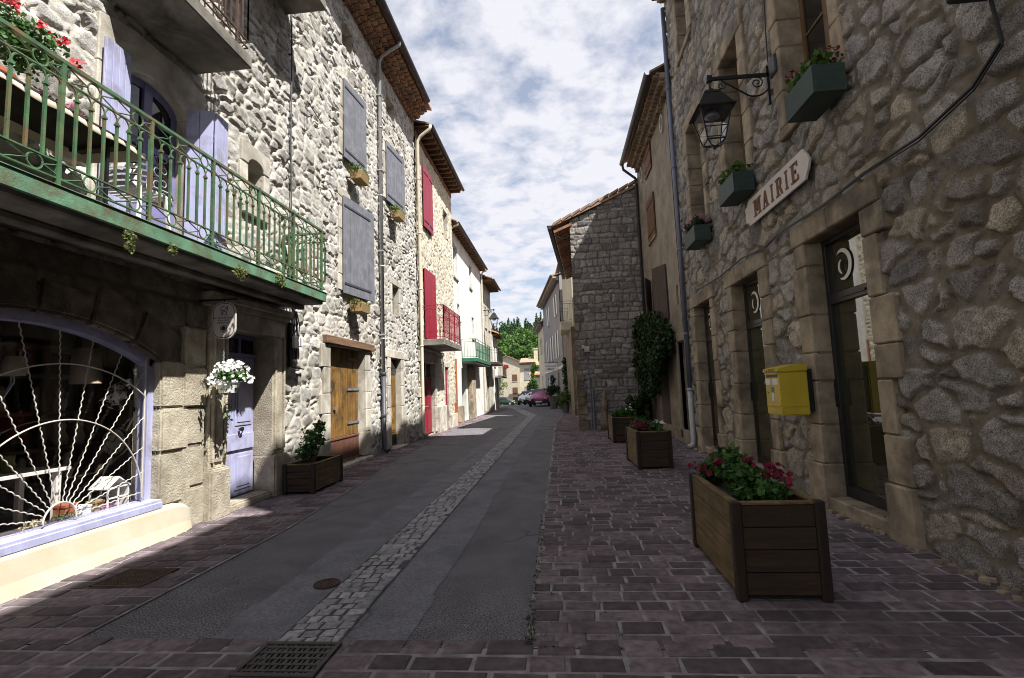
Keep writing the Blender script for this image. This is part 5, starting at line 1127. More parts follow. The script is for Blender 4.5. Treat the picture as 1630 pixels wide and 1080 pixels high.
# ---------------------------------------------------------------- houses up the street on the right, turned with the bend
def turned(p0, p1):
    """frame of a wall running from p0 to p1 : u along, n out of the wall to the left of travel"""
    p0, p1 = Vector((*p0, 0)), Vector((*p1, 0)); d = (p1-p0).normalized(); n = Vector((-d.y, d.x, 0)); return p0, d, n, (p1-p0).length
def tbox(m, fr, u0, u1, n0, n1, z0, z1):
    p, d, n, _ = fr
    m.add([p+d*u+n*k+Vector((0, 0, z)) for z in (z0, z1) for k in (n0, n1) for u in (u0, u1)], [(0, 2, 3, 1), (4, 5, 7, 6), (0, 1, 5, 4), (2, 6, 7, 3), (0, 4, 6, 2), (1, 3, 7, 5)])
def tquad(m, fr, pts):
    p, d, n, _ = fr; return [p+d*u+n*k+Vector((0, 0, z)) for u, k, z in pts]
def turned_house(name, label, p0, p1, H, wallmat, wins, depth=7, roofm='roof_tile', shm='white_enamel', zr=1.6, over=0.5, zbase=0.0, rim='dressed_pale', doors=(), frontgable=False):
    fr = turned(p0, p1); p, d, n, L = fr; r = root(name, (p[0]+d[0]*L/2, p[1]+d[1]*L/2, zbase), label, 'house')
    m = MB(); tbox(m, fr, 0, L, -depth, -0.12, zbase-0.3, H)
    us = sorted({0, L, *[q for w_ in list(wins)+list(doors) for q in w_[:2]]})
    for a, b in zip(us[:-1], us[1:]):
        mid = (a+b)/2; cuts = sorted([w_[2:4] for w_ in list(wins)+list(doors) if w_[0] < mid < w_[1]]); z = zbase-0.3
        for c0, c1 in cuts: tbox(m, fr, a, b, -0.12, 0, z, c0); z = c1
        tbox(m, fr, a, b, -0.12, 0, z, H)
    m.build('outer_wall', wallmat, r)
    for w_ in wins:
        f = MB(); u0, u1, z0, z1 = w_[:4]
        for q in ((u0, u1, z0, z0+0.07), (u0, u1, z1-0.07, z1), (u0, u0+0.07, z0+0.07, z1-0.07), (u1-0.07, u1, z0+0.07, z1-0.07), ((u0+u1)/2-0.04, (u0+u1)/2+0.04, z0+0.07, z1-0.07)): tbox(f, fr, q[0], q[1], -0.115, -0.07, q[2], q[3])
        fo = f.build('window', w_[5] if len(w_) > 5 else 'white_enamel', r); f = MB(); tbox(f, fr, u0+0.04, u1-0.04, -0.112, -0.10, z0+0.04, z1-0.04); f.build('pane', 'pane_dark', fo)
        sm = w_[4] if len(w_) > 4 else None
        if sm:
            wd = (u1-u0)/2
            for a, b in (((u0-wd, u0-0.02), (u1+0.02, u1+wd)) if not (len(w_) > 6) else ((u0, (u0+u1)/2-0.01), ((u0+u1)/2+0.01, u1))):
                f = MB(); tbox(f, fr, a, b, 0.012, 0.05, z0, z1); f.build('shutter', sm, r, bevel=0.004)
        f = MB(); tbox(f, fr, u0-0.08, u1+0.08, -0.05, 0.06, z0-0.1, z0-0.002); f.build('window_sill', rim, r)
    for w_ in doors:
        f = MB(); tbox(f, fr, *w_[:2], -0.115, -0.06, *w_[2:4]); tbox(f, fr, w_[0]+0.12, w_[1]-0.12, -0.06, -0.045, w_[2]+0.2, w_[3]-0.2); f.build('door', w_[4], r)
    m = MB()
    if frontgable:      # ridge runs away from the street, gable over the wall
        u2 = L/2
        for a, b in ((-over, u2), (L+over, u2)):
            k = 30
            for i in range(k):
                k0, k1 = over-(depth+2*over)*i/k, over-(depth+2*over)*(i+1)/k; c_ = 0.03*(i % 2)
                za = H-zr*over/u2
                v = tquad(m, fr, [(a, k0, za+c_), (b, k0, H+zr+c_), (b, k1, H+zr+c_), (a, k1, za+c_), (a, k0, za-0.1), (b, k0, H+zr-0.1), (b, k1, H+zr-0.1), (a, k1, za-0.1)])
                m.add(v, [(0, 1, 2, 3), (4, 7, 6, 5), (0, 4, 5, 1), (2, 6, 7, 3), (0, 3, 7, 4), (1, 5, 6, 2)])
        m.build('roof', roofm, r)
        g2 = MB(); v = tquad(g2, fr, [(0, 0, H), (L, 0, H), (u2, 0, H+zr-0.1), (0, -0.3, H), (L, -0.3, H), (u2, -0.3, H+zr-0.1)]); g2.add(v, [(0, 1, 2), (3, 5, 4), (0, 3, 4, 1), (1, 4, 5, 2), (2, 5, 3, 0)]); g2.build('gable', wallmat, r)
    else:
        k = int(L/0.12)
        for i in range(k):
            a, b = L*i/k, L*(i+1)/k; c0, c1 = 0.04*abs(math.sin(i*1.57)), 0.04*abs(math.sin((i+1)*1.57))
            v = tquad(m, fr, [(a, over, H+0.05+c0), (b, over, H+0.05+c1), (b, -depth/2, H+zr+c1), (a, -depth/2, H+zr+c0), (a, over, H-0.04), (b, over, H-0.04), (b, -depth/2, H+zr-0.1), (a, -depth/2, H+zr-0.1)])
            m.add(v, [(0, 1, 2, 3), (4, 7, 6, 5), (0, 4, 5, 1), (0, 3, 7, 4), (1, 5, 6, 2)])
        m.build('roof', roofm, r)
        g2 = MB()
        for u_ in (0.01, L-0.2):
            v = tquad(g2, fr, [(u_, 0, H), (u_, -depth, H), (u_, -depth/2, H+zr-0.12), (u_+0.19, 0, H), (u_+0.19, -depth, H), (u_+0.19, -depth/2, H+zr-0.12)]); g2.add(v, [(0, 1, 2), (3, 5, 4), (0, 3, 4, 1), (1, 4, 5, 2), (2, 5, 3, 0)])
        g2.build('gable', wallmat, r)
        g2 = MB(); tbox(g2, fr, -0.02, L+0.02, over-0.02, over+0.1, H-0.02, H+0.07); tbox(g2, fr, 0, L, 0, 0.22, H-0.3, H-0.05); g2.build('gutter', 'gutter_dark', r)
        g2 = MB(); tbox(g2, fr, 0.0, L, 0.2, over-0.05, H-0.16, H-0.05); g2.build('soffit', 'eave_mortar', r)
    return r, fr
# the walls on the right run towards the camera's near end: p0 far, p1 near so that the normal looks into the street
h5, f5 = turned_house('grey_house', 'grey rendered house with white shutters at the bend of the street', (0.33, 33.2), (-1.15, 45.8), 8.9, 'grey_plaster',
    [(2.2, 3.1, 6.6, 8.0, 'white_enamel'), (7.6, 8.5, 6.6, 8.0, 'white_enamel'), (2.2, 3.1, 3.6, 5.4, 'white_enamel'), (5.6, 6.6, 3.6, 5.4, 'white_enamel'), (9.2, 10.1, 3.6, 5.4, 'white_enamel'), (6.0, 7.2, 0.7, 2.4, None)],
    doors=[(2.2, 3.4, 0.05, 2.5, 'window_wood'), (9.2, 10.2, 0.05, 2.4, 'white_enamel')], depth=8)
m = MB(); tbox(m, f5, 0, 12.6, 0.002, 0.03, -0.1, 2.75); m2 = MB()
m = MB(); tbox(m, f5, 0, 12.68, 0.004, 0.05, 2.7, 2.9); m.build('string_course', 'white_enamel', h5)
h6, f6 = turned_house('beige_house', 'narrow beige house beyond the grey house with a dark shaded door', (-1.2, 46.0), (-1.95, 52.5), 7.4, 'beige_plaster', [(2.5, 3.4, 4.8, 6.2, 'beige_plaster'), (2.5, 3.4, 1.4, 2.6, None)], zbase=-0.2)
h4 = root('terrace_house', (1.2, 29, 0), 'cream house with a rounded balcony set above a rough stone ground floor', 'house')
m = MB(); m.add([(0.42, 32.9, -0.1), (0.75, 26.2, -0.1), (7, 26.2, -0.1), (7, 32.9, -0.1), (0.42, 32.9, 4.6), (0.75, 26.2, 4.6), (7, 26.2, 4.6), (7, 32.9, 4.6)], [(0, 3, 2, 1), (4, 5, 6, 7), (0, 1, 5, 4), (1, 2, 6, 5), (2, 3, 7, 6), (3, 0, 4, 7)]); m.build('ground_floor_wall', 'dressed_dark', h4)
m = MB(); m.add([(0.5, 32.5, 4.6), (0.9, 26.5, 4.6), (7, 26.5, 4.6), (7, 32.5, 4.6), (0.5, 32.5, 9.0), (0.9, 26.5, 9.0), (7, 26.5, 11), (7, 32.5, 11)], [(4, 5, 6, 7), (0, 1, 5, 4), (1, 2, 6, 5), (2, 3, 7, 6), (3, 0, 4, 7)]); m.build('upper_wall', 'cream_plaster', h4)
m = MB(); m.add([(0.1, 32.7, 8.9), (0.5, 26.3, 8.9), (7.2, 26.3, 11.2), (7.2, 32.7, 11.2), (0.1, 32.7, 9.0), (0.5, 26.3, 9.0), (7.2, 26.3, 11.3), (7.2, 32.7, 11.3)], [(0, 3, 2, 1), (4, 5, 6, 7), (0, 1, 5, 4), (1, 2, 6, 5), (2, 3, 7, 6), (3, 0, 4, 7)]); m.build('roof', 'roof_tile', h4)
m = MB(); m.box(0.2, 0.95, 27.0, 29.8, 4.5, 5.0); m.build('balcony_slab', 'cream_plaster', h4, bevel=0.05)
m = MB(); thin_rail(m, 0.9, 0.25, 27.05, 29.75, 5.0, 6.1, 0.12, False); m.bar((0.25, 27.05, 6.1), (0.25, 27.05, 8.2), 0.04); m.bar((0.25, 27.05, 8.2), (0.9, 27.05, 8.5), 0.04); m.build('balcony_railing', 'iron_black', h4)
# far end of the street, beyond the bend and lower
hF, fF = turned_house('cream_house', 'cream gabled house with brown shutters beyond the bend', (-15.2, 101), (-5.6, 101), 5.6, 'cream_plaster', [(5.9, 6.9, 2.9, 4.3, 'brown_shutter', 'brown_shutter', 1), (5.9, 6.9, 0.6, 1.9, 'brown_shutter', 'brown_shutter', 1), (5.9, 6.9, -1.2, -0.1, 'brown_shutter', 'brown_shutter', 1), (2.9, 3.8, 2.9, 4.2, None)], frontgable=True, depth=10, zbase=-1.7, zr=1.9, over=0.4) if False else turned_house('cream_house', 'cream gabled house with brown shutters beyond the bend', (-5.6, 101), (-15.2, 101), 6.1, 'cream_plaster', [(2.7, 3.7, 2.9, 4.3, 'brown_shutter', 'brown_shutter', 1), (2.7, 3.7, 0.3, 1.7, 'brown_shutter', 'brown_shutter', 1), (2.7, 3.7, -1.2, -0.2, 'brown_shutter', 'brown_shutter', 1), (6.0, 6.9, 2.9, 4.2, None)], frontgable=True, depth=10, zbase=-1.7, zr=2.1, over=0.4)
hK, fK = turned_house('grey_beige_house', 'narrow grey beige house with closed pale shutters and a chimney beyond the bend', (-4.0, 90), (-6.9, 90), 6.0, 'beige_plaster', [(1.2, 2.1, 3.0, 5.0, 'grey_plaster', 'grey_plaster', 1), (1.2, 2.1, -0.1, 1.8, 'grey_plaster', 'grey_plaster', 1)], depth=9, zbase=-1.5, zr=1.1, over=0.5)
m = MB(); m.box(-4.4, -3.7, 93, 93.9, 5.8, 8.6); m.box(-4.5, -3.6, 92.9, 94, 8.6, 8.75); m.build('chimney', 'beige_plaster', hK)
m = MB(); tbox(m, fK, -0.03, 2.93, 0.0, 0.06, -0.85, -0.72); m.build('string_course', 'dressed_brown', hK)
hO, fO = turned_house('orange_roof_house', 'pale stone house with an orange tiled lean-to roof over a dark archway', (1.2, 66), (-3.2, 70), 3.2, 'dressed_pale', [], depth=6, roofm='orange_tile', zr=1.3, over=0.5, zbase=-0.9)
m = MB(); am = [(1.0+1.9*(1-math.cos(math.pi*k/12)), -0.9+2.3*math.sin(math.pi*k/12)) for k in range(13)]
v0 = tquad(m, fO, [(u, 0.02, z) for u, z in am]); v1 = tquad(m, fO, [(u, -0.2, z) for u, z in am]); nn = len(am)
m.add(v0+v1, [tuple(range(nn))]+[(i, i+1, nn+i+1, nn+i) for i in range(nn-1)]); m.build('archway', 'interior_dark', hO)
hQ, fQ = turned_house('pale_house', 'pale house with a sloping tiled roof behind the orange roofed house', (2.5, 80), (-3.4, 82), 5.0, 'dressed_pale', [(1.0, 2.0, 3.0, 4.2, None)], depth=8, zbase=-1.2, zr=2.4)
# cars parked at the bend
def hatchback(name, label, loc, rz, paint, plate=True, L=3.45, Wd=1.63, Hh=1.42, group=None):
    """small rounded one-box hatchback, front towards local -Y"""
    r = root(name, (0, 0, 0), label, 'car', group); hw = Wd/2
    # lofted sections along y: (y, half width at sill, half width at shoulder, z bottom, z shoulder, z hood/roof, half width roof)
    sec = [(-L/2, 0.62, 0.60, 0.30, 0.52, 0.60, 0.52), (-L/2+0.12, 0.76, 0.75, 0.22, 0.62, 0.74, 0.62), (-L/2+0.45, hw, hw-0.02, 0.2, 0.76, 0.86, 0.66), (-L/2+0.85, hw, hw, 0.2, 0.84, 0.94, 0.68), (-L/2+1.45, hw, hw, 0.2, 0.88, 1.38, 0.56), (-L/2+1.9, hw, hw, 0.2, 0.9, Hh, 0.57), (L/2-0.75, hw, hw, 0.2, 0.92, Hh-0.02, 0.57), (L/2-0.25, hw-0.02, hw-0.03, 0.24, 0.92, 1.25, 0.55), (L/2, hw-0.1, hw-0.12, 0.3, 0.86, 0.95, 0.58)]
    vs = []
    for y, a, b, z0, z1, z2, c_ in sec: vs += [(-a, y, z0), (-a*1.0, y, (z0+z1)/2), (-b, y, z1), (-c_, y, z2), (0, y, z2+0.035), (c_, y, z2), (b, y, z1), (a, y, (z0+z1)/2), (a, y, z0)]
    k = 9; fs = [(i*k+j, i*k+j+1, (i+1)*k+j+1, (i+1)*k+j) for i in range(len(sec)-1) for j in range(k-1)]+[tuple(range(k)), tuple((len(sec)-1)*k+j for j in range(k-1, -1, -1))]+[(i*k+k-1, i*k, (i+1)*k, (i+1)*k+k-1) for i in range(len(sec)-1)]
    m = MB(); m.add(vs, fs); o = m.build('body', paint, r, smooth=True)
    md = o.modifiers.new('sub', 'SUBSURF'); md.levels = 1; md.render_levels = 2
    m = MB(); y0, y1 = -L/2+0.93, -L/2+1.43     # windscreen
    m.add([(-0.69, y0-0.035, 0.965), (0.69, y0-0.035, 0.965), (0.54, y1-0.03, 1.385), (-0.54, y1-0.03, 1.385)], [(0, 1, 2, 3)]); v = [(x, y+0.03, z-0.02) for x, y, z in m.v[:4]]; m.add(v, [(3, 2, 1, 0)]); m.build('windscreen', 'car_glass', r)
    m = MB()
    for s in (-1, 1):
        m.add([(s*(hw-0.035), y0+0.2, 0.95), (s*(hw-0.035), L/2-0.45, 0.97), (s*0.615, L/2-0.6, 1.32), (s*0.60, y1+0.15, 1.34), (s*(hw-0.06), y0+0.2, 0.95), (s*(hw-0.06), L/2-0.45, 0.97), (s*0.59, L/2-0.6, 1.32), (s*0.58, y1+0.15, 1.34)], [(0, 1, 2, 3), (4, 7, 6, 5), (0, 3, 7, 4), (1, 5, 6, 2)])
    m.build('side_window', 'car_glass', r)
    for s in (-1, 1):
        for yy in (-L/2+0.55, L/2-0.55):
            m = MB(); m.tube([(s*(hw-0.16), yy, 0.28), (s*(hw+0.012), yy, 0.28)], 0.28, 20); o = m.build('wheel', 'tyre', r); m = MB(); m.tube([(s*(hw+0.0), yy, 0.28), (s*(hw+0.02), yy, 0.28)], 0.17, 16); m.build('rim', 'zinc_light', o)
        m = MB(); m.obox((s*0.54, -L/2+0.10, 0.66), (0.26, 0.16, 0.15), Matrix.Rotation(s*0.4, 3, 'Z')); m.build('headlight', 'headlamp', r, bevel=0.04, seg=2)
        m = MB(); m.obox((s*(hw+0.07), y0+0.28, 0.98), (0.16, 0.1, 0.13)); m.build('wing_mirror', 'car_trim', r, bevel=0.03)
    m = MB(); m.box(-0.72, 0.72, -L/2-0.04, -L/2+0.18, 0.24, 0.5); m.build('bumper', 'car_trim', r, bevel=0.04, seg=2)
    m = MB(); m.box(-0.26, 0.26, -L/2-0.055, -L/2-0.045, 0.34, 0.45); m.build('number_plate', 'label_white', r)
    r.location = loc; r.rotation_euler.z = rz; ORG[r.name] = Vector(loc); return r
hatchback('parked_car', 'magenta pink hatchback parked nose first at the bend of the street', (-1.5, 41.6, 0), R(-5), 'car_magenta')
hatchback('parked_car', 'white car parked directly behind the magenta hatchback', (-2.35, 47.6, gz(47.6)), R(-6), 'car_white')
hatchback('parked_car', 'white car farthest back in the row behind the magenta hatchback', (-3.25, 52.5, gz(52.5)), R(-8), 'car_white')
hatchback('parked_car', 'dark green car below the cream gabled house', (-9.4, 86, gz(86)), R(80), 'car_dark')
# wooded hill
def hill_z(x, y): return -1.6 + 39*max(0, min(1, (y-140)/190.0))**0.9 + 2.5*math.sin(x*0.05+1)+2*math.sin(y*0.04) - 0.03*max(0, abs(x+14)-30)
m = MB(); nx, ny = 30, 16; vs = []
for i in range(ny):
    for j in range(nx): x, y = -160+320*j/(nx-1), 138+260*i/(ny-1); vs.append((x, y, hill_z(x, y)-0.5 if i else -2.4))
m.add(vs, [(i*nx+j, i*nx+j+1, (i+1)*nx+j+1, (i+1)*nx+j) for i in range(ny-1) for j in range(nx-1)]); tag(m.build('hill', 'verge', smooth=True), kind='structure')
m1, m2, m3 = MB(), MB(), MB(); rg = random.Random(12)
for k in range(620):
    y = 142+rg.random()**0.9*190; x = -17+(rg.random()-0.5)*(34+y*0.17); z = hill_z(x, y)
    con = y > 225 and rg.random() < 0.8
    h = rg.uniform(7, 11)*(1.15 if con else 1); m3.tube([(x, y, z-1), (x, y, z+h*0.8)], 0.22, 6, r2=0.08)
    if con:
        for q in range(7):
            f = q/7; m1.leaves((x, y, z+h*(0.22+0.8*f)), (h*0.24*(1.05-f), h*0.24*(1.05-f), h*0.09), 30, 0.5, k*10+q, 0.3, 0.5, 0.4)
    else:
        for q in range(8):
            a = rg.random()*6.28; rr = h*0.22*rg.random(); m2.leaves((x+rr*math.cos(a), y+rr*math.sin(a), z+h*rg.uniform(0.42, 0.85)), (h*0.21, h*0.21, h*0.17), 40, 0.55, k*10+q, 0.55, 0.7)
wr = MB(); wr.v = m2.v; wr.f = m2.f
tag(wr.build('broadleaf_wood', 'leaf_hill'), kind='stuff'); tag(m1.build('conifer_wood', 'leaf_conifer'), kind='stuff'); tag(m3.build('wood_trunks', 'bark'), kind='stuff')
def tree(name, label, loc, h, rx, seed, lm, n=14, cat='tree', ls=0.16, per=120):
    r = root(name, loc, label, cat); rg = random.Random(seed); x, y, z = loc
    m = MB(); m.tube([(x, y, z-0.1), (x+0.05, y, z+h*0.3), (x+rg.uniform(-.2, .2), y, z+h*0.75)], h*0.028, 8, r2=h*0.008)
    for k in range(5):
        a = rg.random()*6.28; m.tube([(x+0.03, y, z+h*rg.uniform(.3, .5)), (x+rx*0.6*math.cos(a), y+rx*0.6*math.sin(a), z+h*rg.uniform(.6, .85))], h*0.012, 6, r2=h*0.004)
    m.build('trunk', 'bark', r); m = MB()
    for k in range(n):
        a = rg.random()*6.28; q = rx*0.75*math.sqrt(rg.random()); m.leaves((x+q*math.cos(a), y+q*math.sin(a), z+h*rg.uniform(.35, .92)), (rx*0.42, rx*0.42, h*0.13), per, ls, seed*31+k, 0.4, 0.6)
    m.build('crown', lm, r); return r
tree('tree', 'leafy bright green tree against the orange roofed house at the bend', (-3.3, 64, -0.7), 5.2, 0.85, 5, 'leaf_hill', 14, ls=0.14)
tree('tree', 'pale feathery tree before the cream gabled house', (-9.9, 82, -1.4), 5.5, 1.7, 6, 'leaf_fresh', 12, ls=0.12, per=60)
tree('tree', 'green tree on the terrace above the orange roof', (-0.6, 78, 3.2), 3.2, 1.6, 8, 'leaf_hill', 10, ls=0.14)
m = MB()
for k in range(10): m.leaves((-10.3+k*0.62, 88, -1.1), (0.5, 0.5, 0.45), 90, 0.12, k, 0.4, 0.6)
hd = m.build('hedge', 'leaf_geranium', at=(-8, 88, -1.5)); tag(hd, 'clipped green hedge below the cream gabled house', 'hedge')
m = MB(); m.box(-11.6, -10.2, 84, 84.4, -1.6, 0.9); m.box(-11.7, -10.1, 83.9, 84.5, 0.9, 1.0); tag(m.build('garden_wall', 'beige_plaster', at=(-10.9, 84.2, -1.5)), 'low beige garden pier left of the hedge', 'wall')
# ================================================================= THINGS
def planter(label, loc, rz, w=0.58, l=1.2, h=0.64, group='wooden planters on the pavements'):
    """boarded trough with four corner posts; plants are added by the caller in local metres"""
    r = root('wooden_planter', (0, 0, 0), label, 'planter', group); x, y = w/2, l/2; t = 0.024; n = 4; hb = (h-0.04)/n
    for s in (-1, 1):
        m = MB()
        for k in range(n): m.box(s*(x-t), s*x, -y+0.045, y-0.045, 0.035+k*hb+0.003, 0.035+(k+1)*hb-0.003)
        m.build('side_boards', 'planter_wood', r, bevel=0.004)
        m = MB()
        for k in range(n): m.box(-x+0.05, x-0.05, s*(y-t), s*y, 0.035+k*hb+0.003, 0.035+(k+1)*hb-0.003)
        m.build('end_boards', 'planter_wood_shaded_end', r, bevel=0.004)
    for a in (-1, 1):
        for b in (-1, 1):
            m = MB(); m.box(a*(x-0.05), a*(x+0.018), b*(y-0.05), b*(y+0.018), 0.0, h+0.02); m.build('corner_post', 'planter_post', r, bevel=0.008)
    m = MB()
    for s in (-1, 1): m.box(s*(x-0.05), s*(x+0.004), -y+0.05, y-0.05, h-0.004, h+0.016); m.box(-x+0.05, x-0.05, s*(y-0.05), s*(y+0.004), h-0.004, h+0.016)
    m.build('top_rail', 'planter_wood', r, bevel=0.004)
    m = MB(); nx, ny = 8, 16; m.add([(-x+t+(2*x-2*t)*i/(nx-1), -y+t+(2*y-2*t)*j/(ny-1), h-0.085+0.02*math.sin(i*2.1+j)*math.cos(j*1.3)) for j in range(ny) for i in range(nx)], [(j*nx+i, j*nx+i+1, (j+1)*nx+i+1, (j+1)*nx+i) for j in range(ny-1) for i in range(nx-1)])
    m.build('soil', 'earth', r)
    r.location = loc; r.rotation_euler.z = rz; return r
def child_leaves(parent, name, material, clumps, seed=0, droop=0.2):
    m = MB()
    for k, (c, rd, n, s) in enumerate(clumps): m.leaves(c, rd, n, s, seed*100+k, 0.25, 0.75, droop)
    o = m.build(name, material, None); o.parent = parent; return o
def child_flowers(parent, name, material, heads, size, seed=0, per=14, face=(0, -0.4, 0.8)):
    m = MB(); rg = random.Random(seed)
    for c, rd in heads: m.blossoms([(c[0]+rg.gauss(0, rd*0.5), c[1]+rg.gauss(0, rd*0.5), c[2]+rg.gauss(0, rd*0.35)) for _ in range(per)], size, rg.random()*99, face)
    o = m.build(name, material, None); o.parent = parent; return tag(o, kind='stuff')
p1 = planter('large wooden planter in the right foreground with a green bush and crimson geraniums', (1.46, 4.30, 0.0), R(-0.8))
child_leaves(p1, 'foliage', 'leaf_geranium', [((0.02, 0.05, 0.72), (0.2, 0.26, 0.14), 420, 0.03), ((-0.02, 0.32, 0.78), (0.2, 0.22, 0.17), 420, 0.03), ((0.12, -0.22, 0.66), (0.16, 0.2, 0.1), 260, 0.03), ((-0.14, 0.48, 0.69), (0.14, 0.14, 0.1), 200, 0.03), ((0.0, -0.05, 0.62), (0.2, 0.3, 0.08), 260, 0.032)], 1)
child_flowers(p1, 'geraniums', 'petal_crimson', [((-0.2, 0.49, 0.74), 0.065), ((-0.22, 0.42, 0.71), 0.055), ((-0.1, 0.42, 0.82), 0.05), ((-0.15, 0.2, 0.8), 0.04), ((0.16, -0.02, 0.78), 0.07), ((0.2, -0.12, 0.75), 0.07), ((0.24, -0.2, 0.73), 0.07), ((0.08, 0.1, 0.82), 0.06), ((0.25, 0.0, 0.76), 0.06)], 0.026, 2, 16)
p2 = planter('middle wooden planter of the right row with dark red and a few white flowers', (1.60, 9.75, 0), R(2), l=1.15)
child_leaves(p2, 'foliage', 'leaf_geranium', [((0.1, -0.15, 0.7), (0.18, 0.3, 0.11), 500, 0.035), ((-0.05, 0.3, 0.73), (0.22, 0.2, 0.16), 400, 0.035)], 2)
child_flowers(p2, 'red_flowers', 'petal_crimson', [((-0.16, -0.3, 0.7), 0.1), ((-0.2, -0.1, 0.72), 0.09), ((-0.12, 0.1, 0.76), 0.08), ((-0.02, -0.2, 0.74), 0.07)], 0.028, 5, 18)
child_flowers(p2, 'white_flowers', 'petal_white', [((0.14, -0.2, 0.8), 0.05), ((0.22, -0.3, 0.78), 0.04)], 0.026, 6, 7)
p3 = planter('farthest wooden planter of the right row with trailing green plants', (1.62, 13.9, 0), R(1), l=1.15)
child_leaves(p3, 'foliage', 'leaf_geranium', [((-0.1, -0.2, 0.74), (0.18, 0.25, 0.12), 420, 0.04), ((0.2, -0.2, 0.76), (0.2, 0.25, 0.16), 380, 0.035), ((0.3, -0.55, 0.5), (0.12, 0.12, 0.3), 260, 0.035), ((0.1, 0.25, 0.74), (0.2, 0.25, 0.12), 300, 0.035)], 3)
child_flowers(p3, 'white_flowers', 'petal_white', [((0.2, -0.3, 0.86), 0.1), ((0.32, -0.62, 0.5), 0.16)], 0.02, 8, 9)
p4 = planter('wooden planter with a leafy shrub by the left wall between the blue and oak doors', (-4.08, 8.12, 0.004), R(1), w=0.48, l=1.05, h=0.44)
m = MB(); rg = random.Random(4)
for k in range(7): a = rg.random()*6.28; m.tube([(0.0, -0.05, 0.34), (0.06*math.cos(a), 0.1*math.sin(a), 0.6), (0.16*math.cos(a), 0.26*math.sin(a), rg.uniform(0.8, 1.12))], 0.008, 5, r2=0.003)
o = m.build('stems', 'vine_stem'); o.parent = p4
child_leaves(p4, 'foliage', 'leaf_geranium', [((0.0, -0.05, 0.78), (0.2, 0.36, 0.28), 420, 0.032), ((0.05, 0.1, 1.0), (0.1, 0.16, 0.14), 120, 0.03), ((-0.02, -0.25, 0.6), (0.18, 0.24, 0.16), 220, 0.032)], 4)
# yellow letter box
t = root('letter_box', (2.83, 6.44, 1.08), 'yellow post box fixed to the granite wall between the two nearest glazed doors', 'post box')
x0, x1, y0, y1 = 2.60, 2.92, 6.24, 6.66
m = MB(); m.box(x0, x1, y0, y1, 1.06, 1.575); m.build('body', 'post_yellow', t, bevel=0.012, seg=2)
m = MB(); m.prism([(x0-0.018, 1.575), (x1, 1.575), (x1, 1.655), (x1-0.1, 1.665), (x0+0.05, 1.635), (x0-0.018, 1.615)], 'Y', y0-0.012, y1+0.012); m.build('lid', 'post_yellow', t, bevel=0.008, seg=2)
m = MB(); m.box(x1, 3.02, y0+0.04, y1-0.04, 1.1, 1.6); m.build('back_plate', 'iron_black', t)
m = MB(); m.box(x0-0.006, x0+0.02, y0+0.05, y1-0.05, 1.515, 1.545); m.build('slot', 'iron_black', t)
m = MB(); m.box(x0-0.014, x0, y0+0.03, y1-0.03, 1.55, 1.566); m.box(x0-0.01, x0, y0+0.03, y1-0.03, 1.165, 1.18); m.box(x0+0.02, x1-0.02, y0-0.006, y0, 1.165, 1.176)
for zz in (1.09, 1.115): m.box(x0-0.005, x0, y0+0.03, y1-0.03, zz, zz+0.006)
m.build('trim', 'post_yellow', t)
m = MB(); m.box(x0-0.005, x0, y0+0.05, y0+0.19, 1.425, 1.495); m.box(x0-0.005, x0, y0+0.26, y0+0.4, 1.425, 1.495); m.box(x0-0.006, x0, y0+0.18, y0+0.245, 1.23, 1.38); m.build('collection_card', 'label_white', t)
m = MB(); m.box(x0-0.008, x0-0.0045, y0+0.175, y0+0.25, 1.33, 1.40); m.build('card_holder', 'zinc', t)
m = MB(); m.tube([(x0-0.006, y1-0.07, 1.33), (x0+0.01, y1-0.07, 1.33)], 0.012, 10); m.build('lock', 'zinc', t)
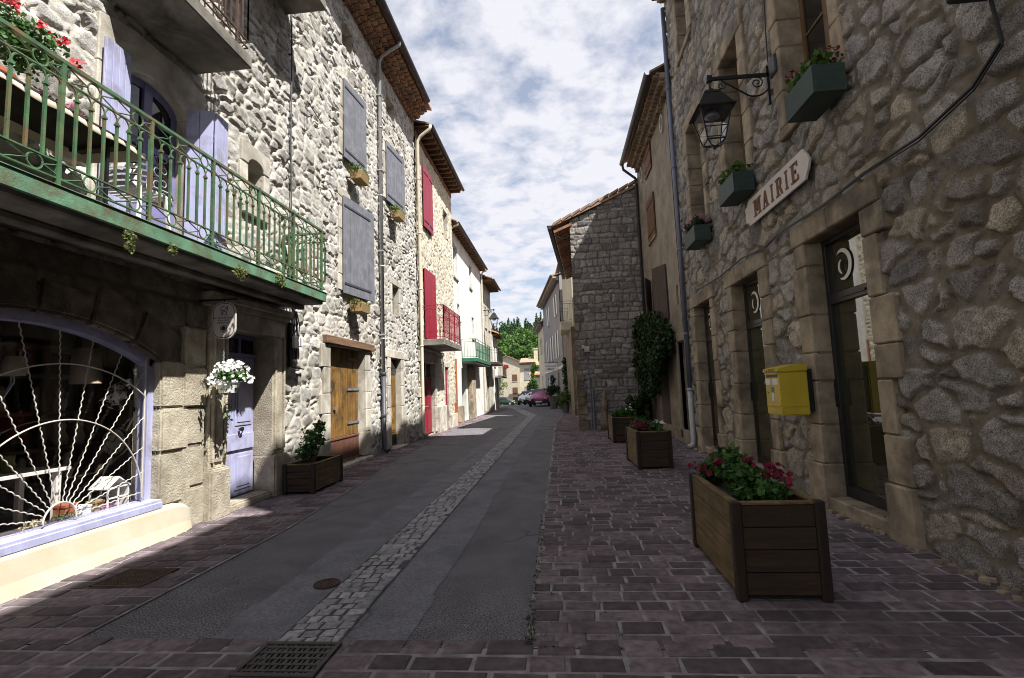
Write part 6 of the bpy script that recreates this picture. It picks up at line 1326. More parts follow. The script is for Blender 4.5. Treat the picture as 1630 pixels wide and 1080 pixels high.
# MAIRIE board
t = root('wall_sign', (3.0, 6.86, 3.98), 'long white board lettered MAIRIE over the town hall doors', 'sign')
m = MB(); s0, s1, a, b = 5.80, 7.76, 3.78, 4.16
m.prism([(s0+0.13, a), (s1-0.13, a), (s1-0.09, a+0.06), (s1, a+0.08), (s1, b-0.08), (s1-0.09, b-0.06), (s1-0.13, b), (s0+0.13, b), (s0+0.09, b-0.06), (s0+0.045, b-0.1), (s0+0.0, (a+b)/2), (s0+0.045, a+0.1), (s0+0.09, a+0.06)], 'X', 2.985, 2.955); m.build('board', 'sign_white', t, bevel=0.004)
def slab_letter(mb, ch, u, z, h, X, th, w_, off=(0, 0)):
    """one slab-serif letter; text runs towards smaller y (reads from the street)"""
    sw, sf, sh = w_*0.26, w_*0.16, h*0.09
    def P(px, pz): return (u-px+off[0], z+pz+off[1])
    def poly(*q): mb.prism([P(*i) for i in q], 'X', X, X-th)
    def rect(a, b, c, d): poly((a, c), (b, c), (b, d), (a, d))
    def stem(cx, s=1): rect(cx-sw/2, cx+sw/2, sh, h-sh); rect(cx-sw/2-sf, cx+sw/2+sf, 0, sh); rect(cx-sw/2-sf, cx+sw/2+sf, h-sh, h)
    if ch == 'I': stem(w_/2)
    elif ch == 'M':
        w_ *= 1.35; stem(sw/2+sf); stem(w_-sw/2-sf); poly((sf+sw*0.7, h-sh), (sf+sw*1.7, h-sh), (w_/2+sw*0.35, h*0.25), (w_/2-sw*0.35, h*0.25)); poly((w_-sf-sw*1.7, h-sh), (w_-sf-sw*0.7, h-sh), (w_/2+sw*0.35, h*0.25), (w_/2-sw*0.35, h*0.25))
    elif ch == 'A':
        poly((w_*0.12, sh), (w_*0.12+sw*0.6, sh), (w_/2+sw*0.1, h), (w_/2-sw*0.4, h)); poly((w_*0.88-sw, sh), (w_*0.88, sh), (w_/2+sw*0.5, h), (w_/2-sw*0.3, h)); rect(w_*0.3, w_*0.7, h*0.32, h*0.42); rect(-sf*0.3, w_*0.36, 0, sh); rect(w_*0.5, w_+sf*0.3, 0, sh)
    elif ch == 'R':
        cx = sw/2+sf; stem(cx); rect(cx+sw/2, w_*0.7, h-sh, h); rect(cx+sw/2, w_*0.7, h*0.46, h*0.55); poly((w_*0.7, h), (w_*0.9, h*0.9), (w_*0.9, h*0.6), (w_*0.7, h*0.46), (w_*0.66, h*0.55), (w_*0.66, h-sh)); poly((w_*0.5, h*0.46), (w_*0.74, h*0.46), (w_, sh*0.4), (w_, 0), (w_*0.8, 0))
    elif ch == 'E':
        cx = sw/2+sf; stem(cx); rect(cx+sw/2, w_*0.95, h-sh*1.2, h); rect(cx+sw/2, w_*0.7, h*0.46, h*0.55); rect(cx+sw/2, w_, 0, sh*1.2); rect(w_*0.83, w_*0.95, h*0.74, h-sh*1.2); rect(w_*0.86, w_, sh*1.2, h*0.28); rect(w_*0.6, w_*0.7, h*0.40, h*0.61)
m1, m2 = MB(), MB(); u = 7.44
for ch in 'MAIRIE':
    wl = {'M': 0.2, 'I': 0.13}.get(ch, 0.19); slab_letter(m1, ch, u, 3.85, 0.235, 2.9545, 0.006, wl); slab_letter(m2, ch, u-0.014, 3.842, 0.235, 2.9549, 0.002, wl); u -= (wl*1.35 if ch == 'M' else wl)+0.055
m1.build('lettering', 'letter_brown', t); m2.build('letter_shadow', 'letter_gold', t)
# wall lantern on a scrolled bracket
def lantern(label, base, arm, zt, sg, sc=1.0, group=None):
    """base = point on the wall, arm = reach, sg = direction of the arm along x"""
    X, Y, Z = base; r = root('wall_lantern', base, label, 'lantern', group); xe = X+sg*arm
    m = MB(); m.box(X, X+sg*0.03, Y-0.02, Y+0.02, Z-0.42*sc, Z+0.12*sc); m.bar((X, Y, Z), (xe, Y, Z+0.01), 0.04*sc); m.obox((xe, Y, Z+0.01), (0.07*sc, 0.07*sc, 0.08*sc))
    pts = [(X+sg*0.02, Y, Z-0.12*sc)]+[(X+sg*(0.19*sc+0.19*sc*math.cos(R(180+a))), Y, Z-0.12*sc-0.17*sc*math.sin(R(a))) for a in range(15, 135, 15)]+[(X+sg*arm*0.72, Y, Z-0.07*sc), (X+sg*arm*0.80, Y, Z-0.02*sc)]
    m.tube(pts, 0.012*sc, 6)
    for cx_, rr in ((0.16, 0.085), (arm/sc*0.80, 0.06)):
        m.tube([(X+sg*sc*(cx_+rr*(1-k/26)*math.cos(R(90+k*26)*(-1))), Y, Z-sc*0.10-0+sc*rr*(1-k/26)*math.sin(R(90+k*26))) for k in range(22)], 0.009*sc, 5)
    m.build('bracket', 'iron_black', r)
    zt = Z-0.05*sc; a, b, c_ = 0.10*sc, 0.235*sc, 0.115*sc; z1, z2, z3 = zt-0.2*sc, zt-0.42*sc, zt-0.84*sc
    m = MB(); m.tube([(xe, Y, Z), (xe, Y, zt-0.08*sc)], 0.014*sc, 6); m.lathe((xe, Y, zt-0.18*sc), [(0.0, 0.1*sc), (0.04*sc, 0.09*sc), (0.075*sc, 0.05*sc), (0.08*sc, 0.0)], 12)
    def sq(h, z): return [(xe-h, Y-h, z), (xe+h, Y-h, z), (xe+h, Y+h, z), (xe-h, Y+h, z)]
    def frus(h0, z0, h1, z1_): m.add(sq(h0, z0)+sq(h1, z1_), [(3, 2, 1, 0), (4, 5, 6, 7), (0, 1, 5, 4), (1, 2, 6, 5), (2, 3, 7, 6), (3, 0, 4, 7)])
    frus(a*1.15, z1+0.012*sc, a, z1+0.05*sc); frus(b, z2, a*1.1, z1+0.01*sc); frus(b*1.06, z2-0.012*sc, b*1.06, z2+0.004*sc); m.build('hood', 'iron_black', r)
    m = MB()
    q0, q1, qm = sq(b*0.86, z2), sq(c_, z3), sq(b*0.86+(c_-b*0.86)*0.62, z2+(z3-z2)*0.62)
    for i in range(4):
        m.bar(q0[i], q1[i], 0.016*sc); m.bar(q1[i], q1[(i+1) % 4], 0.016*sc); m.bar(qm[i], qm[(i+1) % 4], 0.011*sc)
        m.tube([q1[i], (xe+(q1[i][0]-xe)*0.5, Y+(q1[i][1]-Y)*0.5, z3-0.05*sc), (xe, Y, z3-0.06*sc)], 0.008*sc, 5)
    m.lathe((xe, Y, z3-0.11*sc), [(0.001, 0), (0.022*sc, 0.025*sc), (0.012*sc, 0.06*sc)], 8); m.build('cage', 'iron_black', r)
    m = MB()
    for i in range(4):
        j = (i+1) % 4; m.add([q1[i], q1[j], q0[j], q0[i]], [(0, 1, 2, 3)])
    m.build('glass', 'clear_glass', r)
    m = MB(); m.lathe((xe, Y, z2-0.12*sc), [(0.07*sc, 0.11*sc), (0.10*sc, 0.05*sc), (0.05*sc, 0.02*sc), (0.0, 0.01*sc)], 14); m.build('reflector', 'zinc', r, smooth=True)
    return r
lantern('black four-sided lantern on a scrolled bracket on the town hall wall', (3.02, 6.74, 5.60), 0.78, 0, -1, 1.0)
m = MB(); m.obox((3.0, 6.52, 5.58), (0.06, 0.2, 0.26)); tag(m.build('wall_box', 'iron_black', at=(3.0, 6.52, 5.58), bevel=0.02), 'black wall box beside the lantern bracket', 'electrical box')
lantern('small far lantern on a plain arm above the far left balconies', (CX+0.02, 31.6, 6.55), 0.75, 0, 1, 1.2)
# window boxes of the town hall
def flower_box(label, loc, l, w=0.34, h=0.36, leaf='leaf_fresh', petal=None, n=5, seed=1, mt='box_green', group='green flower boxes under the town hall windows'):
    r = root('flower_box', (0, 0, 0), label, 'flower box', group); m = MB(); x, y = w/2, l/2
    for s in (-1, 1): m.box(s*(x-0.02), s*x, -y, y, 0, h); m.box(-x+0.02, x-0.02, s*(y-0.02), s*y, 0, h)
    m.box(-x+0.02, x-0.02, -y+0.02, y-0.02, 0, 0.02); o = m.build('box', mt, r, bevel=0.004); 
    m = MB(); m.box(-x+0.02, x-0.02, -y+0.02, y-0.02, h-0.08, h-0.04); o = m.build('soil', 'earth', r)
    child_leaves(r, 'foliage', leaf, [((-0.03, -y+l*(k+0.5)/4, h+0.07), (w*0.55, l*0.17, 0.14), 150, 0.034) for k in range(4)], seed)
    if petal:
        rg = random.Random(seed); child_flowers(r, 'flowers', petal, [((rg.uniform(-x, x)*0.9, rg.uniform(-y, y)*0.9, h+rg.uniform(0.1, 0.24)), 0.06) for _ in range(n)], 0.022, seed, 10)
    r.location = loc; return r
flower_box('nearest green flower box on the town hall, deep and planted with dark red flowers', (2.80, 5.27, 4.30), 0.6, 0.32, 0.29, 'leaf_fresh', 'petal_crimson', 9, 1)
flower_box('green flower box with yellow green leaves and no flowers under the middle town hall window', (2.84, 7.75, 4.26), 0.68, 0.3, 0.30, 'leaf_fresh', None, 0, 2)
flower_box('farthest green flower box on the town hall, beside the drainpipe, with magenta flowers', (2.84, 9.95, 4.16), 0.75, 0.3, 0.30, 'leaf_dark', 'petal_magenta', 14, 3)
# cables on the town hall wall
m = MB()
for k, off in enumerate((0, 0.03)):
    m.tube([(2.93, 3.35, 3.98), (2.96, 3.34, 3.62-off), (2.965, 3.6, 3.47-off), (2.965, 4.15, 3.38-off), (2.96, 4.85, 3.40-off*0.6), (2.955, 5.6, 3.36-off*0.4), (2.955, 6.7, 3.39-off*0.4), (2.965, 7.2, 3.34-off), (2.97, 8.1, 3.41), (2.97, 9.2, 3.36), (2.97, 10.6, 3.40)], 0.013 if k == 0 else 0.008, 6)
tag(m.build('cable', 'iron_black', at=(2.96, 4, 3.4)), 'black cables sagging along the granite wall above the doors', 'cable')
t = root('wall_lamp', (2.9, 3.33, 3.98), 'black lamp fitting at the top right edge where the cables start', 'lamp')
m = MB(); m.box(2.72, 2.99, 3.22, 3.44, 3.96, 4.14); m.build('housing', 'iron_black', t, bevel=0.02); m = MB(); m.box(2.97, 3.02, 3.27, 3.39, 4.0, 4.1); m.build('mount', 'iron_black', t)
m = MB(); m.tube([(2.98, 6.55, 6.9), (2.975, 6.6, 6.1), (2.98, 6.63, 5.72)], 0.009, 5); tag(m.build('cable', 'iron_black', at=(2.98, 6.6, 6)), 'thin cable running down the wall to the lantern bracket', 'cable')
# climbing plant in the corner by the gable
t = root('climbing_plant', (2.85, 16.2, 0), 'dense dark green climber on the plastered house beside the gable wall', 'climber')
m = MB(); m.tube([(2.75, 16.9, 0), (2.8, 16.8, 1.2), (2.9, 16.2, 2.4)], 0.05, 7, r2=0.02); m.tube([(2.65, 17.2, 0), (2.6, 17.1, 1.3), (2.75, 16.9, 2.6)], 0.04, 7, r2=0.02); m.build('stems', 'vine_stem', t)
m = MB(); rg = random.Random(3)
for k in range(120):
    y = rg.uniform(13.3, 17.3); lo = 1.0+0.75*max(0, (15.2-y)); hi = 3.55-0.42*max(0, 15.0-y); z = rg.uniform(lo, hi)
    m.leaves((2.9-rg.random()*0.26, y, z), (0.2, 0.34, 0.36), 130, 0.05, k, 0.2, 0.8, 0.8)
m.build('foliage', 'leaf_ivy', t)
m = MB()
for k in range(12): m.leaves((rg.uniform(2.1, 2.8), rg.uniform(16.6, 17.3), rg.uniform(0.2, 0.9)), (0.35, 0.3, 0.35), 160, 0.05, 500+k, 0.2, 0.7)
tag(m.build('shrub', 'leaf_dark', at=(2.35, 17, 0)), 'dark low shrubs in the corner at the foot of the gable wall', 'shrub')
t = root('stone_post', (1.5, 17.28, 0), 'weathered pale carved stone post standing before the gable wall', 'stone post')
m = MB(); m.lathe((1.5, 17.28, 0), [(0.17, 0), (0.17, 0.34), (0.12, 0.36), (0.075, 0.42), (0.085, 0.62), (0.10, 0.66), (0.12, 0.85), (0.105, 1.05), (0.06, 1.12), (0.07, 1.2), (0.05, 1.3), (0.0, 1.34)], 14); m.build('shaft', 'dressed_dark', t, smooth=True)
# potted shrubs by the far right houses
def potted(name, label, loc, pr, ph, cl, lm, seed, pot='grey_pot'):
    r = root(name, loc, label, 'potted plant'); x, y, z = loc
    m = MB(); m.lathe(loc, [(pr*0.72, 0), (pr, ph*0.92), (pr*1.08, ph*0.92), (pr*1.08, ph), (pr*0.9, ph), (pr*0.88, ph*0.9), (0, ph*0.9)], 18, False); m.build('pot', pot, r, smooth=False)
    m = MB()
    for k, (c, rd, n, s) in enumerate(cl): m.leaves((x+c[0], y+c[1], z+c[2]), rd, n, s, seed*50+k, 0.3, 0.6, 0.3)
    m.build('foliage', lm, r); return r
potted('potted_shrub', 'bushy potted plant with drooping leaves at the corner past the gable house', (0.32, 29.0, 0), 0.24, 0.5, [((0, 0, 0.9), (0.6, 0.6, 0.45), 380, 0.09), ((-0.3, 0, 0.6), (0.35, 0.4, 0.35), 160, 0.09)], 'leaf_fresh', 1)
potted('potted_shrub', 'tall dark potted shrub beside the magenta car', (-0.42, 35.8, 0), 0.34, 0.85, [((0, 0, 1.3), (0.75, 0.75, 0.5), 420, 0.09), ((0, 0, 2.0), (0.3, 0.3, 0.45), 160, 0.07)], 'leaf_dark', 2)
m = MB()
for k in range(7): m.leaves((0.42, 30.6+k*0.1, 0.5+k*0.42), (0.24, 0.4, 0.35), 120, 0.07, 900+k, 0.2, 0.7)
tag(m.build('climbing_plant', 'leaf_dark', at=(0.45, 31, 0)), 'dark climber on the rough stone ground floor past the gable house', 'climber')
t = root('hanging_sign', (-0.2, 35.5, 2.95), 'white hanging sign board on the grey house at the bend', 'sign')
m = MB(); m.box(-0.98, -0.08, 35.98, 36.02, 2.62, 3.18); m.build('board', 'white_enamel', t, bevel=0.006)
m = MB(); m.bar((-1.0, 36, 3.24), (0.05, 36, 3.24), 0.03)
for xx in (-0.9, -0.15): m.bar((xx, 36, 3.18), (xx, 36, 3.24), 0.02)
m.build('bracket', 'iron_black', t)
def text_mesh(txt, size, mtl, name, parent, loc, rot, ext=0.0015, shear=0.0, width=None):
    cu = bpy.data.curves.new(name, 'FONT'); cu.body = txt; cu.size = size; cu.extrude = ext; cu.align_x = 'CENTER'; cu.align_y = 'CENTER'; cu.shear = shear
    tmp = bpy.data.objects.new(name, cu); me = bpy.data.meshes.new_from_object(tmp); bpy.data.objects.remove(tmp)
    o = bpy.data.objects.new(name, me); me.materials.append(MATS[mtl]); C.objects.link(o); o.parent = parent
    Mx = Matrix.Translation(Vector(loc)-ORG[parent.name]) @ rot.to_4x4()
    if width:
        wv = max(v.co.x for v in me.vertices)-min(v.co.x for v in me.vertices); sx = width/wv
        for v in me.vertices: v.co.x *= sx
    me.transform(Mx); ORG[o.name] = ORG[parent.name].copy(); return o
FACE = Matrix.Rotation(R(90), 3, 'X')      # text facing the camera end of the street
m = MB(); rg = random.Random(8)
for row, (zz, a, b) in enumerate(((2.98, -0.86, -0.2), (2.78, -0.8, -0.28))):
    xx = a
    while xx < b: wv = rg.uniform(0.03, 0.07); m.box(xx, xx+wv, 35.974, 35.979, zz-0.05, zz+rg.choice((0.05, 0.05, 0.08))); xx += wv+0.03
m.build('lettering', 'zinc', t)
text_mesh('LA POSTE', 0.05, 'letter_brown', 'lettering', bpy.data.objects['letter_box'], (2.5805, 6.45, 1.595), Matrix(((0, 0, -1), (-1, 0, 0), (0, 1, 0))), width=0.3)
# oval-ended service sign over the blue door, facing down the street
sc_ = (-4.2, 5.97, 2.50)
t = root('hanging_sign', sc_, 'pale rounded sign lettered ICI hung above the flower basket by the blue door', 'sign')
def rrect(cx_, cz_, w_, h_, r_, n=8):
    p = []
    for (sx, sz, a0_) in ((1, 1, 0), (-1, 1, 90), (-1, -1, 180), (1, -1, 270)):
        for k in range(n+1): a = R(a0_+90*k/n); p.append((cx_+sx*(w_/2-r_)+r_*math.cos(a), cz_+sz*(h_/2-r_)+r_*math.sin(a)))
    return p
m = MB(); m.prism(rrect(sc_[0], sc_[2], 0.315, 0.465, 0.125), 'Y', 5.965, 5.99); m.build('plate', 'sign_white', t)
m = MB(); o1, i1 = rrect(sc_[0], sc_[2], 0.292, 0.442, 0.115), rrect(sc_[0], sc_[2], 0.276, 0.426, 0.107)
for k in range(len(o1)): k2 = (k+1) % len(o1); m.prism([o1[k], o1[k2], i1[k2], i1[k]], 'Y', 5.9635, 5.9655)
for k in range(24):
    a, b = 2*math.pi*k/24, 2*math.pi*(k+1)/24; c0 = (sc_[0], sc_[2]-0.1)
    m.prism([(c0[0]+0.046*math.cos(a), c0[1]+0.046*math.sin(a)), (c0[0]+0.046*math.cos(b), c0[1]+0.046*math.sin(b)), (c0[0]+0.039*math.cos(b), c0[1]+0.039*math.sin(b)), (c0[0]+0.039*math.cos(a), c0[1]+0.039*math.sin(a))], 'Y', 5.9635, 5.9655)
m.prism([(sc_[0]+0.028*math.cos(2*math.pi*k/20), sc_[2]-0.1+0.028*math.sin(2*math.pi*k/20)) for k in range(20)], 'Y', 5.9635, 5.9655)
m.build('border', 'ink', t)
text_mesh('CA', 0.085, 'ink', 'emblem', t, (sc_[0], 5.9645, sc_[2]+0.15), FACE, shear=0.35)
text_mesh('ICI', 0.075, 'ink', 'lettering', t, (sc_[0], 5.9645, sc_[2]+0.09), FACE)
text_mesh("du retrait de l'argent", 0.034, 'ink', 'lettering', t, (sc_[0], 5.9645, sc_[2]+0.035), FACE, width=0.27)
text_mesh("chez votre", 0.034, 'ink', 'lettering', t, (sc_[0], 5.9645, sc_[2]+0.004), FACE)
text_mesh("commerçant", 0.034, 'ink', 'lettering', t, (sc_[0], 5.9645, sc_[2]-0.027), FACE)
m = MB(); m.bar((LX-0.02, 5.978, 2.77), (-4.03, 5.978, 2.77), 0.02); m.tube([(sc_[0], 5.978, 2.72), (sc_[0], 5.978, 2.77)], 0.008, 6); m.build('bracket', 'iron_black', t)
# basket of white petunias
bc = Vector((-4.15, 6.0, 1.66)); t = root('hanging_basket', bc, 'hanging pot overflowing with white petunias by the blue door', 'hanging basket')
m = MB(); m.lathe(bc, [(0.10, -0.08), (0.135, 0.05), (0.148, 0.05), (0.148, 0.075), (0.12, 0.075), (0.0, 0.06)], 18); m.build('pot', 'white_plastic', t)
m = MB()
for k in range(14): m.ring((bc.x-0.08, bc.y+0.02, bc.z+0.32+k*0.024), 0.011, 'X' if k % 2 else 'Y', 0.003, 8, 4)
for a in range(3): m.tube([(bc.x+0.14*math.cos(a*2.1), bc.y+0.14*math.sin(a*2.1), bc.z+0.07), (bc.x-0.08, bc.y+0.02, bc.z+0.32)], 0.003, 4)
m.tube([(bc.x-0.08, bc.y+0.02, bc.z+0.65), (bc.x-0.1, bc.y, 2.28)], 0.008, 5); m.build('chain', 'zinc_light', t)
m = MB(); rg = random.Random(6); m.leaves(bc+Vector((0.02, 0, 0.12)), (0.25, 0.22, 0.11), 520, 0.024, 3, 0.3, 0.8); m.leaves(bc+Vector((0, 0, -0.02)), (0.16, 0.16, 0.1), 90, 0.028, 4, 0.6, 0.8); m.leaves(bc+Vector((-0.02, 0.05, -0.32)), (0.04, 0.05, 0.25), 50, 0.02, 5, 0.3, 0.8); m.build('foliage', 'leaf_geranium', t)
m = MB(); pts = []
for k in range(150):
    a = rg.random()*6.28; q = math.sqrt(rg.random()); pts.append((bc.x+0.03+0.27*q*math.cos(a), bc.y+0.24*q*math.sin(a), bc.z+0.14+0.13*(1-q*q)+rg.uniform(-.05, .06)-(0.08 if q > .8 else 0)))
m.blossoms(pts, 0.026, 4, (0.1, -0.8, 0.55)); tag(m.build('petunias', 'petal_white', t), kind='stuff')
# balcony furniture and plants
t = root('folding_table', (-4.15, 3.1, 3.17), 'table with a cream cloth on the green balcony', 'table')
m = MB(); m.box(-4.45, -3.86, 2.0, 4.22, 3.885, 3.905); 
for yy in (2.1, 3.2, 4.1): m.box(-4.43, -3.88, yy-0.02, yy+0.02, 3.85, 3.885)
m.build('tabletop', 'dark_fabric', t)
for xx in (-4.4, -3.91):
    for yy in (2.2, 3.95): m = MB(); m.bar((xx, yy, 3.17), (xx, yy, 3.885), 0.025); m.build('leg', 'iron_black', t)
m = MB(); nx, ny = 13, 44; vs = []
for i in range(nx):
    for j in range(ny):
        x = -4.49+0.67*i/(nx-1); y = 1.95+2.33*j/(ny-1); d_ = max(abs(x+4.155)-0.295, abs(y-3.11)-1.11, 0)
        z = 3.912-min(d_*2.4, 0.1)+(0.012*math.sin(y*13+x*5) if d_ > 0 else 0.003*math.sin(y*9+x*11)); vs.append((x, y, z))
m.add(vs, [(i*ny+j, (i+1)*ny+j, (i+1)*ny+j+1, i*ny+j+1) for i in range(nx-1) for j in range(ny-1)]); o = m.build('tablecloth', 'cloth', t, smooth=True); sm = o.modifiers.new('thick', 'SOLIDIFY'); sm.thickness = 0.004
m = MB(); m.prism([(3.02, 3.85), (3.22, 3.85), (3.2, 3.5), (3.28, 3.25), (3.05, 3.22), (3.0, 3.5)], 'X', -3.90, -3.89) if False else None
t = root('window_trough', (-4.3, 3.75, 3.92), 'terracotta trough of pink flowers on the balcony table', 'flower trough')
m = MB(); m.prism([(-4.38, 3.915), (-4.22, 3.915), (-4.2, 4.05), (-4.40, 4.05)], 'Y', 3.5, 4.02); m.build('trough', 'pot_clay', t, bevel=0.006)
m = MB(); m.leaves((-4.3, 3.75, 4.11), (0.11, 0.27, 0.09), 260, 0.022, 2, 0.3, 0.7); m.build('foliage', 'leaf_geranium', t)
m = MB(); rg = random.Random(3); m.blossoms([(-4.3+rg.gauss(0, .06), 3.5+rg.random()*0.5, 4.15+rg.gauss(0, .03)) for _ in range(60)], 0.024, 3); tag(m.build('flowers', 'petal_pink', t), kind='stuff')
t = root('geranium_pot', (-4.28, 3.35, 3.92), 'clay pot of bright red geraniums at the near end of the green balcony', 'potted plant')
m = MB(); m.lathe((-4.28, 3.3, 3.915), [(0.09, 0), (0.13, 0.17), (0.145, 0.17), (0.145, 0.2), (0.12, 0.2), (0, 0.18)], 18); m.build('pot', 'pot_clay', t)
m = MB(); m.leaves((-4.22, 3.42, 4.45), (0.24, 0.42, 0.3), 2200, 0.021, 5, 0.2, 0.8); m.build('foliage', 'leaf_geranium', t)
m = MB(); rg = random.Random(13)
for c in ((-4.1, 3.22, 4.62), (-4.0, 3.42, 4.55), (-4.05, 3.62, 4.56), (-4.02, 3.74, 4.43), (-4.1, 3.05, 4.5), (-4.2, 3.4, 4.72), (-4.1, 3.3, 4.7)): m.blossoms([(c[0]+rg.gauss(0, .025), c[1]+rg.gauss(0, .025), c[2]+rg.gauss(0, .022)) for _ in range(16)], 0.02, rg.random()*50, (0.5, -0.5, 0.5))
tag(m.build('flowers', 'petal_red', t), kind='stuff')
t = root('slatted_chair', (-4.15, 4.45, 3.17), 'white slatted garden chair by the table on the green balcony', 'chair')
m = MB()
for k in range(6):
    zz = 3.62+k*0.058; pts = [(-4.15+0.23*math.sin(R(a)), 4.28+0.2-0.16*math.cos(R(a))+(zz-3.6)*-0.12, zz) for a in range(-70, 71, 14)]
    for p, q in zip(pts[:-1], pts[1:]): m.bar(p, q, 0.012, 0.04)
m.build('backrest', 'white_plastic', t)
m = MB()
for k in range(6): m.box(-4.37, -3.93, 4.36+k*0.065, 4.41+k*0.065, 3.585, 3.605)
m.build('seat', 'white_plastic', t)
for sx in (-1, 1):
    for sy in (0, 1): m = MB(); m.bar((-4.15+sx*0.24, 4.30+sy*0.40, 3.17), (-4.15+sx*0.2, 4.36+sy*0.3, 3.6), 0.035, 0.02); m.build('leg', 'white_plastic', t)
# weeds hanging from the balcony edge
for k, (yy, zz, rd, n, lm, lb) in enumerate(((4.05, 2.93, (0.03, 0.09, 0.12), 150, 'leaf_sedum', 'thick pale green stonecrop tuft hanging from the edge of the green balcony'), (4.55, 2.99, (0.03, 0.08, 0.06), 70, 'leaf_sedum', 'small stonecrop tuft hanging right beside the thickest tuft'), (5.62, 3.0, (0.03, 0.2, 0.09), 150, 'leaf_sedum', 'straggling stonecrop under the middle of the green balcony edge'), (6.5, 3.1, (0.05, 0.15, 0.11), 170, 'leaf_sedum', 'dry stonecrop growing up into the railing near the far end of the green balcony'))):
    m = MB(); m.leaves((-3.75, yy, zz), rd, n, 0.018, 70+k, 0.1, 0.6, 0.8); m.leaves((-3.755, yy, zz+rd[2]*0.5), (0.04, rd[1]*0.8, 0.06), n//2, 0.018, 80+k, 0.1, 0.6)
    tag(m.build('stonecrop', lm, at=(-3.76, yy, zz)), lb, 'plant', 'stonecrop along the balcony edge')
# plants under the slate shutters
for k, (yy, zz, lb) in enumerate(((10.75, 6.33, 'bushy green plant in a pot below the upper slate shutter beside the drainpipe'), (10.72, 3.3, 'small basket planter below the lower slate shutter over the oak door'), (13.5, 6.38, 'round green plant in a pot below the slate shutter farthest up the wall'))):
    t = root('wall_planter', (LX+0.25, yy, zz), lb, 'wall planter', 'planters below the slate shutters')
    m = MB(); m.prism([(LX+0.1, zz), (LX+0.34, zz), (LX+0.38, zz+0.2), (LX+0.08, zz+0.2)], 'Y', yy-0.24, yy+0.24); m.build('trough', 'basket', t, bevel=0.01)
    m = MB()
    for a in range(5 if k != 1 else 4): m.leaves((LX+0.23, yy-0.26+a*0.13, zz+(0.25 if k != 1 else 0.21)), (0.18, 0.15, 0.15 if k != 1 else 0.06), 120, 0.028, k*20+a, 0.3, 0.45)
    m.build('foliage', 'leaf_fresh' if k != 1 else 'leaf_sedum', t)
    m = MB(); m.bar((LX, yy-0.2, zz+0.05), (LX+0.12, yy-0.2, zz+0.05), 0.02); m.bar((LX, yy+0.2, zz+0.05), (LX+0.12, yy+0.2, zz+0.05), 0.02); m.build('bracket', 'iron_black', t)
# wall cable, meter box and small lamp between the doors
m = MB(); m.tube([(LX+0.055, 8.08, 9.0), (LX+0.06, 8.09, 7.5), (LX+0.055, 8.08, 6.0), (LX+0.06, 8.1, 4.6), (LX+0.055, 8.12, 3.2), (LX+0.06, 8.2, 2.6)], 0.013, 6)
for zz in (8.5, 7.6, 6.4, 5.2, 4.2): m.box(LX, LX+0.07, 8.07, 8.1, zz, zz+0.02)
tag(m.build('cable', 'cast_iron_pipe', at=(LX, 8.1, 6)), 'dark cable running straight up the pale rubble wall', 'cable')
m = MB(); m.tube([(LX+0.06, 9.2, 6.95), (LX+0.07, 8.62, 7.05), (LX+0.07, 8.62, 6.6)], 0.01, 5); tag(m.build('iron_hook', 'iron_rust', at=(LX, 8.9, 6.9)), 'bent iron hook on the pale rubble wall right of the cable', 'hook')
t = root('meter_box', (LX+0.1, 8.28, 2.45), 'white meter box with black wiring on the wall under the balcony end', 'electrical box')
m = MB(); m.box(LX+0.03, LX+0.13, 8.1, 8.26, 2.33, 2.53); m.box(LX+0.03, LX+0.12, 8.3, 8.42, 2.36, 2.52); m.build('casing', 'white_plastic', t, bevel=0.012)
m = MB()
for k in range(6):
    a = rg.uniform(8.02, 8.4); m.tube([(LX+0.06, a, 2.98), (LX+0.09, a+rg.uniform(-.1, .1), 2.75), (LX+0.07, a+rg.uniform(-.08, .08), 2.5), (LX+0.07, a+rg.uniform(-.05, .05), 2.15)], 0.009, 5)
m.bar((LX+0.08, 8.12, 2.0), (LX+0.08, 8.5, 1.98), 0.02); m.box(LX+0.03, LX+0.08, 8.05, 8.12, 2.0, 2.75); m.build('wiring', 'iron_black', t)
# ---------------------------------------------------------------- inside the shop
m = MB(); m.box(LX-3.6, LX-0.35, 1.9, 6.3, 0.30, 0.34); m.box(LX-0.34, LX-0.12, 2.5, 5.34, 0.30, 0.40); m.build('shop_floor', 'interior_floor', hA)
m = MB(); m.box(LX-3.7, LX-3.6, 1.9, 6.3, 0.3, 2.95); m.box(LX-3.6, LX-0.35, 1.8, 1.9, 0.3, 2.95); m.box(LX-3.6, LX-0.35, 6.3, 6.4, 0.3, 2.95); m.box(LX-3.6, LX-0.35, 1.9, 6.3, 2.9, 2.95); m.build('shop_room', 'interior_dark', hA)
t = root('shelf_unit', (-6.2, 5.4, 0.34), 'tall open shelves with ornaments inside the shop', 'shelves')
m = MB()
for yy in (4.75, 5.45, 6.2): m.box(-6.5, -6.44, yy-0.03, yy+0.03, 0.34, 2.2); m.box(-6.1, -6.04, yy-0.03, yy+0.03, 0.34, 2.2)
for zz in (0.6, 1.0, 1.42, 1.86, 2.2): m.box(-6.5, -6.04, 4.72, 6.23, zz-0.02, zz+0.015)
m.build('frame', 'shelf_wood', t)
rg = random.Random(21)
for k in range(11):
    yy = rg.uniform(4.85, 6.1); zz = rg.choice((0.615, 1.015, 1.435)); m = MB(); rr = rg.uniform(.05, .08)
    m.lathe((-6.16, yy, zz), [(rr*.7, 0), (rr, .08), (rr*.55, .15), (rr*.4, .19), (rr*.6, .24), (rr*.3, .3), (0, .31)], 12)
    tag(m.build('ornament', 'clock_face', at=(-6.16, yy, zz), smooth=True), 'small turned ornament on the open shelves inside the shop', 'ornament', 'ornaments on the shop shelves')
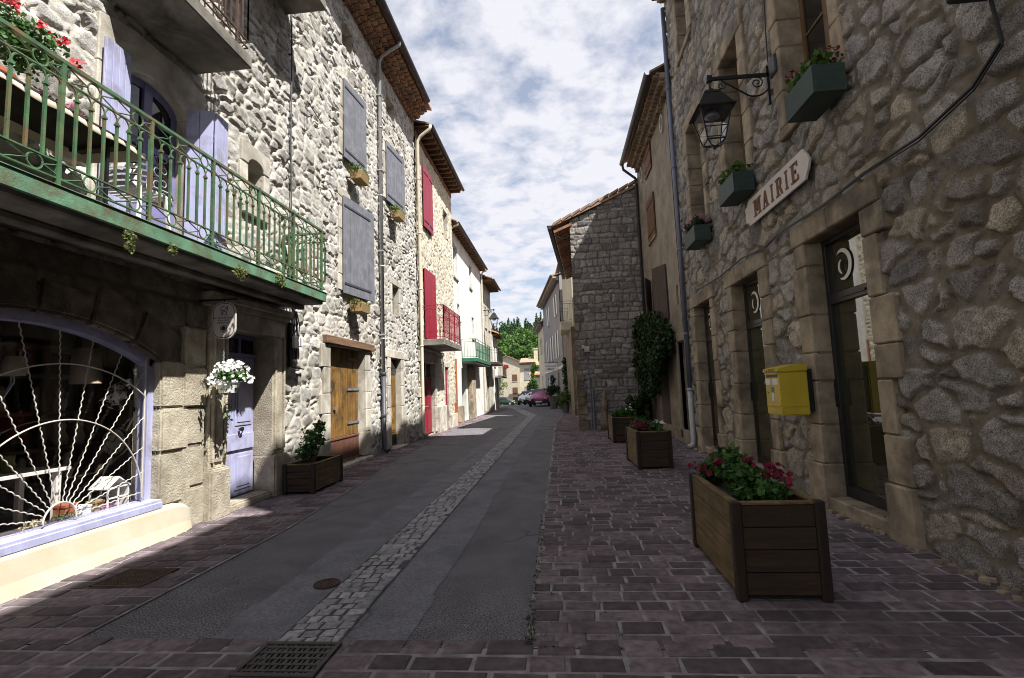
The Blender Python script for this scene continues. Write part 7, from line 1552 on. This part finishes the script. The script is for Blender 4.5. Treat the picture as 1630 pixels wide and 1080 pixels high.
t = root('chandelier', (-5.5, 4.25, 2.6), 'five-armed chandelier with cream shades hanging in the shop window', 'chandelier')
m = MB(); cxx, cyy, czc = -5.5, 4.25, 1.72; m.tube([(cxx, cyy, 2.9), (cxx, cyy, czc-0.12)], 0.012, 6); m.lathe((cxx, cyy, czc-0.2), [(0, 0), (0.035, 0.04), (0.02, 0.12), (0.03, 0.2), (0.012, 0.3)], 10)
for k in range(5):
    a = 2*math.pi*k/5+0.3; ex, ey = cxx+0.34*math.cos(a), cyy+0.34*math.sin(a)
    m.tube([(cxx, cyy, czc-0.08), (cxx+0.12*math.cos(a), cyy+0.12*math.sin(a), czc-0.16), (cxx+0.26*math.cos(a), cyy+0.26*math.sin(a), czc-0.13), (ex, ey, czc+0.02), (ex, ey, czc+0.12)], 0.009, 6)
m.build('arms', 'zinc_light', t)
for k in range(5):
    a = 2*math.pi*k/5+0.3; ex, ey = cxx+0.34*math.cos(a), cyy+0.34*math.sin(a); m = MB(); m.lathe((ex, ey, czc+0.1), [(0.11, 0), (0.07, 0.17), (0.065, 0.17), (0.105, 0)], 16, False); m.build('lamp_shade', 'shade_linen', t, smooth=True)
t = root('wall_clock', (-5.3, 5.62, 1.02), 'round pale clock with Roman dial inside the shop window', 'clock')
m = MB(); m.tube([(-5.3, 5.64, 1.05), (-5.3, 5.60, 1.05)], 0.17, 28); m.build('dial', 'clock_face', t)
m = MB(); m.ring((-5.3, 5.598, 1.05), 0.165, 'Y', 0.012, 28); m.ring((-5.3, 5.597, 1.05), 0.1, 'Y', 0.004, 24)
for k in range(12): a = 2*math.pi*k/12; m.bar((-5.3+0.11*math.cos(a), 5.597, 1.05+0.11*math.sin(a)), (-5.3+0.15*math.cos(a), 5.597, 1.05+0.15*math.sin(a)), 0.012, 0.004)
m.bar((-5.3, 5.594, 1.05), (-5.25, 5.594, 1.12), 0.01, 0.004); m.bar((-5.3, 5.593, 1.05), (-5.4, 5.593, 1.08), 0.008, 0.004); m.build('hands', 'iron_black', t)
m = MB(); m.lathe((-5.6, 5.5, 1.75), [(0.16, 0), (0.135, 0.42), (0.13, 0.42), (0.155, 0)], 18, False); tag(m.build('lamp_shade', 'shade_linen', at=(-5.6, 5.5, 1.75), smooth=True), 'large cream lampshade standing high at the right inside the shop', 'lampshade')
m = MB(); m.leaves((-5.0, 5.3, 1.6), (0.14, 0.14, 0.2), 60, 0.05, 4, 0.3); o = m.build('bouquet', 'petal_white', at=(-5.0, 5.3, 1.6)); tag(o, 'bunch of white cloth flowers hung inside the shop window', 'bouquet')
m = MB(); m.box(-5.45, -4.95, 3.0, 4.75, 0.86, 0.89); 
for xx, yy in ((-5.4, 3.1), (-5.0, 3.1), (-5.4, 4.65), (-5.0, 4.65)): m.bar((xx, yy, 0.34), (xx, yy, 0.86), 0.05)
tag(m.build('display_table', 'white_enamel', at=(-5.2, 3.9, 0.34)), 'narrow white display table inside the shop window', 'table')
m = MB(); m.box(-5.7, -5.25, 3.2, 4.0, 1.36, 1.39); m.bar((-5.3, 3.95, 0.9), (-5.35, 3.8, 1.36), 0.03); m.bar((-5.6, 3.3, 0.9), (-5.6, 3.3, 1.36), 0.03); tag(m.build('display_stand', 'white_enamel', at=(-5.5, 3.6, 0.9)), 'white raised stand at the back of the shop display', 'stand')
t = root('lantern_house', (-4.85, 5.08, 0.40), 'white house-shaped lantern in the right corner of the shop window', 'lantern')
m = MB(); hx0, hx1, hy0, hy1 = -4.93, -4.73, 4.95, 5.2
for xx in (hx0, hx1):
    for yy in (hy0, (hy0+hy1)/2, hy1): m.bar((xx, yy, 0.41), (xx, yy, 0.62), 0.014)
    for zz in (0.415, 0.515, 0.62): m.bar((xx, hy0, zz), (xx, hy1, zz), 0.014)
for yy in (hy0, hy1):
    for zz in (0.415, 0.62): m.bar((hx0, yy, zz), (hx1, yy, zz), 0.014)
m.box(hx0, hx1, hy1-0.006, hy1, 0.41, 0.62); m.build('frame', 'white_enamel', t)
m = MB(); m.prism([(hy0-0.025, 0.62), ((hy0+hy1)/2, 0.73), (hy1+0.025, 0.62), (hy1+0.02, 0.608), ((hy0+hy1)/2, 0.712), (hy0-0.02, 0.608)], 'X', hx0-0.01, hx1+0.01); m.build('roof', 'white_enamel', t)
for k, (xx, yy, wx, wy, hh, mt_, lb) in enumerate(((-4.86, 3.62, .28, .34, .2, 'white_enamel', 'white gift box at the left of the shop window display'), (-5.0, 3.3, .2, .3, .32, 'white_enamel', 'tall white box behind the gift box in the shop window'), (-4.8, 4.72, .12, .12, .10, 'white_plastic', 'small white candle block near the middle of the shop window'), (-4.86, 4.62, .14, .12, .14, 'pot_clay', 'brown wrapped parcel in the shop window display'), (-4.78, 4.86, .1, .1, .12, 'basket', 'small wicker basket left of the white lantern house'))):
    m = MB(); m.box(xx-wx/2, xx+wx/2, yy-wy/2, yy+wy/2, 0.402, 0.402+hh); m.box(xx-wx/2-.006, xx+wx/2+.006, yy-wy/2-.006, yy+wy/2+.006, 0.402+hh*.8, 0.406+hh); m.box(xx-.012, xx+.012, yy-wy/2-.008, yy+wy/2+.008, .403, .41+hh); tag(m.build('display_box', mt_, at=(xx, yy, .402), bevel=0.004), lb, 'box', 'boxes in the shop window')
for k, (yy, lm, lb) in enumerate(((4.25, 'straw', 'straw wreath lying in the middle of the shop window sill'), (4.52, 'leaf_sedum', 'dried green posy on the shop window sill'), (3.55, 'petal_red', 'red cloth flower at the left edge of the shop window sill'), (4.92, 'petal_pink', 'pink cloth garland in front of the white lantern house'))):
    m = MB(); m.leaves((-4.76, yy, 0.45), (0.06, 0.14 if k != 2 else 0.05, 0.045), 110, 0.022, 40+k, 0.2, 0.5); tag(m.build('sill_decoration', lm, at=(-4.76, yy, 0.43)), lb, 'decoration')
for k, (xx, yy, hh, lb) in enumerate(((-5.2, 4.35, .16, 'green mug on the white display table in the shop'), (-5.15, 4.05, .2, 'framed card standing on the display table in the shop'), (-5.2, 3.5, .22, 'wooden tray leaning on the display table in the shop'))):
    m = MB()
    if k == 0: m.lathe((xx, yy, .89), [(.05, 0), (.06, hh), (.052, hh), (.045, .01), (0, .01)], 14)
    else: m.obox((xx, yy, .89+hh/2), (.02, .24 if k == 2 else .16, hh), Matrix.Rotation(-.2, 3, 'Y')); m.obox((xx+.012, yy, .89+hh/2), (.01, .18 if k == 2 else .12, hh*.75), Matrix.Rotation(-.2, 3, 'Y'))
    tag(m.build(('green_mug', 'framed_card', 'wooden_tray')[k], ('leaf_sedum', 'shade_linen', 'shelf_wood')[k], at=(xx, yy, .89)), lb, ('mug', 'card', 'tray')[k])
# flowers on the far left balcony
m = MB(); m.leaves((-3.85, 37.2, 3.1), (0.2, 1.0, 0.25), 120, 0.07, 3, 0.2); o = m.build('balcony_flowers', 'petal_red', at=(-3.9, 37.2, 2.6)); tag(o, 'red flowers spilling over the farthest left balcony', 'flowers')
